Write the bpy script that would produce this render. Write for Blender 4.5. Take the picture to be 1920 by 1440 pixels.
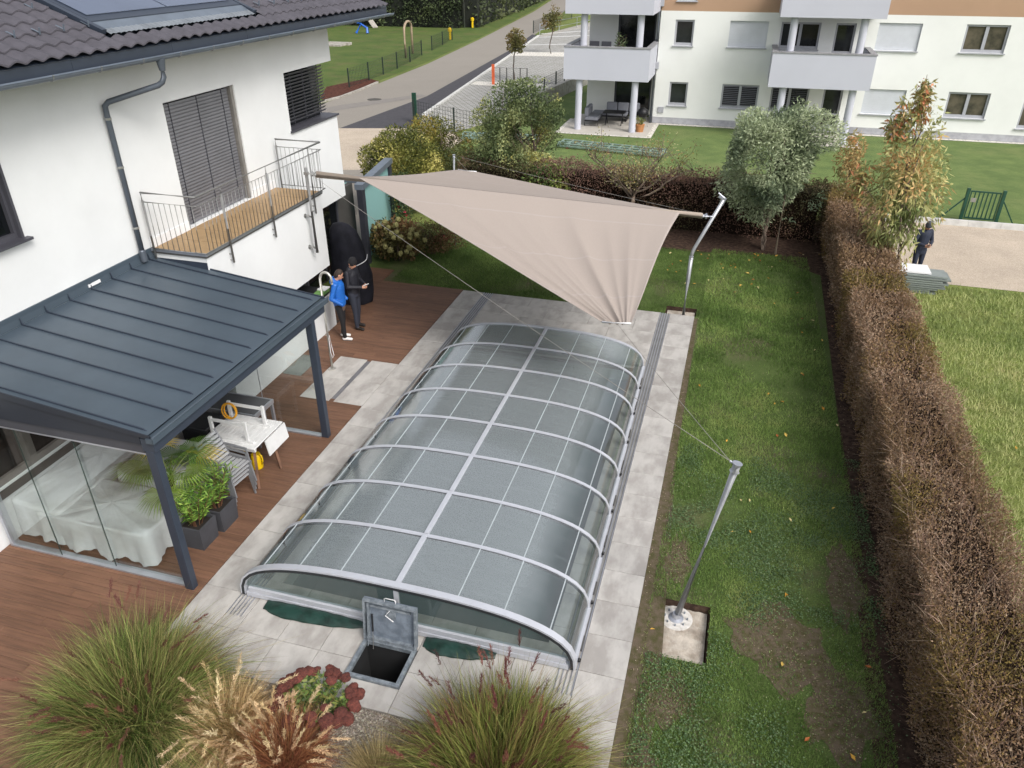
import bpy, bmesh, math, random
import numpy as np
from mathutils import Vector, Matrix
rad = math.radians
random.seed(7)
rng = np.random.default_rng(7)
SC = bpy.context.scene
for o in list(bpy.data.objects):
    bpy.data.objects.remove(o)

# ---------------------------------------------------------------- camera
CAM_H, FPX = 8.4, 1427.478
PITCH, YAW, ROLL = 0.52337175, 0.28187927, -0.00219172
def cam_axes(p, y, r):
    cy, sy, cp, sp, cr, sr = math.cos(y), math.sin(y), math.cos(p), math.sin(p), math.cos(r), math.sin(r)
    f = Vector((-sy*cp, cy*cp, -sp)); ri = Vector((cy, sy, 0)); up = ri.cross(f)
    return cr*ri + sr*up, -sr*ri + cr*up, f
CR, CU, CF = cam_axes(PITCH, YAW, ROLL)
cam = bpy.data.cameras.new('camera'); cam_o = bpy.data.objects.new('camera', cam)
SC.collection.objects.link(cam_o)
cam_o.matrix_world = Matrix(((CR.x, CU.x, -CF.x, 0), (CR.y, CU.y, -CF.y, 0), (CR.z, CU.z, -CF.z, CAM_H), (0, 0, 0, 1)))
cam.sensor_fit = 'HORIZONTAL'; cam.sensor_width = 36.0; cam.lens = 36.0*FPX/1920
cam.clip_start = 0.05; cam.clip_end = 2000
SC.camera = cam_o
def ray(x, y):
    return (x-960)/FPX*CR - (y-720)/FPX*CU + CF
def G(x, y, z=0.0):                       # photo pixel -> point at height z
    d = ray(x, y); t = (z-CAM_H)/d.z
    return Vector((d.x*t, d.y*t, z))
def PX(x, y, c):                          # photo pixel -> point on the plane X = c
    d = ray(x, y); t = c/d.x
    return Vector((c, d.y*t, CAM_H+d.z*t))
def PY(x, y, c):                          # photo pixel -> point on the plane Y = c
    d = ray(x, y); t = c/d.y
    return Vector((d.x*t, c, CAM_H+d.z*t))
def proj(p):
    v = Vector(p)-Vector((0, 0, CAM_H)); w = v.dot(CF)
    if w < .1: return (-9e9, -9e9)
    return (960+FPX*v.dot(CR)/w, 720-FPX*v.dot(CU)/w)
def seen(p, m=40):
    x, y = proj(p)
    return -m < x < 1920+m and -m < y < 1440+m

# ---------------------------------------------------------------- sky and sun: thin overcast, sun high to the right
SUN = Vector((0.56, -0.42, 0.70)).normalized()
w = bpy.data.worlds.new('World'); SC.world = w; w.use_nodes = True
nt = w.node_tree; nt.nodes.clear()
sky = nt.nodes.new('ShaderNodeTexSky'); sky.sky_type = 'NISHITA'; sky.sun_disc = False
sky.sun_elevation = math.asin(SUN.z); sky.sun_rotation = math.atan2(SUN.x, SUN.y)
sky.air_density = 1.0; sky.dust_density = 6.0; sky.ozone_density = 1.0; sky.altitude = 400
hs = nt.nodes.new('ShaderNodeHueSaturation'); hs.inputs['Saturation'].default_value = 0.30
bg = nt.nodes.new('ShaderNodeBackground'); bg.inputs['Strength'].default_value = 0.15
ow = nt.nodes.new('ShaderNodeOutputWorld')
nt.links.new(sky.outputs[0], hs.inputs['Color']); nt.links.new(hs.outputs[0], bg.inputs['Color']); nt.links.new(bg.outputs[0], ow.inputs['Surface'])
sl = bpy.data.lights.new('sun', 'SUN'); sl.energy = 1.15; sl.angle = rad(22); sl.color = (1.0, 0.95, 0.88)
so = bpy.data.objects.new('sun', sl); SC.collection.objects.link(so)
so.rotation_euler = (-SUN).to_track_quat('-Z', 'Y').to_euler()
vs = SC.view_settings
vs.view_transform = 'Standard'; vs.look = 'None'; vs.gamma = 1.0; vs.use_curve_mapping = False
vs.exposure = 0.62
SC.render.engine = 'CYCLES'
SC.cycles.max_bounces = 8; SC.cycles.transparent_max_bounces = 24; SC.cycles.glossy_bounces = 4
SC.cycles.diffuse_bounces = 3

# ---------------------------------------------------------------- helpers
COL = SC.collection
WL = {}                                   # world location of each root / part origin
def srgb(h):
    h = h.lstrip('#'); c = [int(h[i:i+2], 16)/255 for i in (0, 2, 4)]
    return tuple(x/12.92 if x <= .04045 else ((x+.055)/1.055)**2.4 for x in c)
def N(nt, t, **kw):
    n = nt.nodes.new(t)
    for k, v in kw.items():
        if hasattr(n, k): setattr(n, k, v)
        else: n.inputs[k].default_value = v
    return n
MATS = {}
def M(name, col, rough=.6, metal=0., var=.12, sc=3., bump=0., bsc=60., col2=None, mix=(.40, .65), rnd=0., spec=.5, st=(1, 1, 1), coat=0., detail=5., wear=0., wsc=.5, obj=False):
    if name in MATS: return MATS[name]
    m = bpy.data.materials.new(name); m.use_nodes = True; nt = m.node_tree; L = nt.links.new
    b = nt.nodes['Principled BSDF']
    if isinstance(col, str): col = srgb(col)
    if col2 is None: col2 = tuple(max(0, c*(1-2*var)) for c in col)
    elif isinstance(col2, str): col2 = srgb(col2)
    if obj:
        g = N(nt, 'ShaderNodeTexCoord'); gout = g.outputs['Object']
    else:
        g = N(nt, 'ShaderNodeNewGeometry'); gout = g.outputs['Position']
    mp = N(nt, 'ShaderNodeMapping'); mp.inputs['Scale'].default_value = st; L(gout, mp.inputs['Vector'])
    if rnd:
        oi = N(nt, 'ShaderNodeObjectInfo')
        off = N(nt, 'ShaderNodeVectorMath', operation='SCALE'); off.inputs[0].default_value = (37, 91, 53); L(oi.outputs['Random'], off.inputs['Scale'])
        ad = N(nt, 'ShaderNodeVectorMath', operation='ADD'); L(mp.outputs[0], ad.inputs[0]); L(off.outputs[0], ad.inputs[1]); vec = ad.outputs[0]
    else: vec = mp.outputs[0]
    nz = N(nt, 'ShaderNodeTexNoise', Scale=sc, Detail=detail, Roughness=.6); L(vec, nz.inputs['Vector'])
    mr = N(nt, 'ShaderNodeMapRange'); mr.inputs[1].default_value = mix[0]; mr.inputs[2].default_value = mix[1]; L(nz.outputs['Fac'], mr.inputs[0])
    mx = N(nt, 'ShaderNodeMix', data_type='RGBA'); mx.inputs[6].default_value = (*col, 1); mx.inputs[7].default_value = (*col2, 1); L(mr.outputs[0], mx.inputs[0])
    out = mx.outputs[2]
    if wear:
        n2 = N(nt, 'ShaderNodeTexNoise', Scale=wsc, Detail=6., Roughness=.65); L(gout, n2.inputs['Vector'])
        m2 = N(nt, 'ShaderNodeMapRange'); m2.inputs[1].default_value = .35; m2.inputs[2].default_value = .7; m2.inputs[3].default_value = 1+wear*.3; m2.inputs[4].default_value = 1-wear; L(n2.outputs['Fac'], m2.inputs[0])
        v2 = N(nt, 'ShaderNodeVectorMath', operation='SCALE'); L(out, v2.inputs[0]); L(m2.outputs[0], v2.inputs['Scale']); out = v2.outputs[0]
    if rnd:
        m3 = N(nt, 'ShaderNodeMapRange'); m3.inputs[3].default_value = 1-rnd; m3.inputs[4].default_value = 1+rnd; L(oi.outputs['Random'], m3.inputs[0])
        v3 = N(nt, 'ShaderNodeVectorMath', operation='SCALE'); L(out, v3.inputs[0]); L(m3.outputs[0], v3.inputs['Scale']); out = v3.outputs[0]
    L(out, b.inputs['Base Color'])
    b.inputs['Roughness'].default_value = rough; b.inputs['Metallic'].default_value = metal
    b.inputs['Specular IOR Level'].default_value = spec; b.inputs['Coat Weight'].default_value = coat
    if bump:
        nb = N(nt, 'ShaderNodeTexNoise', Scale=bsc, Detail=4.); L(vec, nb.inputs['Vector'])
        bp = N(nt, 'ShaderNodeBump', Strength=bump, Distance=.02); L(nb.outputs['Fac'], bp.inputs['Height']); L(bp.outputs[0], b.inputs['Normal'])
    MATS[name] = m
    return m
def leafmat(name, base=(1, 1, 1), rough=.55, trans=.3):
    if name in MATS: return MATS[name]
    m = bpy.data.materials.new(name); m.use_nodes = True; nt = m.node_tree; L = nt.links.new
    b = nt.nodes['Principled BSDF']; out = nt.nodes['Material Output']
    a = N(nt, 'ShaderNodeAttribute'); a.attribute_name = 'col'
    mx = N(nt, 'ShaderNodeMix', data_type='RGBA', blend_type='MULTIPLY'); mx.inputs[0].default_value = 1; L(a.outputs['Color'], mx.inputs[6]); mx.inputs[7].default_value = (*base, 1)
    L(mx.outputs[2], b.inputs['Base Color']); b.inputs['Roughness'].default_value = rough; b.inputs['Specular IOR Level'].default_value = .3
    t = N(nt, 'ShaderNodeBsdfTranslucent'); L(mx.outputs[2], t.inputs['Color'])
    ms = N(nt, 'ShaderNodeMixShader'); ms.inputs[0].default_value = trans; L(b.outputs[0], ms.inputs[1]); L(t.outputs[0], ms.inputs[2]); L(ms.outputs[0], out.inputs['Surface'])
    MATS[name] = m
    return m
def schlick(nt, refl=1.0, f0=.06):                         # reflectance of a thin pane, the same from both sides
    L = nt.links.new; g = N(nt, 'ShaderNodeNewGeometry'); d = N(nt, 'ShaderNodeVectorMath', operation='DOT_PRODUCT'); L(g.outputs['Incoming'], d.inputs[0]); L(g.outputs['Normal'], d.inputs[1])
    a = N(nt, 'ShaderNodeMath', operation='ABSOLUTE'); L(d.outputs['Value'], a.inputs[0])
    s = N(nt, 'ShaderNodeMath', operation='SUBTRACT'); s.inputs[0].default_value = 1; L(a.outputs[0], s.inputs[1])
    p = N(nt, 'ShaderNodeMath', operation='POWER'); L(s.outputs[0], p.inputs[0]); p.inputs[1].default_value = 4.
    m = N(nt, 'ShaderNodeMath', operation='MULTIPLY_ADD'); L(p.outputs[0], m.inputs[0]); m.inputs[1].default_value = refl*(1-f0); m.inputs[2].default_value = f0*refl
    return m
def glassmat(name, tint=(.9, .94, .93), refl=1.0, rough=.02, haze=0., hazecol=(.7, .73, .75)):
    if name in MATS: return MATS[name]
    m = bpy.data.materials.new(name); m.use_nodes = True; nt = m.node_tree; L = nt.links.new
    nt.nodes.remove(nt.nodes['Principled BSDF']); out = nt.nodes['Material Output']
    tr = N(nt, 'ShaderNodeBsdfTransparent'); tr.inputs['Color'].default_value = (*tint, 1)
    gl = N(nt, 'ShaderNodeBsdfGlossy', Roughness=rough)
    mu = schlick(nt, refl)
    ms = N(nt, 'ShaderNodeMixShader'); L(mu.outputs[0], ms.inputs[0]); L(tr.outputs[0], ms.inputs[1]); L(gl.outputs[0], ms.inputs[2]); o = ms.outputs[0]
    if haze:
        d = N(nt, 'ShaderNodeBsdfDiffuse'); d.inputs['Color'].default_value = (*hazecol, 1)
        m2 = N(nt, 'ShaderNodeMixShader'); m2.inputs[0].default_value = haze; L(o, m2.inputs[1]); L(d.outputs[0], m2.inputs[2]); o = m2.outputs[0]
    L(o, out.inputs['Surface']); MATS[name] = m
    return m

def reg(o, parent=None):
    COL.objects.link(o)
    if parent is not None: o.parent = parent
    return o
def tag(o, label=None, cat=None, group=None, kind=None):
    if label: o['label'] = label
    if cat: o['category'] = cat
    if group: o['group'] = group
    if kind: o['kind'] = kind
    return o
def thing(name, loc, label, cat, group=None):
    o = bpy.data.objects.new(name, None); o.empty_display_size = .1; reg(o)
    o.location = loc; WL[o.name] = Vector(loc)
    return tag(o, label, cat, group)
def wl(o):
    return WL.get(o.name, Vector((0, 0, 0))) if o is not None else Vector((0, 0, 0))
def frame(d, up=(0, 0, 1)):
    d = Vector(d).normalized(); u = Vector(up)
    if abs(d.dot(u)) > .98: u = Vector((1, 0, 0))
    s = d.cross(u).normalized(); u = s.cross(d).normalized()
    return d, s, u
class MB:
    def __init__(s): s.v = []; s.f = []; s.m = []
    def add(s, V, F, mi=0):
        n = len(s.v); s.v += [tuple(v) for v in V]
        for f in F: s.f.append(tuple(i+n for i in f)); s.m.append(mi)
        return s
    def box(s, a, b, mi=0):
        (x0, y0, z0), (x1, y1, z1) = a, b
        x0, x1 = min(x0, x1), max(x0, x1); y0, y1 = min(y0, y1), max(y0, y1); z0, z1 = min(z0, z1), max(z0, z1)
        V = [(x, y, z) for z in (z0, z1) for y in (y0, y1) for x in (x0, x1)]
        return s.add(V, [(0, 2, 3, 1), (4, 5, 7, 6), (0, 1, 5, 4), (2, 6, 7, 3), (0, 4, 6, 2), (1, 3, 7, 5)], mi)
    def beam(s, p, q, wd, ht, up=(0, 0, 1), mi=0):        # bar from p to q, width along the side axis, height along up
        p, q = Vector(p), Vector(q); d, si, u = frame(q-p, up)
        V = [c+si*(a*wd/2)+u*(b*ht/2) for c in (p, q) for a, b in ((-1, -1), (1, -1), (1, 1), (-1, 1))]
        return s.add(V, [(0, 3, 2, 1), (4, 5, 6, 7), (0, 1, 5, 4), (1, 2, 6, 5), (2, 3, 7, 6), (3, 0, 4, 7)], mi)
    def tube(s, pts, r, n=8, mi=0, caps=True):
        pts = [Vector(p) for p in pts]; k = len(pts)
        rs = r if isinstance(r, (list, tuple)) else [r]*k
        V = []; prev = None
        for i, p in enumerate(pts):
            d = (pts[min(i+1, k-1)]-pts[max(i-1, 0)]).normalized()
            if prev is None: _, a, b = frame(d)
            else:
                a = (prev-d*prev.dot(d)).normalized(); b = d.cross(a)
            prev = a
            V += [p+(a*math.cos(t)+b*math.sin(t))*rs[i] for t in [2*math.pi*j/n for j in range(n)]]
        F = [(i*n+j, i*n+(j+1) % n, (i+1)*n+(j+1) % n, (i+1)*n+j) for i in range(k-1) for j in range(n)]
        if caps: F += [tuple(range(n-1, -1, -1)), tuple(range((k-1)*n, k*n))]
        return s.add(V, F, mi)
    def lathe(s, c, prof, n=16, mi=0):                     # prof = [(r, z)...] about the vertical through c
        c = Vector(c); V = [c+Vector((r*math.cos(2*math.pi*j/n), r*math.sin(2*math.pi*j/n), z)) for r, z in prof for j in range(n)]
        k = len(prof); F = [(i*n+j, i*n+(j+1) % n, (i+1)*n+(j+1) % n, (i+1)*n+j) for i in range(k-1) for j in range(n)]
        F += [tuple(range(n-1, -1, -1)), tuple(range((k-1)*n, k*n))]
        return s.add(V, F, mi)
    def prism(s, poly, vec, mi=0):                         # polygon (3-D points) swept by vec
        P = [Vector(p) for p in poly]; n = len(P); v = Vector(vec)
        return s.add(P+[p+v for p in P], [tuple(range(n-1, -1, -1)), tuple(range(n, 2*n))]+[(i, (i+1) % n, n+(i+1) % n, n+i) for i in range(n)], mi)
    def grid(s, fn, nu, nv, mi=0, flip=False):
        V = [fn(i/nu, j/nv) for j in range(nv+1) for i in range(nu+1)]
        F = [(j*(nu+1)+i, j*(nu+1)+i+1, (j+1)*(nu+1)+i+1, (j+1)*(nu+1)+i) for j in range(nv) for i in range(nu)]
        if flip: F = [f[::-1] for f in F]
        return s.add(V, F, mi)
    def mesh(s, name, mats, off=(0, 0, 0), smooth=False):
        me = bpy.data.meshes.new(name); o = Vector(off)
        me.from_pydata([tuple(Vector(v)-o) for v in s.v], [], s.f)
        for m in (mats if isinstance(mats, (list, tuple)) else [mats]): me.materials.append(m)
        if any(s.m): me.polygons.foreach_set('material_index', s.m)
        if smooth: me.polygons.foreach_set('use_smooth', [True]*len(s.f))
        me.update()
        return me
    def build(s, name, mats, parent=None, smooth=False, bev=0., label=None, origin=None):
        off = wl(parent) if origin is None else Vector(origin)
        o = bpy.data.objects.new(name, s.mesh(name, mats, off, smooth)); reg(o, parent)
        if parent is None and origin is not None: o.location = off
        WL[o.name] = off
        if bev:
            b = o.modifiers.new('bevel', 'BEVEL'); b.width = bev; b.segments = 2; b.limit_method = 'ANGLE'
        if smooth and bev == 0 and smooth == 'auto': pass
        if label: o['label'] = label
        return o
def fix(o):                                                # consistent outward normals
    bm = bmesh.new(); bm.from_mesh(o.data); bmesh.ops.recalc_face_normals(bm, faces=bm.faces); bm.to_mesh(o.data); bm.free(); return o
def piece(me, name, parent, loc, rot=None):                # a repeat that shares mesh data
    o = bpy.data.objects.new(name, me); reg(o, parent)
    o.location = Vector(loc)-wl(parent)
    if rot is not None: o.rotation_euler = rot
    WL[o.name] = Vector(loc)
    return o
def copy_tree(o, loc, rotz=None, parent=None):
    c = o.copy(); COL.objects.link(c); c.parent = parent
    if parent is None:
        c.location = loc; WL[c.name] = Vector(loc)
        if rotz is not None: c.rotation_euler = (0, 0, rotz)
    for ch in o.children: copy_tree(ch, None, None, c)
    return c
def boxmesh(name, sx, sy, sz, mat, bev=.004):              # box centred in x,y, z from -sz to 0, softened top edges
    b = bmesh.new(); bmesh.ops.create_cube(b, size=1)
    for v in b.verts: v.co = Vector((v.co.x*sx, v.co.y*sy, (v.co.z-.5)*sz))
    if bev:
        es = [e for e in b.edges if all(v.co.z > -1e-6 for v in e.verts)]
        bmesh.ops.bevel(b, geom=es, offset=bev, segments=1, affect='EDGES')
    me = bpy.data.meshes.new(name); b.to_mesh(me); b.free(); me.materials.append(mat)
    return me
# ---- numpy meshes for foliage
def polys(name, V, cols, mat, parent=None, smooth=False, origin=None):
    V = np.asarray(V, dtype=np.float32); n, k, _ = V.shape
    off = np.array(wl(parent) if origin is None else origin, dtype=np.float32)
    me = bpy.data.meshes.new(name); me.vertices.add(n*k); me.vertices.foreach_set('co', (V-off).reshape(-1))
    me.loops.add(n*k); me.loops.foreach_set('vertex_index', np.arange(n*k, dtype=np.int32))
    me.polygons.add(n); me.polygons.foreach_set('loop_start', np.arange(0, n*k, k, dtype=np.int32))
    if cols is not None:
        a = me.attributes.new('col', 'FLOAT_COLOR', 'POINT')
        c = np.ones((n, k, 4), dtype=np.float32); c[:, :, :3] = np.asarray(cols, dtype=np.float32)[:, None, :]
        a.data.foreach_set('color', c.reshape(-1))
    me.materials.append(mat); me.update(calc_edges=True)
    o = bpy.data.objects.new(name, me); reg(o, parent); WL[o.name] = Vector(off.tolist())
    if parent is None and origin is not None: o.location = Vector(off.tolist())
    return o
def unit(a): return a/np.maximum(np.linalg.norm(a, axis=-1, keepdims=True), 1e-9)
def leaves(P, L, Wd, D=None, flat=.0, r=None):             # n diamond leaves at P, pointing along D (random if None)
    r = r or rng; n = len(P)
    if D is None: D = r.normal(size=(n, 3))
    D = unit(np.asarray(D)); S = unit(np.cross(D, r.normal(size=(n, 3))))
    if flat: S[:, 2] *= (1-flat); S = unit(S)
    L = np.broadcast_to(L, (n,))[:, None]; Wd = np.broadcast_to(Wd, (n,))[:, None]
    up = np.cross(S, D)
    return np.stack([P, P+D*L*.45+S*Wd*.5+up*Wd*.12, P+D*L, P+D*L*.45-S*Wd*.5+up*Wd*.12], 1)
def blades(B, D, L, Wd, g, seg=4, r=None):                  # arching ribbons: returns quads (n*seg,4,3)
    r = r or rng; n = len(B); D = unit(D); S = unit(np.cross(D, r.normal(size=(n, 3))*.4+np.array([0, 0, 1.])))
    a = r.uniform(0, 2*np.pi, n)[:, None]; T = np.cross(D, S); S = S*np.cos(a*.35)+T*np.sin(a*.35)
    L = np.broadcast_to(L, (n,))[:, None]; Wd = np.broadcast_to(Wd, (n,))[:, None]; g = np.broadcast_to(g, (n,))[:, None]
    q = []
    def at(t): return B+D*L*t+np.array([0, 0, -1.])*(g*L*t*t)
    for i in range(seg):
        t0, t1 = i/seg, (i+1)/seg; w0, w1 = Wd*(1-t0**1.6)*.5, Wd*(1-t1**1.6)*.5+.0003
        a0, a1 = at(t0), at(t1)
        q.append(np.stack([a0-S*w0, a0+S*w0, a1+S*w1, a1-S*w1], 1))
    return np.concatenate(q, 0)
_vg = {}
def vnoise(P, s, seed=0):                                   # smooth value noise 0..1
    if seed not in _vg: _vg[seed] = np.random.default_rng(1000+seed).random((32, 32, 32))
    g = _vg[seed]; Q = np.asarray(P)*s; i = np.floor(Q).astype(int); f = Q-i; f = f*f*(3-2*f); o = 0
    for dx in (0, 1):
        for dy in (0, 1):
            for dz in (0, 1):
                wgt = (f[:, 0] if dx else 1-f[:, 0])*(f[:, 1] if dy else 1-f[:, 1])*(f[:, 2] if dz else 1-f[:, 2])
                o = o+wgt*g[(i[:, 0]+dx) % 32, (i[:, 1]+dy) % 32, (i[:, 2]+dz) % 32]
    return o
def pal(n, cols, p=None, jit=.18, r=None):                  # random colours from a palette of hex strings
    r = r or rng; C = np.array([srgb(c) for c in cols]); k = r.choice(len(cols), n, p=p)
    return C[k]*(1+r.uniform(-jit, jit, (n, 1)))*(1+r.uniform(-.06, .06, (n, 3)))
def pick(t, cols, jit=.15, r=None):                         # colours along a ramp by t in 0..1
    r = r or rng; C = np.array([srgb(c) for c in cols]); k = len(cols)-1
    x = np.clip(t, 0, .9999)*k; i = x.astype(int); f = (x-i)[:, None]
    c = C[i]*(1-f)+C[i+1]*f
    return c*(1+r.uniform(-jit, jit, (len(t), 1)))
def inpoly(X, Y, poly):
    c = np.zeros(len(X), bool); n = len(poly)
    for i in range(n):
        x0, y0 = poly[i][0], poly[i][1]; x1, y1 = poly[(i+1) % n][0], poly[(i+1) % n][1]
        if y0 == y1: continue
        k = ((Y < y0) != (Y < y1)) & (X < (x1-x0)*(Y-y0)/(y1-y0)+x0); c ^= k
    return c
def sheet(name, pts, lvl, mat, kind='structure', label=None):
    z = -.03+.004*lvl
    mb = MB(); P = [(p[0], p[1], z) for p in pts]
    a = sum(P[i][0]*P[(i+1) % len(P)][1]-P[(i+1) % len(P)][0]*P[i][1] for i in range(len(P)))
    if a < 0: P = P[::-1]
    mb.add(P, [tuple(range(len(P)))]); o = mb.build(name, mat); tag(o, label, kind=kind); return o
def holed(name, xs, ys, z, holes, mat):                     # rectangle grid minus holes
    mb = MB()
    for i in range(len(xs)-1):
        for j in range(len(ys)-1):
            cx, cy = (xs[i]+xs[i+1])/2, (ys[j]+ys[j+1])/2
            if any(a < cx < b and c < cy < d for a, b, c, d in holes): continue
            mb.add([(xs[i], ys[j], z), (xs[i+1], ys[j], z), (xs[i+1], ys[j+1], z), (xs[i], ys[j+1], z)], [(0, 1, 2, 3)])
    return mb
# ================================================================ SETTING: ground, water, paving, deck, roads
W = -10.45                                 # plane of the house wall
WB = -9.25                                 # plane of the ground-floor bay under the balcony
POOL = (-5.75, -1.55, 7.2, 15.3); HATCH = (-4.02, -3.30, 5.96, 6.55)
PIT1 = (-.27, .56, 7.44, 8.52); PIT2 = (-1.22, -.42, 18.72, 19.22)
HOLES = [POOL, HATCH, PIT1, PIT2]
def grassmat(name, c1, c2, soil, soil_amt=.5, sc=1.2):
    m = bpy.data.materials.new(name); m.use_nodes = True; nt = m.node_tree; L = nt.links.new; b = nt.nodes['Principled BSDF']
    g = N(nt, 'ShaderNodeNewGeometry')
    n1 = N(nt, 'ShaderNodeTexNoise', Scale=sc, Detail=8., Roughness=.7); L(g.outputs['Position'], n1.inputs['Vector'])
    n2 = N(nt, 'ShaderNodeTexNoise', Scale=38., Detail=5., Roughness=.7); L(g.outputs['Position'], n2.inputs['Vector'])
    n3 = N(nt, 'ShaderNodeTexNoise', Scale=.45, Detail=6., Roughness=.6); L(g.outputs['Position'], n3.inputs['Vector'])
    a = N(nt, 'ShaderNodeMix', data_type='RGBA'); a.inputs[6].default_value = (*srgb(c1), 1); a.inputs[7].default_value = (*srgb(c2), 1)
    r1 = N(nt, 'ShaderNodeMapRange'); r1.inputs[1].default_value = .38; r1.inputs[2].default_value = .62; L(n1.outputs['Fac'], r1.inputs[0]); L(r1.outputs[0], a.inputs[0])
    s = N(nt, 'ShaderNodeMix', data_type='RGBA'); s.inputs[7].default_value = (*srgb(soil), 1); L(a.outputs[2], s.inputs[6])
    r3 = N(nt, 'ShaderNodeMapRange'); r3.inputs[1].default_value = .52; r3.inputs[2].default_value = .68; r3.inputs[4].default_value = soil_amt; L(n3.outputs['Fac'], r3.inputs[0]); L(r3.outputs[0], s.inputs[0])
    v = N(nt, 'ShaderNodeMapRange'); v.inputs[1].default_value = .3; v.inputs[2].default_value = .7; v.inputs[3].default_value = .55; v.inputs[4].default_value = 1.35; L(n2.outputs['Fac'], v.inputs[0])
    k = N(nt, 'ShaderNodeVectorMath', operation='SCALE'); L(s.outputs[2], k.inputs[0]); L(v.outputs[0], k.inputs['Scale']); L(k.outputs[0], b.inputs['Base Color'])
    b.inputs['Roughness'].default_value = .9; b.inputs['Specular IOR Level'].default_value = .15
    bp = N(nt, 'ShaderNodeBump', Strength=.8, Distance=.03); L(n2.outputs['Fac'], bp.inputs['Height']); L(bp.outputs[0], b.inputs['Normal'])
    MATS[name] = m; return m
m_ground = grassmat('rough_grass', '#5c6a34', '#707a44', '#6a5f48', .4, .3)
m_lawn = grassmat('lawn_soil', '#46562c', '#566638', '#62574a', .85, 1.2)
m_aptlawn = grassmat('mown_lawn', '#5a6c40', '#6c7d4a', '#70704e', .3, .9)
m_field = grassmat('field_soil', '#5f7034', '#7c8648', '#75724c', .4, .6)
m_verge = grassmat('verge_grass', '#465a2c', '#5a6636', '#6b5f45', .5, .4)
m_soil = M('mulch_soil', '#372b25', .95, col2='#54443a', sc=9, bump=.8, bsc=70, spec=.1)
m_gravel = M('white_gravel', '#a49a90', .9, col2='#5f574f', sc=60, mix=(.42, .6), bump=1., bsc=90, spec=.2)
m_beige = M('beige_gravel', '#c3b6a6', .95, col2='#9c8f80', sc=38, bump=.7, bsc=90, spec=.1, wear=.16, wsc=.6, mix=(.38, .7))
m_asph = M('old_asphalt', '#8c877f', .9, col2='#827c75', sc=30, bump=.15, bsc=120, spec=.2, wear=.05, wsc=.25)
m_asph2 = M('new_asphalt', '#4a494d', .9, var=.08, sc=3, bump=.3, bsc=120, spec=.2)
m_conc = M('concrete', '#a8a49c', .85, col2='#8d8880', sc=4, bump=.25, bsc=60, wear=.15)
m_wet = M('wet_concrete', '#b9b0a4', .85, col2='#968a7c', sc=4.5, bump=.5, bsc=45, wear=.25, wsc=6)
m_tile = M('stone_slab', '#b2afab', .55, col2='#9a9692', sc=2.3, rnd=.06, bump=.04, bsc=90, spec=.45, wear=.10, wsc=2.5, st=(1.4, .7, 1), mix=(.42, .62))
m_joint = M('joint_sand', '#4b4743', .95, spec=.1)
m_deck = M('deck_wood', '#735442', .62, col2='#5e4536', sc=5, st=(.35, 6, 3), rnd=.11, bump=.12, bsc=40, spec=.4, wear=.16, wsc=1.3)
m_alu = M('aluminium', '#b9bcc4', .38, metal=.75, var=.05, sc=5)
m_aludk = M('dark_aluminium', '#6b6a68', .45, metal=.6, var=.08)
m_white = M('white_render', '#d5d7d8', .85, var=.025, sc=.7, bump=.18, bsc=150, spec=.25, wear=.035, wsc=.8)
m_whitep = M('white_paint', '#dfe0e2', .5, var=.03, sc=6)
m_steel = M('stainless_steel', '#a3a3a1', .35, metal=.7, var=.06, sc=8)
m_zinc = M('zinc_sheet', '#76808c', .42, metal=.45, var=.08, sc=3)
m_anth = M('anthracite_metal', '#343c49', .42, metal=.15, var=.05, sc=2, spec=.55)
m_anth_roof = M('standing_seam_sheet', '#4d5964', .38, metal=.25, var=.05, sc=1.5, spec=.5, wear=.06, wsc=2)
m_dark = M('dark_grey_frame', '#43444b', .5, metal=.2, var=.06)
m_black = M('black_plastic', '#15161a', .55, var=.1)

big = [-900, -60, *sorted({h for H in HOLES for h in H[:2]}), 60, 900]; bigy = [-300, -20, *sorted({h for H in HOLES for h in H[2:]}), 60, 1500]
tag(holed('ground', big, bigy, -.03, HOLES, m_ground).build('ground', m_ground), kind='structure')
xs = [-12.4, *sorted({h for H in HOLES for h in H[:2]}), -.45, 3.05]; xs = sorted(set(xs)); ys = sorted({1.0, *[h for H in HOLES for h in H[2:]], 18.66, 24.0})
mb = holed('lawn', xs, ys, -.026, HOLES+[(-12.4, -.45, 1, 18.66)], m_lawn)
tag(mb.build('lawn', m_lawn), kind='structure')
sheet('planting_bed', [(-6.8, 1), (-.5, 1), (-.5, 5.56), (-6.8, 5.56)], 2, m_gravel)
sheet('soil_strip', [(2.45, 1), (3.4, 1), (3.4, 24.2), (2.9, 24.2), (2.75, 14), (2.6, 8)], 2, m_soil)
sheet('soil_bed', [(-9.6, 24.6), (-5, 23.9), (-.8, 23.6), (1.6, 23.95), (2.4, 23), (3.6, 22), (3.6, 28), (-9.6, 28)], 3, m_soil)
sheet('edge_soil', [(-.47, 1), (.05, 1), (-.1, 5), (.02, 6.6), (-.12, 9), (-.28, 12), (-.36, 18.6), (-.47, 18.6)], 2, M('bare_soil', '#62574a', .95, col2='#4c4a30', sc=11, bump=.8, bsc=60, spec=.1))
m_bare = MATS['bare_soil']; BARE = [(1.5, 8.1, .62, .72), (2.2, 7.2, .42, .8), (.15, 6.8, .30, .4), (2.45, 9.6, .25, .9), (.0, 5.2, .2, .7), (.0, 9.4, .18, .6)]
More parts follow.
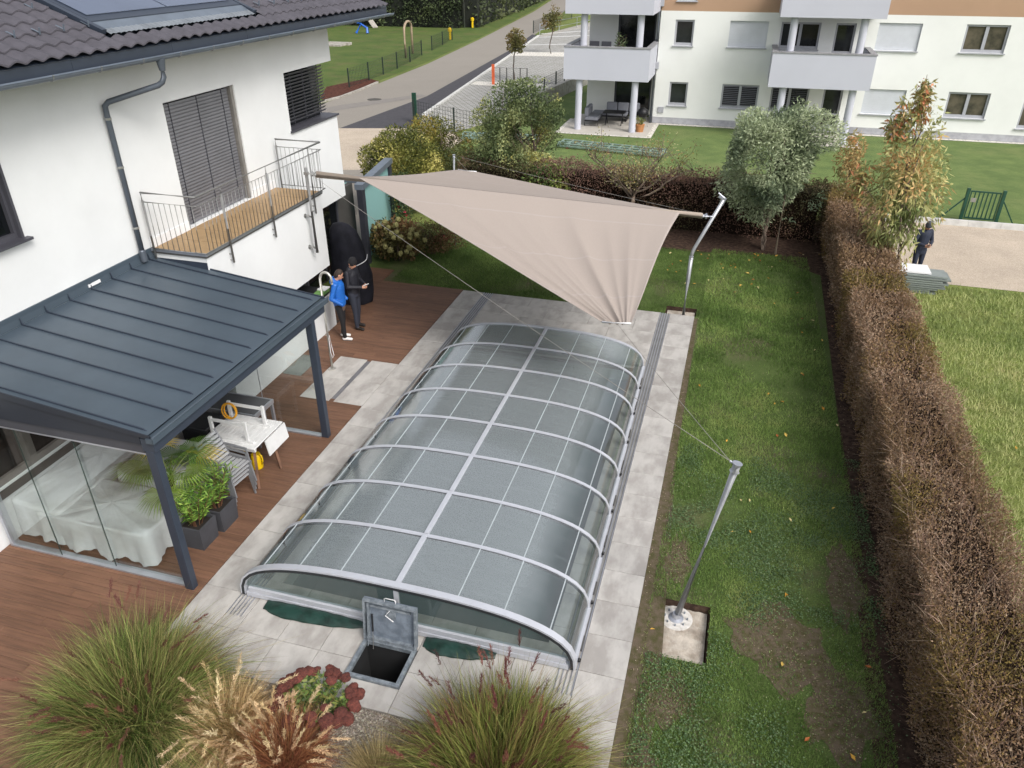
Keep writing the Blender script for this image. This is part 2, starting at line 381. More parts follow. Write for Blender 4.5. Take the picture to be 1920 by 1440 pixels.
for i, (cx, cy, rx, ry) in enumerate(BARE):
    rr = random.Random(70+i); ph = [rr.random()*6.28 for _ in range(4)]
    sheet('bare_patch', [(cx+rx*math.cos(t)*(1+.22*math.sin(3*t+ph[0])+.13*math.sin(7*t+ph[1])+.06*math.sin(13*t+ph[2])), cy+ry*math.sin(t)*(1+.2*math.sin(4*t+ph[3])+.12*math.sin(9*t+ph[1]))) for t in np.linspace(0, 6.283, 61)[:-1]], 2+.3*i*0+.5+.07*i, m_bare)
sheet('field', [(4.2, 1), (40, 1), (40, 22.6), (8.3, 22.9), (6.5, 23.0), (5.6, 22.8), (4.2, 22.6)], 1, m_field)
sheet('gravel_yard', [(3.8, 22.7), (6.1, 22.9), (8.3, 22.85), (40, 22.4), (40, 28.7), (3.8, 28.9)], 3, m_beige)
sheet('apartment_lawn', [(-13.5, 36.8), (-9.6, 28), (3.8, 28.6), (40, 28.4), (40, 43.4), (-4.6, 43.4), (-9, 45), (-9, 62), (-11, 62), (-11.2, 44)], 1, m_aptlawn)
road = [(500, 232), (612, 191), (712, 155), (800, 120), (900, 73), (1000, 22), (1040, -4), (1110, -12), (1062, 18), (1000, 67), (935, 113), (800, 182), (700, 222), (640, 240), (500, 262)]
sheet('road', [G(*p) for p in road], 2, m_asph)
sheet('road_patch', [G(*p) for p in ((636, 240), (800, 180), (955, 94), (998, 64), (1009, 67), (960, 103), (794, 216), (762, 240))], 3, m_asph2)
sheet('road_seam', [G(*p) for p in ((500, 222), (640, 196), (790, 176), (800, 180), (640, 205), (500, 236))], 4, m_asph2 and M('asphalt_repair', '#7d7873', .9, var=.06))
m_paver = M('lot_pavers', '#9a9893', .9, var=.05)
def brickmat(name, c1, c2, mort, sx, sy):
    m = bpy.data.materials.new(name); m.use_nodes = True; nt = m.node_tree; L = nt.links.new; b = nt.nodes['Principled BSDF']
    g = N(nt, 'ShaderNodeNewGeometry'); br = N(nt, 'ShaderNodeTexBrick'); br.inputs['Color1'].default_value = (*srgb(c1), 1); br.inputs['Color2'].default_value = (*srgb(c2), 1); br.inputs['Mortar'].default_value = (*srgb(mort), 1)
    br.inputs['Scale'].default_value = 1; br.inputs['Brick Width'].default_value = sx; br.inputs['Row Height'].default_value = sy; br.inputs['Mortar Size'].default_value = .03
    L(g.outputs['Position'], br.inputs['Vector']); L(br.outputs['Color'], b.inputs['Base Color']); b.inputs['Roughness'].default_value = .85; return m
m_lot = brickmat('parking_pavers', '#a6a5a2', '#96958f', '#66645f', .4, .3)
lot = [(796, 216), (1010, 68), (1060, 55), (1112, 40), (1112, 150), (1022, 192), (985, 212), (852, 247), (780, 238)]
sheet('parking_lot', [G(*p) for p in lot], 3, m_lot)
m_pebble = M('white_pebbles', '#d4d0c8', .9, col2='#8f8b84', sc=9, mix=(.5, .62), bump=1, bsc=18, spec=.2)
for nm, pts in (('pebble_strip', ((882, 158), (893, 152), (1040, 158), (1040, 168))), ('pebble_strip', ((955, 104), (965, 97), (1062, 98), (1062, 106)))):
    sheet(nm, [G(*p) for p in pts], 5, m_pebble)
sheet('parking_slope', [G(*p) for p in ((1010, 66), (1112, 40), (1112, 48), (1060, 58), (1018, 70))], 4, m_conc)
for a, b in (((988, 84), (1080, 82)), ((1015, 63), (1112, 57)), ((1000, 70), (1112, 66))):
    p, q = G(*a), G(*b); mb = MB(); mb.beam((p.x, p.y, -.02), (q.x, q.y, -.02), .14, .03); tag(mb.build('parking_marking', m_whitep), kind='structure')
sheet('gravel_drive', [G(*p) for p in ((560, 258), (636, 240), (762, 240), (850, 247), (870, 262), (760, 330), (700, 335), (560, 335))], 4, m_beige)
sheet('driveway', [G(*p) for p in ((560, 318), (760, 318), (760, 330), (700, 400), (690, 505), (672, 505), (640, 520), (560, 520))], 5, m_asph)
sheet('cobble_strip', [G(*p) for p in ((640, 388), (667, 388), (669, 402), (640, 402))], 6, brickmat('cobbles', '#9a948c', '#837d76', '#5a5550', .14, .14))
sheet('verge', [G(*p) for p in ((500, 240), (612, 186), (712, 150), (800, 116), (900, 70), (1000, 19), (1035, -6), (600, -6), (500, 40))], 1, m_verge)
sheet('bark_bed', [G(*p) for p in ((600, 184), (612, 162), (690, 146), (712, 152), (640, 180), (612, 188))], 3, M('bark_mulch', '#5b3a30', .95, col2='#3a241d', sc=5, bump=.8, bsc=20, spec=.1))
mb = MB(); kp = [G(*p) for p in ((600, 192), (640, 182), (680, 167), (708, 155))]
for a, b in zip(kp, kp[1:]): mb.beam((a.x, a.y, .0), (b.x, b.y, .0), .16, .16)
tag(mb.build('road_kerb', m_conc), kind='structure')
mb = MB(); a, b = G(794, 216), G(1010, 67); mb.beam((a.x, a.y, .02), (b.x, b.y, .02), .18, .12); tag(mb.build('parking_kerb', M('pale_kerb', '#c9c9c6', .8)), kind='structure')
p = G(860, 247.5); mb = MB(); mb.lathe((*G(860, 186)[:2], -.02), [(.01, 0), (.42, 0), (.42, .006), (.01, .006)], 20)
mb = MB(); c = G(702, 186); mb.lathe((c.x, c.y, -.016), [(.45, -.01), (.45, .006), (.36, .010), (.02, .010)], 20); tag(mb.build('manhole_cover', M('cast_iron', '#55524d', .8, metal=.3)), 'round cast iron manhole cover set in the road', 'manhole')

# ---- pool basin and water
m_basin = M('pool_liner', '#8f9a98', .5, var=.05)
x0, x1, y0, y1 = POOL
mb = MB(); mb.add([(x0, y0, -1.5), (x1, y0, -1.5), (x1, y1, -1.5), (x0, y1, -1.5), (x0, y0, -.012), (x1, y0, -.012), (x1, y1, -.012), (x0, y1, -.012)],
                  [(0, 1, 2, 3), (0, 4, 5, 1), (1, 5, 6, 2), (2, 6, 7, 3), (3, 7, 4, 0)])
tag(mb.build('pool_basin', m_basin), kind='structure')
m_water = M('pool_water', '#59686a', .06, var=.1, sc=.6, bump=.15, bsc=3, spec=.5)
mb = MB(); mb.add([(x0, y0, -.28), (x1, y0, -.28), (x1, y1, -.28), (x0, y1, -.28)], [(0, 1, 2, 3)]); tag(mb.build('pool_water', m_water), kind='structure')

# ---- terrace paving: bed with its slabs
xs = sorted({-6.83, -.45, *POOL[:2], *HATCH[:2]}); ys = sorted({5.56, 18.68, *POOL[2:], *HATCH[2:]})
pav = holed('terrace_paving', xs, ys, -.016, [POOL, HATCH], m_joint).build('terrace_paving', m_joint); tag(pav, kind='structure'); WL[pav.name] = Vector((0, 0, 0))
tilecache = {}
def slab(xa, xb, ya, yb):
    g = .007; sx, sy = round(xb-xa-g, 3), round(yb-ya-g, 3)
    if sx < .02 or sy < .02: return
    if (sx, sy) not in tilecache: tilecache[(sx, sy)] = boxmesh('paving_slab', sx, sy, .03, m_tile, .003)
    piece(tilecache[(sx, sy)], 'paving_slab', pav, ((xa+xb)/2, (ya+yb)/2, random.uniform(-.0012, .0012)))
rows = [5.56]+[6.22+.66*k for k in range(19)]; rows = [r for r in rows if r < 18.5]+[18.68]
for ya, yb in zip(rows, rows[1:]):
    slab(-6.83, -6.2, ya, yb); slab(-1.08, -.45, ya, yb)
    if 6.9 < (ya+yb)/2 < 15.3:
        slab(-5.95, POOL[0]+.02, ya, yb); slab(POOL[1]-.02, -1.33, ya, yb)
bx = [-5.95+1.155*k for k in range(5)]
for i, (ya, yb) in enumerate(zip(rows, rows[1:])):
    if ya < 15.3 and yb > 15.5: ya = 15.28
    if ya >= 15.27:
        cols = bx if i % 2 else [-5.95, -5.37]+[-5.37+1.155*k for k in range(1, 4)]+[-1.33]
        for xa, xb in zip(cols, cols[1:]): slab(xa, xb, ya, yb)
fx = sorted({-6.2, -5.88, -5.225, -4.57, -4.06, -3.26, -2.605, -1.95, -1.33, -1.08})
for xa, xb in zip(fx, fx[1:]):
    if xa == -4.06:
        slab(xa, xb, 5.56, 5.93); slab(xa, xb, 6.58, 6.88); slab(xa, xb, 6.88, 7.22)
    else:
        for ya, yb in ((5.56, 6.22), (6.22, 6.88), (6.88, 7.22)): slab(xa, xb, ya, yb)
# ---- wooden deck: one board after another
deck = MB().add([(-10.44, 1.6, -.028), (-6.83, 1.6, -.028), (-6.83, 18.7, -.028), (-10.44, 18.7, -.028)], [(0, 1, 2, 3)]).build('deck', m_joint); tag(deck, kind='structure')
m_bed = {}
def board(xa, xb, y):
    k = round(xb-xa, 2)
    if k not in m_bed: m_bed[k] = boxmesh('deck_board', xb-xa-.004, .1415, .026, m_deck, .004)
    if seen(((xa+xb)/2, y, 0), 500): piece(m_bed[k], 'deck_board', deck, ((xa+xb)/2, y, random.uniform(-.001, .001)))
y = 2.4; k = 0
while y < 18.66:
    a = -10.44 if y < 11.9 else (WB+.02)
    if y > 15.9: a = -10.44
    b = -6.84
    if 12.27 < y < 14.12: b = -8.30
    br = a+(b-a)*(.38, .62, .5, .7)[k % 4] if k % 3 else None
    if br: board(a, br, y); board(br, b, y)
    else: board(a, b, y)
    y += .145; k += 1
while y < 19.6: board(-10.44, -9.32, y); y += .145
sheetb = MB().add([(-10.44, 18.7, -.0275), (-9.3, 18.7, -.0275), (-9.3, 19.65, -.0275), (-10.44, 19.65, -.0275)], [(0, 1, 2, 3)]).build('deck_extension', m_joint); tag(sheetb, kind='structure')
sh = MB().add([(-8.3, 12.2, -.016), (-6.83, 12.2, -.016), (-6.83, 14.16, -.016), (-8.3, 14.16, -.016)], [(0, 1, 2, 3)]).build('shower_paving', m_joint); tag(sh, kind='structure')
for xa, xb in ((-8.3, -7.6), (-7.5, -6.83)):
    for ya, yb in ((12.22, 13.16), (13.16, 14.14)):
        sx, sy = xb-xa-.006, yb-ya-.006; piece(boxmesh('paving_slab', sx, sy, .02, m_tile, .003), 'paving_slab', sh, ((xa+xb)/2, (ya+yb)/2, .002))
mb = MB(); mb.box((-7.598, 12.24, -.014), (-7.502, 14.12, .0)); mb.build('drain_channel', M('slate_insert', '#6c6c70', .5), sh)
mt = MB(); mt.box((-9.18, 13.02, .001), (-8.72, 13.95, .016)); tag(mt.build('stone_mat', M('grey_stone_mat', '#6f7470', .8, var=.1), bev=.004), 'flat grey stone mat on the deck beside the white bay', 'mat')
# ---- recessed pits of the two sail poles
for nm, (a, b, c, d), zf in (('pole_pit', PIT1, -.13), ('pole_pit', PIT2, -.10)):
    mb = MB(); m = .03
    V = [(a, c, -.026), (b, c, -.026), (b, d, -.026), (a, d, -.026), (a+m, c+m, zf-.1), (b-m, c+m, zf-.1), (b-m, d-m, zf-.1), (a+m, d-m, zf-.1)]
    mb.add(V, [(0, 1, 5, 4), (1, 2, 6, 5), (2, 3, 7, 6), (3, 0, 4, 7), (4, 5, 6, 7)]); tag(mb.build(nm, m_soil), kind='structure')
# ================================================================ HOUSE
m_slat = M('blind_slat', '#7d7e84', .45, metal=.35, var=.06, sc=2)
m_win = M('window_glass_dark', '#101316', .05, var=.2, sc=.5, spec=.6)
m_sill = M('window_sill', '#4d4d55', .5, metal=.3, var=.05)
m_rtile = M('concrete_roof_tile', '#4f4d54', .75, var=.10, sc=6, rnd=.08, bump=.2, bsc=70, spec=.35)
m_baltile = M('balcony_tile', '#a08562', .6, var=.06, sc=5, rnd=.04)
house = thing('house', (W, 12, 0), 'white rendered house with dark tiled roof and steel railed balcony on the left', 'house')
def wallx(mb, x, ys, zs, holes, dep, mi=0):
    for i in range(len(ys)-1):
        for j in range(len(zs)-1):
            cy, cz = (ys[i]+ys[i+1])/2, (zs[j]+zs[j+1])/2
            if any(a < cy < b and c < cz < d for a, b, c, d in holes): continue
            mb.add([(x, ys[i], zs[j]), (x, ys[i+1], zs[j]), (x, ys[i+1], zs[j+1]), (x, ys[i], zs[j+1])], [(0, 1, 2, 3)], mi)
    for a, b, c, d in holes:
        for (p, q) in (((a, c), (b, c)), ((b, c), (b, d)), ((b, d), (a, d)), ((a, d), (a, c))):
            if p[0] == q[0] == YE: continue
            mb.add([(x, *p), (x, *q), (x-dep, *q), (x-dep, *p)], [(0, 1, 2, 3)], mi)
DOOR = (12.58, 14.86, 3.42, 5.84); CWIN = (16.86, 19.2, 4.44, 5.80); LWIN = (6.9, 8.84, 4.47, 6.0); PWIN = (4.4, 10.2, .92, 2.25)
YE = 19.2
mb = MB(); hl = [DOOR, (CWIN[0], YE, CWIN[2], CWIN[3]), LWIN, PWIN, (15.84, YE, -.1, 2.27)]
yy = sorted({-2., YE, *[h[0] for h in hl], *[h[1] for h in hl]}); zz = sorted({-.1, 6.62, *[h[2] for h in hl], *[h[3] for h in hl]})
wallx(mb, W, yy, zz, hl, .20)
mb.add([(W, YE, 5.80), (W-6, YE, 5.80), (W-6, YE, 7.5), (W, YE, 6.62)], [(0, 1, 2, 3)]); mb.add([(W, YE, 2.27), (W-6, YE, 2.27), (W-6, YE, 4.44), (W, YE, 4.44)], [(0, 1, 2, 3)])
mb.add([(W-2.2, YE, 4.44), (W-6, YE, 4.44), (W-6, YE, 5.8), (W-2.2, YE, 5.8)], [(0, 1, 2, 3)])
mb.add([(W, 15.84, 2.27), (W, YE, 2.27), (W-6, YE, 2.27), (W-6, 15.84, 2.27)], [(0, 1, 2, 3)])
mb.build('wall', m_white, house)
# lower recessed wall beyond the bay
mb = MB(); mb.box((-11.0, 15.84, -.1), (-10.85, 20.4, 2.27)); lw = mb.build('recess_wall', M('grey_cladding', '#4a4846', .6, var=.08), house)
mb = MB(); mb.box((-10.85, 17.2, .05), (-10.82, 19.2, 2.1)); mb.build('door', m_win, house)
for y in (17.15, 18.2, 19.2):
    MB().box((-10.85, y, .02), (-10.79, y+.07, 2.2)).build('door_frame', m_dark, house)
# balcony door blind
def blind(name, y0, y1, z0, z1, x, n, tilt, rails, parent=house):
    me = MB(); hw = (z1-z0)/n*.62
    V = [(math.sin(tilt+b)*a*hw+.006*(1-a*a)*0, 0, math.cos(tilt)*a*hw) for a, b in ((-1, .0), (0, .0), (1, .0))]
    prof = [(-hw*math.sin(tilt), -hw*math.cos(tilt)), (.010, 0), (hw*math.sin(tilt), hw*math.cos(tilt))]
    L_ = (y1-y0)/2-.03; pts = [(a, -L_, b) for a, b in prof]+[(a, L_, b) for a, b in prof]+[(a-.003, -L_, b) for a, b in prof]+[(a-.003, L_, b) for a, b in prof]
    me.add(pts, [(0, 3, 4, 1), (1, 4, 5, 2), (6, 7, 10, 9), (7, 8, 11, 10), (0, 6, 9, 3), (2, 5, 11, 8)])
    mesh = me.mesh('slat', m_slat)
    bl = MB().box((x-.03, y0, z1-.03), (x+.03, y1, z1)).build(name, m_slat, parent)
    for k in range(n-1):
        piece(mesh, 'slat', bl, (x, (y0+y1)/2, z0+(k+.6)*(z1-z0)/n))
    for y in rails:
        MB().box((x-.004, y-.006, z0), (x+.024, y+.006, z1)).build('cord', m_dark, bl)
    return bl
b1 = blind('door_blind', DOOR[0], DOOR[1]-.1, DOOR[2]+.02, DOOR[3], W-.10, 37, rad(12), (DOOR[0]+.25, DOOR[0]+1.1, DOOR[1]-.35))
MB().box((W-.17, DOOR[1]-.1, DOOR[2]), (W-.03, DOOR[1]-.004, DOOR[3]-.004)).build('blind_guide', M('grey_guide', '#8b8884', .5, metal=.3), house)
MB().box((W-.196, DOOR[0], DOOR[2]), (W-.19, DOOR[1], DOOR[3])).build('door_glass', m_win, house)
# corner window with open louvres
MB().box((W-.42, CWIN[0]+.02, CWIN[2]), (W-.36, YE-.22, CWIN[3])).build('window', m_win, house)
MB().box((W-2.2, YE-.28, CWIN[2]), (W-.421, YE-.22, CWIN[3])).build('window', m_win, house)
MB().box((W-.05, CWIN[0]+.004, CWIN[2]+.004), (W-.36, CWIN[0]+.05, CWIN[3])).build('window_frame', m_dark, house)
blind('window_blind', CWIN[0]+.03, YE-.2, CWIN[2]+.14, CWIN[3], W-.18, 16, rad(48), (CWIN[0]+.5, CWIN[0]+1.1, YE-.5))
MB().box((W-.42, CWIN[0]-.04, CWIN[2]+.001), (W+.05, YE+.05, CWIN[2]+.045)).build('window_sill', m_sill, house)
MB().box((W-2.3, YE-.5, CWIN[2]+.0), (W-.42, YE+.05, CWIN[2]+.04)).build('window_sill', m_sill, house)
# upper left window
MB().box((W-.15, LWIN[0], LWIN[2]), (W-.13, LWIN[1], LWIN[3])).build('window', m_win, house)
f = MB(); f.box((W-.13, LWIN[1]-.09, LWIN[2]), (W-.06, LWIN[1], LWIN[3])); f.box((W-.13, LWIN[0], LWIN[2]), (W-.06, LWIN[1]-.092, LWIN[2]+.09)); f.box((W-.06, LWIN[1]-.05, LWIN[2]+.002), (W+.02, LWIN[1]-.003, LWIN[3])); f.build('window_frame', m_sill, house)
MB().box((W-.13, LWIN[0], LWIN[2]-.03), (W+.12, LWIN[1]+.06, LWIN[2]+.01)).build('window_sill', m_sill, house)
# window inside the pergola
pw = MB().box((W-.16, PWIN[0], PWIN[2]), (W-.14, PWIN[1], PWIN[3])).build('window', M('window_glass_brown_reflection', '#2a2320', .06, var=.3, sc=1.2, spec=.6), house)  # brown reflection in the pane is painted into its base colour
m_taupe = M('taupe_frame', '#7d7672', .5, metal=.2, var=.05)
f = MB(); f.box((W-.14, PWIN[0], PWIN[2]), (W-.08, PWIN[1], PWIN[2]+.12)); f.box((W-.14, PWIN[0], PWIN[3]-.1), (W-.08, PWIN[1], PWIN[3]))
for y in (5.9, 7.62, 9.3): f.box((W-.142, y, PWIN[2]+.121), (W-.07, y+.2, PWIN[3]-.101))
f.build('window_frame', m_taupe, house)
MB().box((W-.14, PWIN[0], PWIN[2]-.14), (W+.03, PWIN[1]+.05, PWIN[2]-.001)).build('window_sill', M('brown_sill', '#57504d', .5, var=.1), house)
# bay under the balcony: white upper face, dark counter slot, low white wall
bay = MB(); y0b, y1b = 11.40, 15.80
bay.box((W+.002, y0b, 1.56), (WB, y1b, 3.33)); bay.build('bay_wall', m_white, house)
MB().box((WB-.75, y0b, 0), (WB+.04, y1b-.1, .93)).build('bay_base', m_white, house)
MB().box((W+.002, y0b+.01, 0), (WB-.752, y1b-.01, 1.558)).build('niche_back', M('niche_dark', '#1d1d20', .7), house)
MB().box((WB-.75, y0b, .931), (WB+.05, y1b-.08, .96)).build('counter', M('counter_black', '#232427', .35), house)
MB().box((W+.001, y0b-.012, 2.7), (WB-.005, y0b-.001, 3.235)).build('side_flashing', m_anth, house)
bal = MB().box((W+.001, y0b-.03, 3.331), (WB+.03, y1b+.03, 3.38)).build('balcony_floor', m_aludk, house)
bt = boxmesh('floor_tile', .594, .62, .02, m_baltile, .003)
ny = 7; py = (y1b-y0b)/ny
bt = boxmesh('floor_tile', (WB-W)/2-.006, py-.006, .02, m_baltile, .003)
for i in range(2):
    for j in range(ny): piece(bt, 'floor_tile', bal, (W+(WB-W)*(i+.5)/2, y0b+(j+.5)*py, 3.40))
MB().box((W+.001, y0b, 3.401), (W+.03, DOOR[0]-.03, 3.58)).build('skirting', m_whitep, bal); MB().box((W+.001, DOOR[1]+.03, 3.401), (W+.03, y1b, 3.58)).build('skirting', m_whitep, bal)
for a, b in (((W+.02, y0b-.03, 3.395), (WB+.035, y0b-.03, 3.395)), ((WB+.035, y0b-.03, 3.395), (WB+.035, y1b+.02, 3.395))):
    MB().beam(a, b, .02, .05).build('edge_trim', m_alu, bal)
# railing
rl = MB(); zt, zm, zb = 4.50, 4.33, 3.50; xr, ya, yb = WB+.07, y0b-.06, y1b+.12; xw = W+.12
rl.tube([(xw, ya, zt), (xr, ya, zt)], .022); rl.tube([(xr, ya, zt), (xr, yb, zt)], .022); rl.tube([(xr, yb, zt), (xw, yb, zt)], .022)
rail = rl.build('railing', m_steel, house, smooth=True)
for z, r in ((zm, .011),):
    t = MB(); t.tube([(xw, ya, z), (xr, ya, z)], r); t.tube([(xr, ya, z), (xr, yb, z)], r); t.tube([(xr, yb, z), (xw, yb, z)], r); t.build('mid_rail', m_steel, rail, smooth=True)
t = MB(); t.tube([(xw, ya, 3.44), (xr, ya, 3.44)], .011); t.tube([(xr, ya, 3.44), (xr, yb, 3.44)], .011); t.tube([(xr, yb, 3.44), (xw, yb, 3.44)], .011); t.build('bottom_rail', m_steel, rail, smooth=True)
bar = MB().tube([(0, 0, 3.44), (0, 0, zm)], .0065, 6).mesh('baluster', m_steel, smooth=True)
post = MB().tube([(0, 0, 3.0), (0, 0, zm+.03)], .021).tube([(0, 0, zm+.03), (0, 0, zt)], .008, 6).mesh('rail_post', m_steel, smooth=True)
for y in np.arange(ya+.115, yb, .118): piece(bar, 'baluster', rail, (xr, y, 0))
for x in np.arange(xw+.1, xr-.04, .118):
    piece(bar, 'baluster', rail, (x, ya, 0)); piece(bar, 'baluster', rail, (x, yb, 0))
for p in ((xw, ya), (xr, ya+.75), (xr, ya+2.3), (xr, yb-.55), (xw, yb)):
    piece(post, 'rail_post', rail, (*p, 0))
    if p[0] == xr:
        for z in (3.05, 3.17): MB().tube([(xr, p[1], z), (WB, p[1], z)], .014, 6).build('bracket', m_steel, rail)
# roof
RP = math.tan(rad(22)); EX, EZ = -9.66, 6.97
def roofz(x): return EZ+RP*(EX-x)
def roofpt(px, py, h=0.):
    d = ray(px, py); n = Vector((RP, 0, 1)); p0 = Vector((EX, 0, EZ+h))
    t = (p0-Vector((0, 0, CAM_H))).dot(n)/d.dot(n); return Vector((0, 0, CAM_H))+d*t
ROOF_END = 21.2
rf = MB(); rf.add([(EX, -2, EZ-.03), (EX, ROOF_END, EZ-.03), (EX-7, ROOF_END, roofz(EX-7)-.03), (EX-7, -2, roofz(EX-7)-.03)], [(0, 1, 2, 3)])
rf.add([(EX, -2, EZ-.25), (W-.3, -2, 6.6), (W-.3, ROOF_END, 6.6), (EX, ROOF_END, EZ-.25)], [(0, 1, 2, 3)])
rf.prism([(EX-.05, ROOF_END, EZ-.27), (EX-.05, ROOF_END, EZ-.02), (EX-7, ROOF_END, roofz(EX-7)-.02), (EX-7, ROOF_END, roofz(EX-7)-.27)], (0, .04, 0))
roof = rf.build('roof', m_anth, house)
fx_ = EX-.015
for k in range(10):
    MB().box((fx_-.02, -1.6+k*2.3, EZ-.24), (fx_, -1.6+(k+1)*2.3-.006 if k < 9 else ROOF_END, EZ-.035)).build('fascia_board', m_anth, roof)
tw, tl = .30, .345; cs, sn = math.cos(rad(22)), math.sin(rad(22))
def tileprof(u): return .040*(math.cos(2*math.pi*u)*.5+.5)**.8
tv = MB(); nsg = 10
for s_, lift in ((0., .034), (1., .004)):
    tv.v += [(-(s_*(tl+.05))*cs-(tileprof(i/nsg)+lift)*(-sn)*0, (i/nsg-.5)*tw, (s_*(tl+.05))*sn+(tileprof(i/nsg)+lift)/cs) for i in range(nsg+1)]
tv.v += [(0.0, (i/nsg-.5)*tw, (tileprof(i/nsg)+.014)/cs) for i in range(nsg+1)]
for i in range(nsg):
    tv.f.append((i, i+1, nsg+2+i, nsg+1+i)); tv.m.append(0); tv.f.append((2*nsg+2+i, 2*nsg+3+i, i+1, i)); tv.m.append(0)
tmesh = tv.mesh('roof_tile', m_rtile, smooth=False)
S0 = roofpt(172, 47, .05); S1 = roofpt(463, 19, .05)          # lower edge of the solar collector
def slope_s(p): return (EX-p[0])/cs
sx_ = max(slope_s(S0), slope_s(S1)); ys0, ys1 = S0.y, S1.y
far_v = []
for r_ in range(12):
    for c_ in range(70):
        s_ = -.04+r_*tl; y = ROOF_END-.15-c_*tw
        if s_+tl > sx_-.12 and ys0-.05 < y < ys1+.05: continue
        p = (EX-s_*cs, y, EZ+s_*sn)
        if seen(p, 30): piece(tmesh, 'roof_tile', roof, p)
        elif y > 4 and r_ < 10: far_v.append(p)
if far_v:
    mb = MB()
    for p in far_v: mb.add([Vector(v)+Vector(p) for v in tmesh.vertices for v in [v.co]], [tuple(f.vertices) for f in tmesh.polygons])
    o = mb.build('roof_tile_field', m_rtile, roof); o['kind'] = 'stuff'
def on_roof(s, y, h): return Vector((EX-s*cs-h*(-sn)*-1*0, y, EZ+s*sn+h/cs))
gm = MB(); gm.beam((0, 0, .05), (.0-.14*cs, 0, .05+.14*sn), .03, .006); gm.beam((0, 0, .02), (.02, 0, .12), .03, .006, up=(0, 1, 0)); gmesh = gm.mesh('snow_guard', m_zinc)
for y in np.arange(16.0, ROOF_END-.3, .6): piece(gmesh, 'snow_guard', roof, on_roof(.66, y, .035))
for px, py in ((30, 78), (77, 72), (122, 65), (168, 57), (63, 25), (520, 5), (540, 4)):
    p = roofpt(px, py); piece(gmesh, 'snow_guard', roof, (p.x, p.y, p.z+.03))
col = MB(); a = [on_roof(sx_, ys0, .10), on_roof(sx_, ys1, .10), on_roof(sx_+2.4, ys1, .10), on_roof(sx_+2.4, ys0, .10)]
col.prism(a, (0, 0, -.12)); sc_ = col.build('solar_collector', m_anth, house)
m_pv = M('collector_glass', '#566074', .08, var=.06, sc=.6, spec=.6)
for k in range(2):
    ya_, yb_ = ys0+.12+k*(ys1-ys0-.2)/2, ys0+.12+(k+1)*(ys1-ys0-.2)/2-.04
    MB().prism([on_roof(sx_+.18, ya_, .108), on_roof(sx_+.18, yb_, .108), on_roof(sx_+2.3, yb_, .108), on_roof(sx_+2.3, ya_, .108)], (0, 0, .01)).build('collector_panel', m_pv, sc_)
MB().prism([on_roof(sx_-.22, ys0-.04, .04), on_roof(sx_-.22, ys1+.04, .04), on_roof(sx_-.005, ys1+.04, .075), on_roof(sx_-.005, ys0-.04, .075)], (0, 0, .012)).build('apron_flashing', m_zinc, sc_)
fl = MB(); ny_ = int((ys1-ys0)/.06)
fl.grid(lambda u, v: tuple(on_roof(sx_-.36+.15*v, ys0+(ys1-ys0)*u, .055+.012*(int(round(u*ny_)) % 2)+.01*v)), ny_, 1); fl.build('pleated_apron', M('lead_apron', '#9aa0a6', .4, metal=.6), sc_)
for yq in (ys0-.07, ys1+.07): MB().beam(on_roof(sx_-.3, yq, .07), on_roof(sx_+2.4, yq, .07), .1, .07).build('side_flashing', m_anth, sc_)
# gutter and downpipe
gz = EZ-.20; gx = EX+.07
gu = MB(); n_ = 8; r_ = .068
def gut(u, v):
    a = math.pi*(1+v); return (gx+r_*math.cos(a), 3+(ROOF_END+.15-3)*u, gz+.01+r_*math.sin(a))
gu.grid(gut, 1, n_); gu.grid(lambda u, v: (gx+(r_-.006)*math.cos(math.pi*(1+v)), 3+(ROOF_END+.15-3)*u, gz+.012+(r_-.006)*math.sin(math.pi*(1+v))), 1, n_, flip=True)
gu.tube([(gx+r_, 3, gz+.012), (gx+r_, ROOF_END+.15, gz+.012)], .011, 6); gu.prism([(gx+r_*math.cos(a), ROOF_END+.15, gz+.01+r_*math.sin(a)) for a in np.linspace(math.pi, 2*math.pi, 9)], (0, .004, 0))
gutter = gu.build('gutter', m_zinc, house)
clip = MB(); clip.tube([(gx+(r_+.004)*math.cos(a), 0, gz+.01+(r_+.004)*math.sin(a)) for a in np.linspace(math.pi, 2*math.pi, 8)], .007, 4); clip.box((gx+r_-.012, -.012, gz+.018), (gx+r_+.014, .012, gz+.026)); cm = clip.mesh('gutter_bracket', m_steel)
for y in np.arange(8.4, ROOF_END, .95): piece(cm, 'gutter_bracket', gutter, (0, y, 0))
yo = PX(302, 120, gx).y
pp = [Vector((gx, yo, gz-.05)), Vector((gx, yo, gz-.32)), Vector((gx-.03, yo-.03, gz-.40)), PX(303, 156, gx-.06)*0+Vector((gx-.10, yo-.06, gz-.45)), Vector((W+.14, yo-.62, gz-.66)), Vector((W+.09, yo-.66, gz-.72)), Vector((W+.085, yo-.66, gz-.85)), Vector((W+.085, yo-.66, 3.3))]
dp = MB(); dp.tube(pp, .048, 10); m_pipe = M('downpipe_grey', '#59606a', .45, metal=.35, var=.08); down = dp.build('downpipe', m_pipe, house, smooth=True)
MB().lathe((gx, yo, gz-.2), [(.05, -.02), (.052, .0), (.08, .16), (.08, .17)], 12).build('funnel', m_pipe, down)
for z in (gz-.95, 5.0, 3.9): MB().lathe((W+.085, yo-.66, z), [(.052, 0), (.056, .005), (.056, .035), (.052, .04)], 10).build('pipe_clamp', m_steel, down)
MB().lathe((W+.085, yo-.66, 3.28), [(.06, 0), (.062, .02), (.062, .2), (.05, .22)], 12).build('pipe_shoe', m_pipe, down)

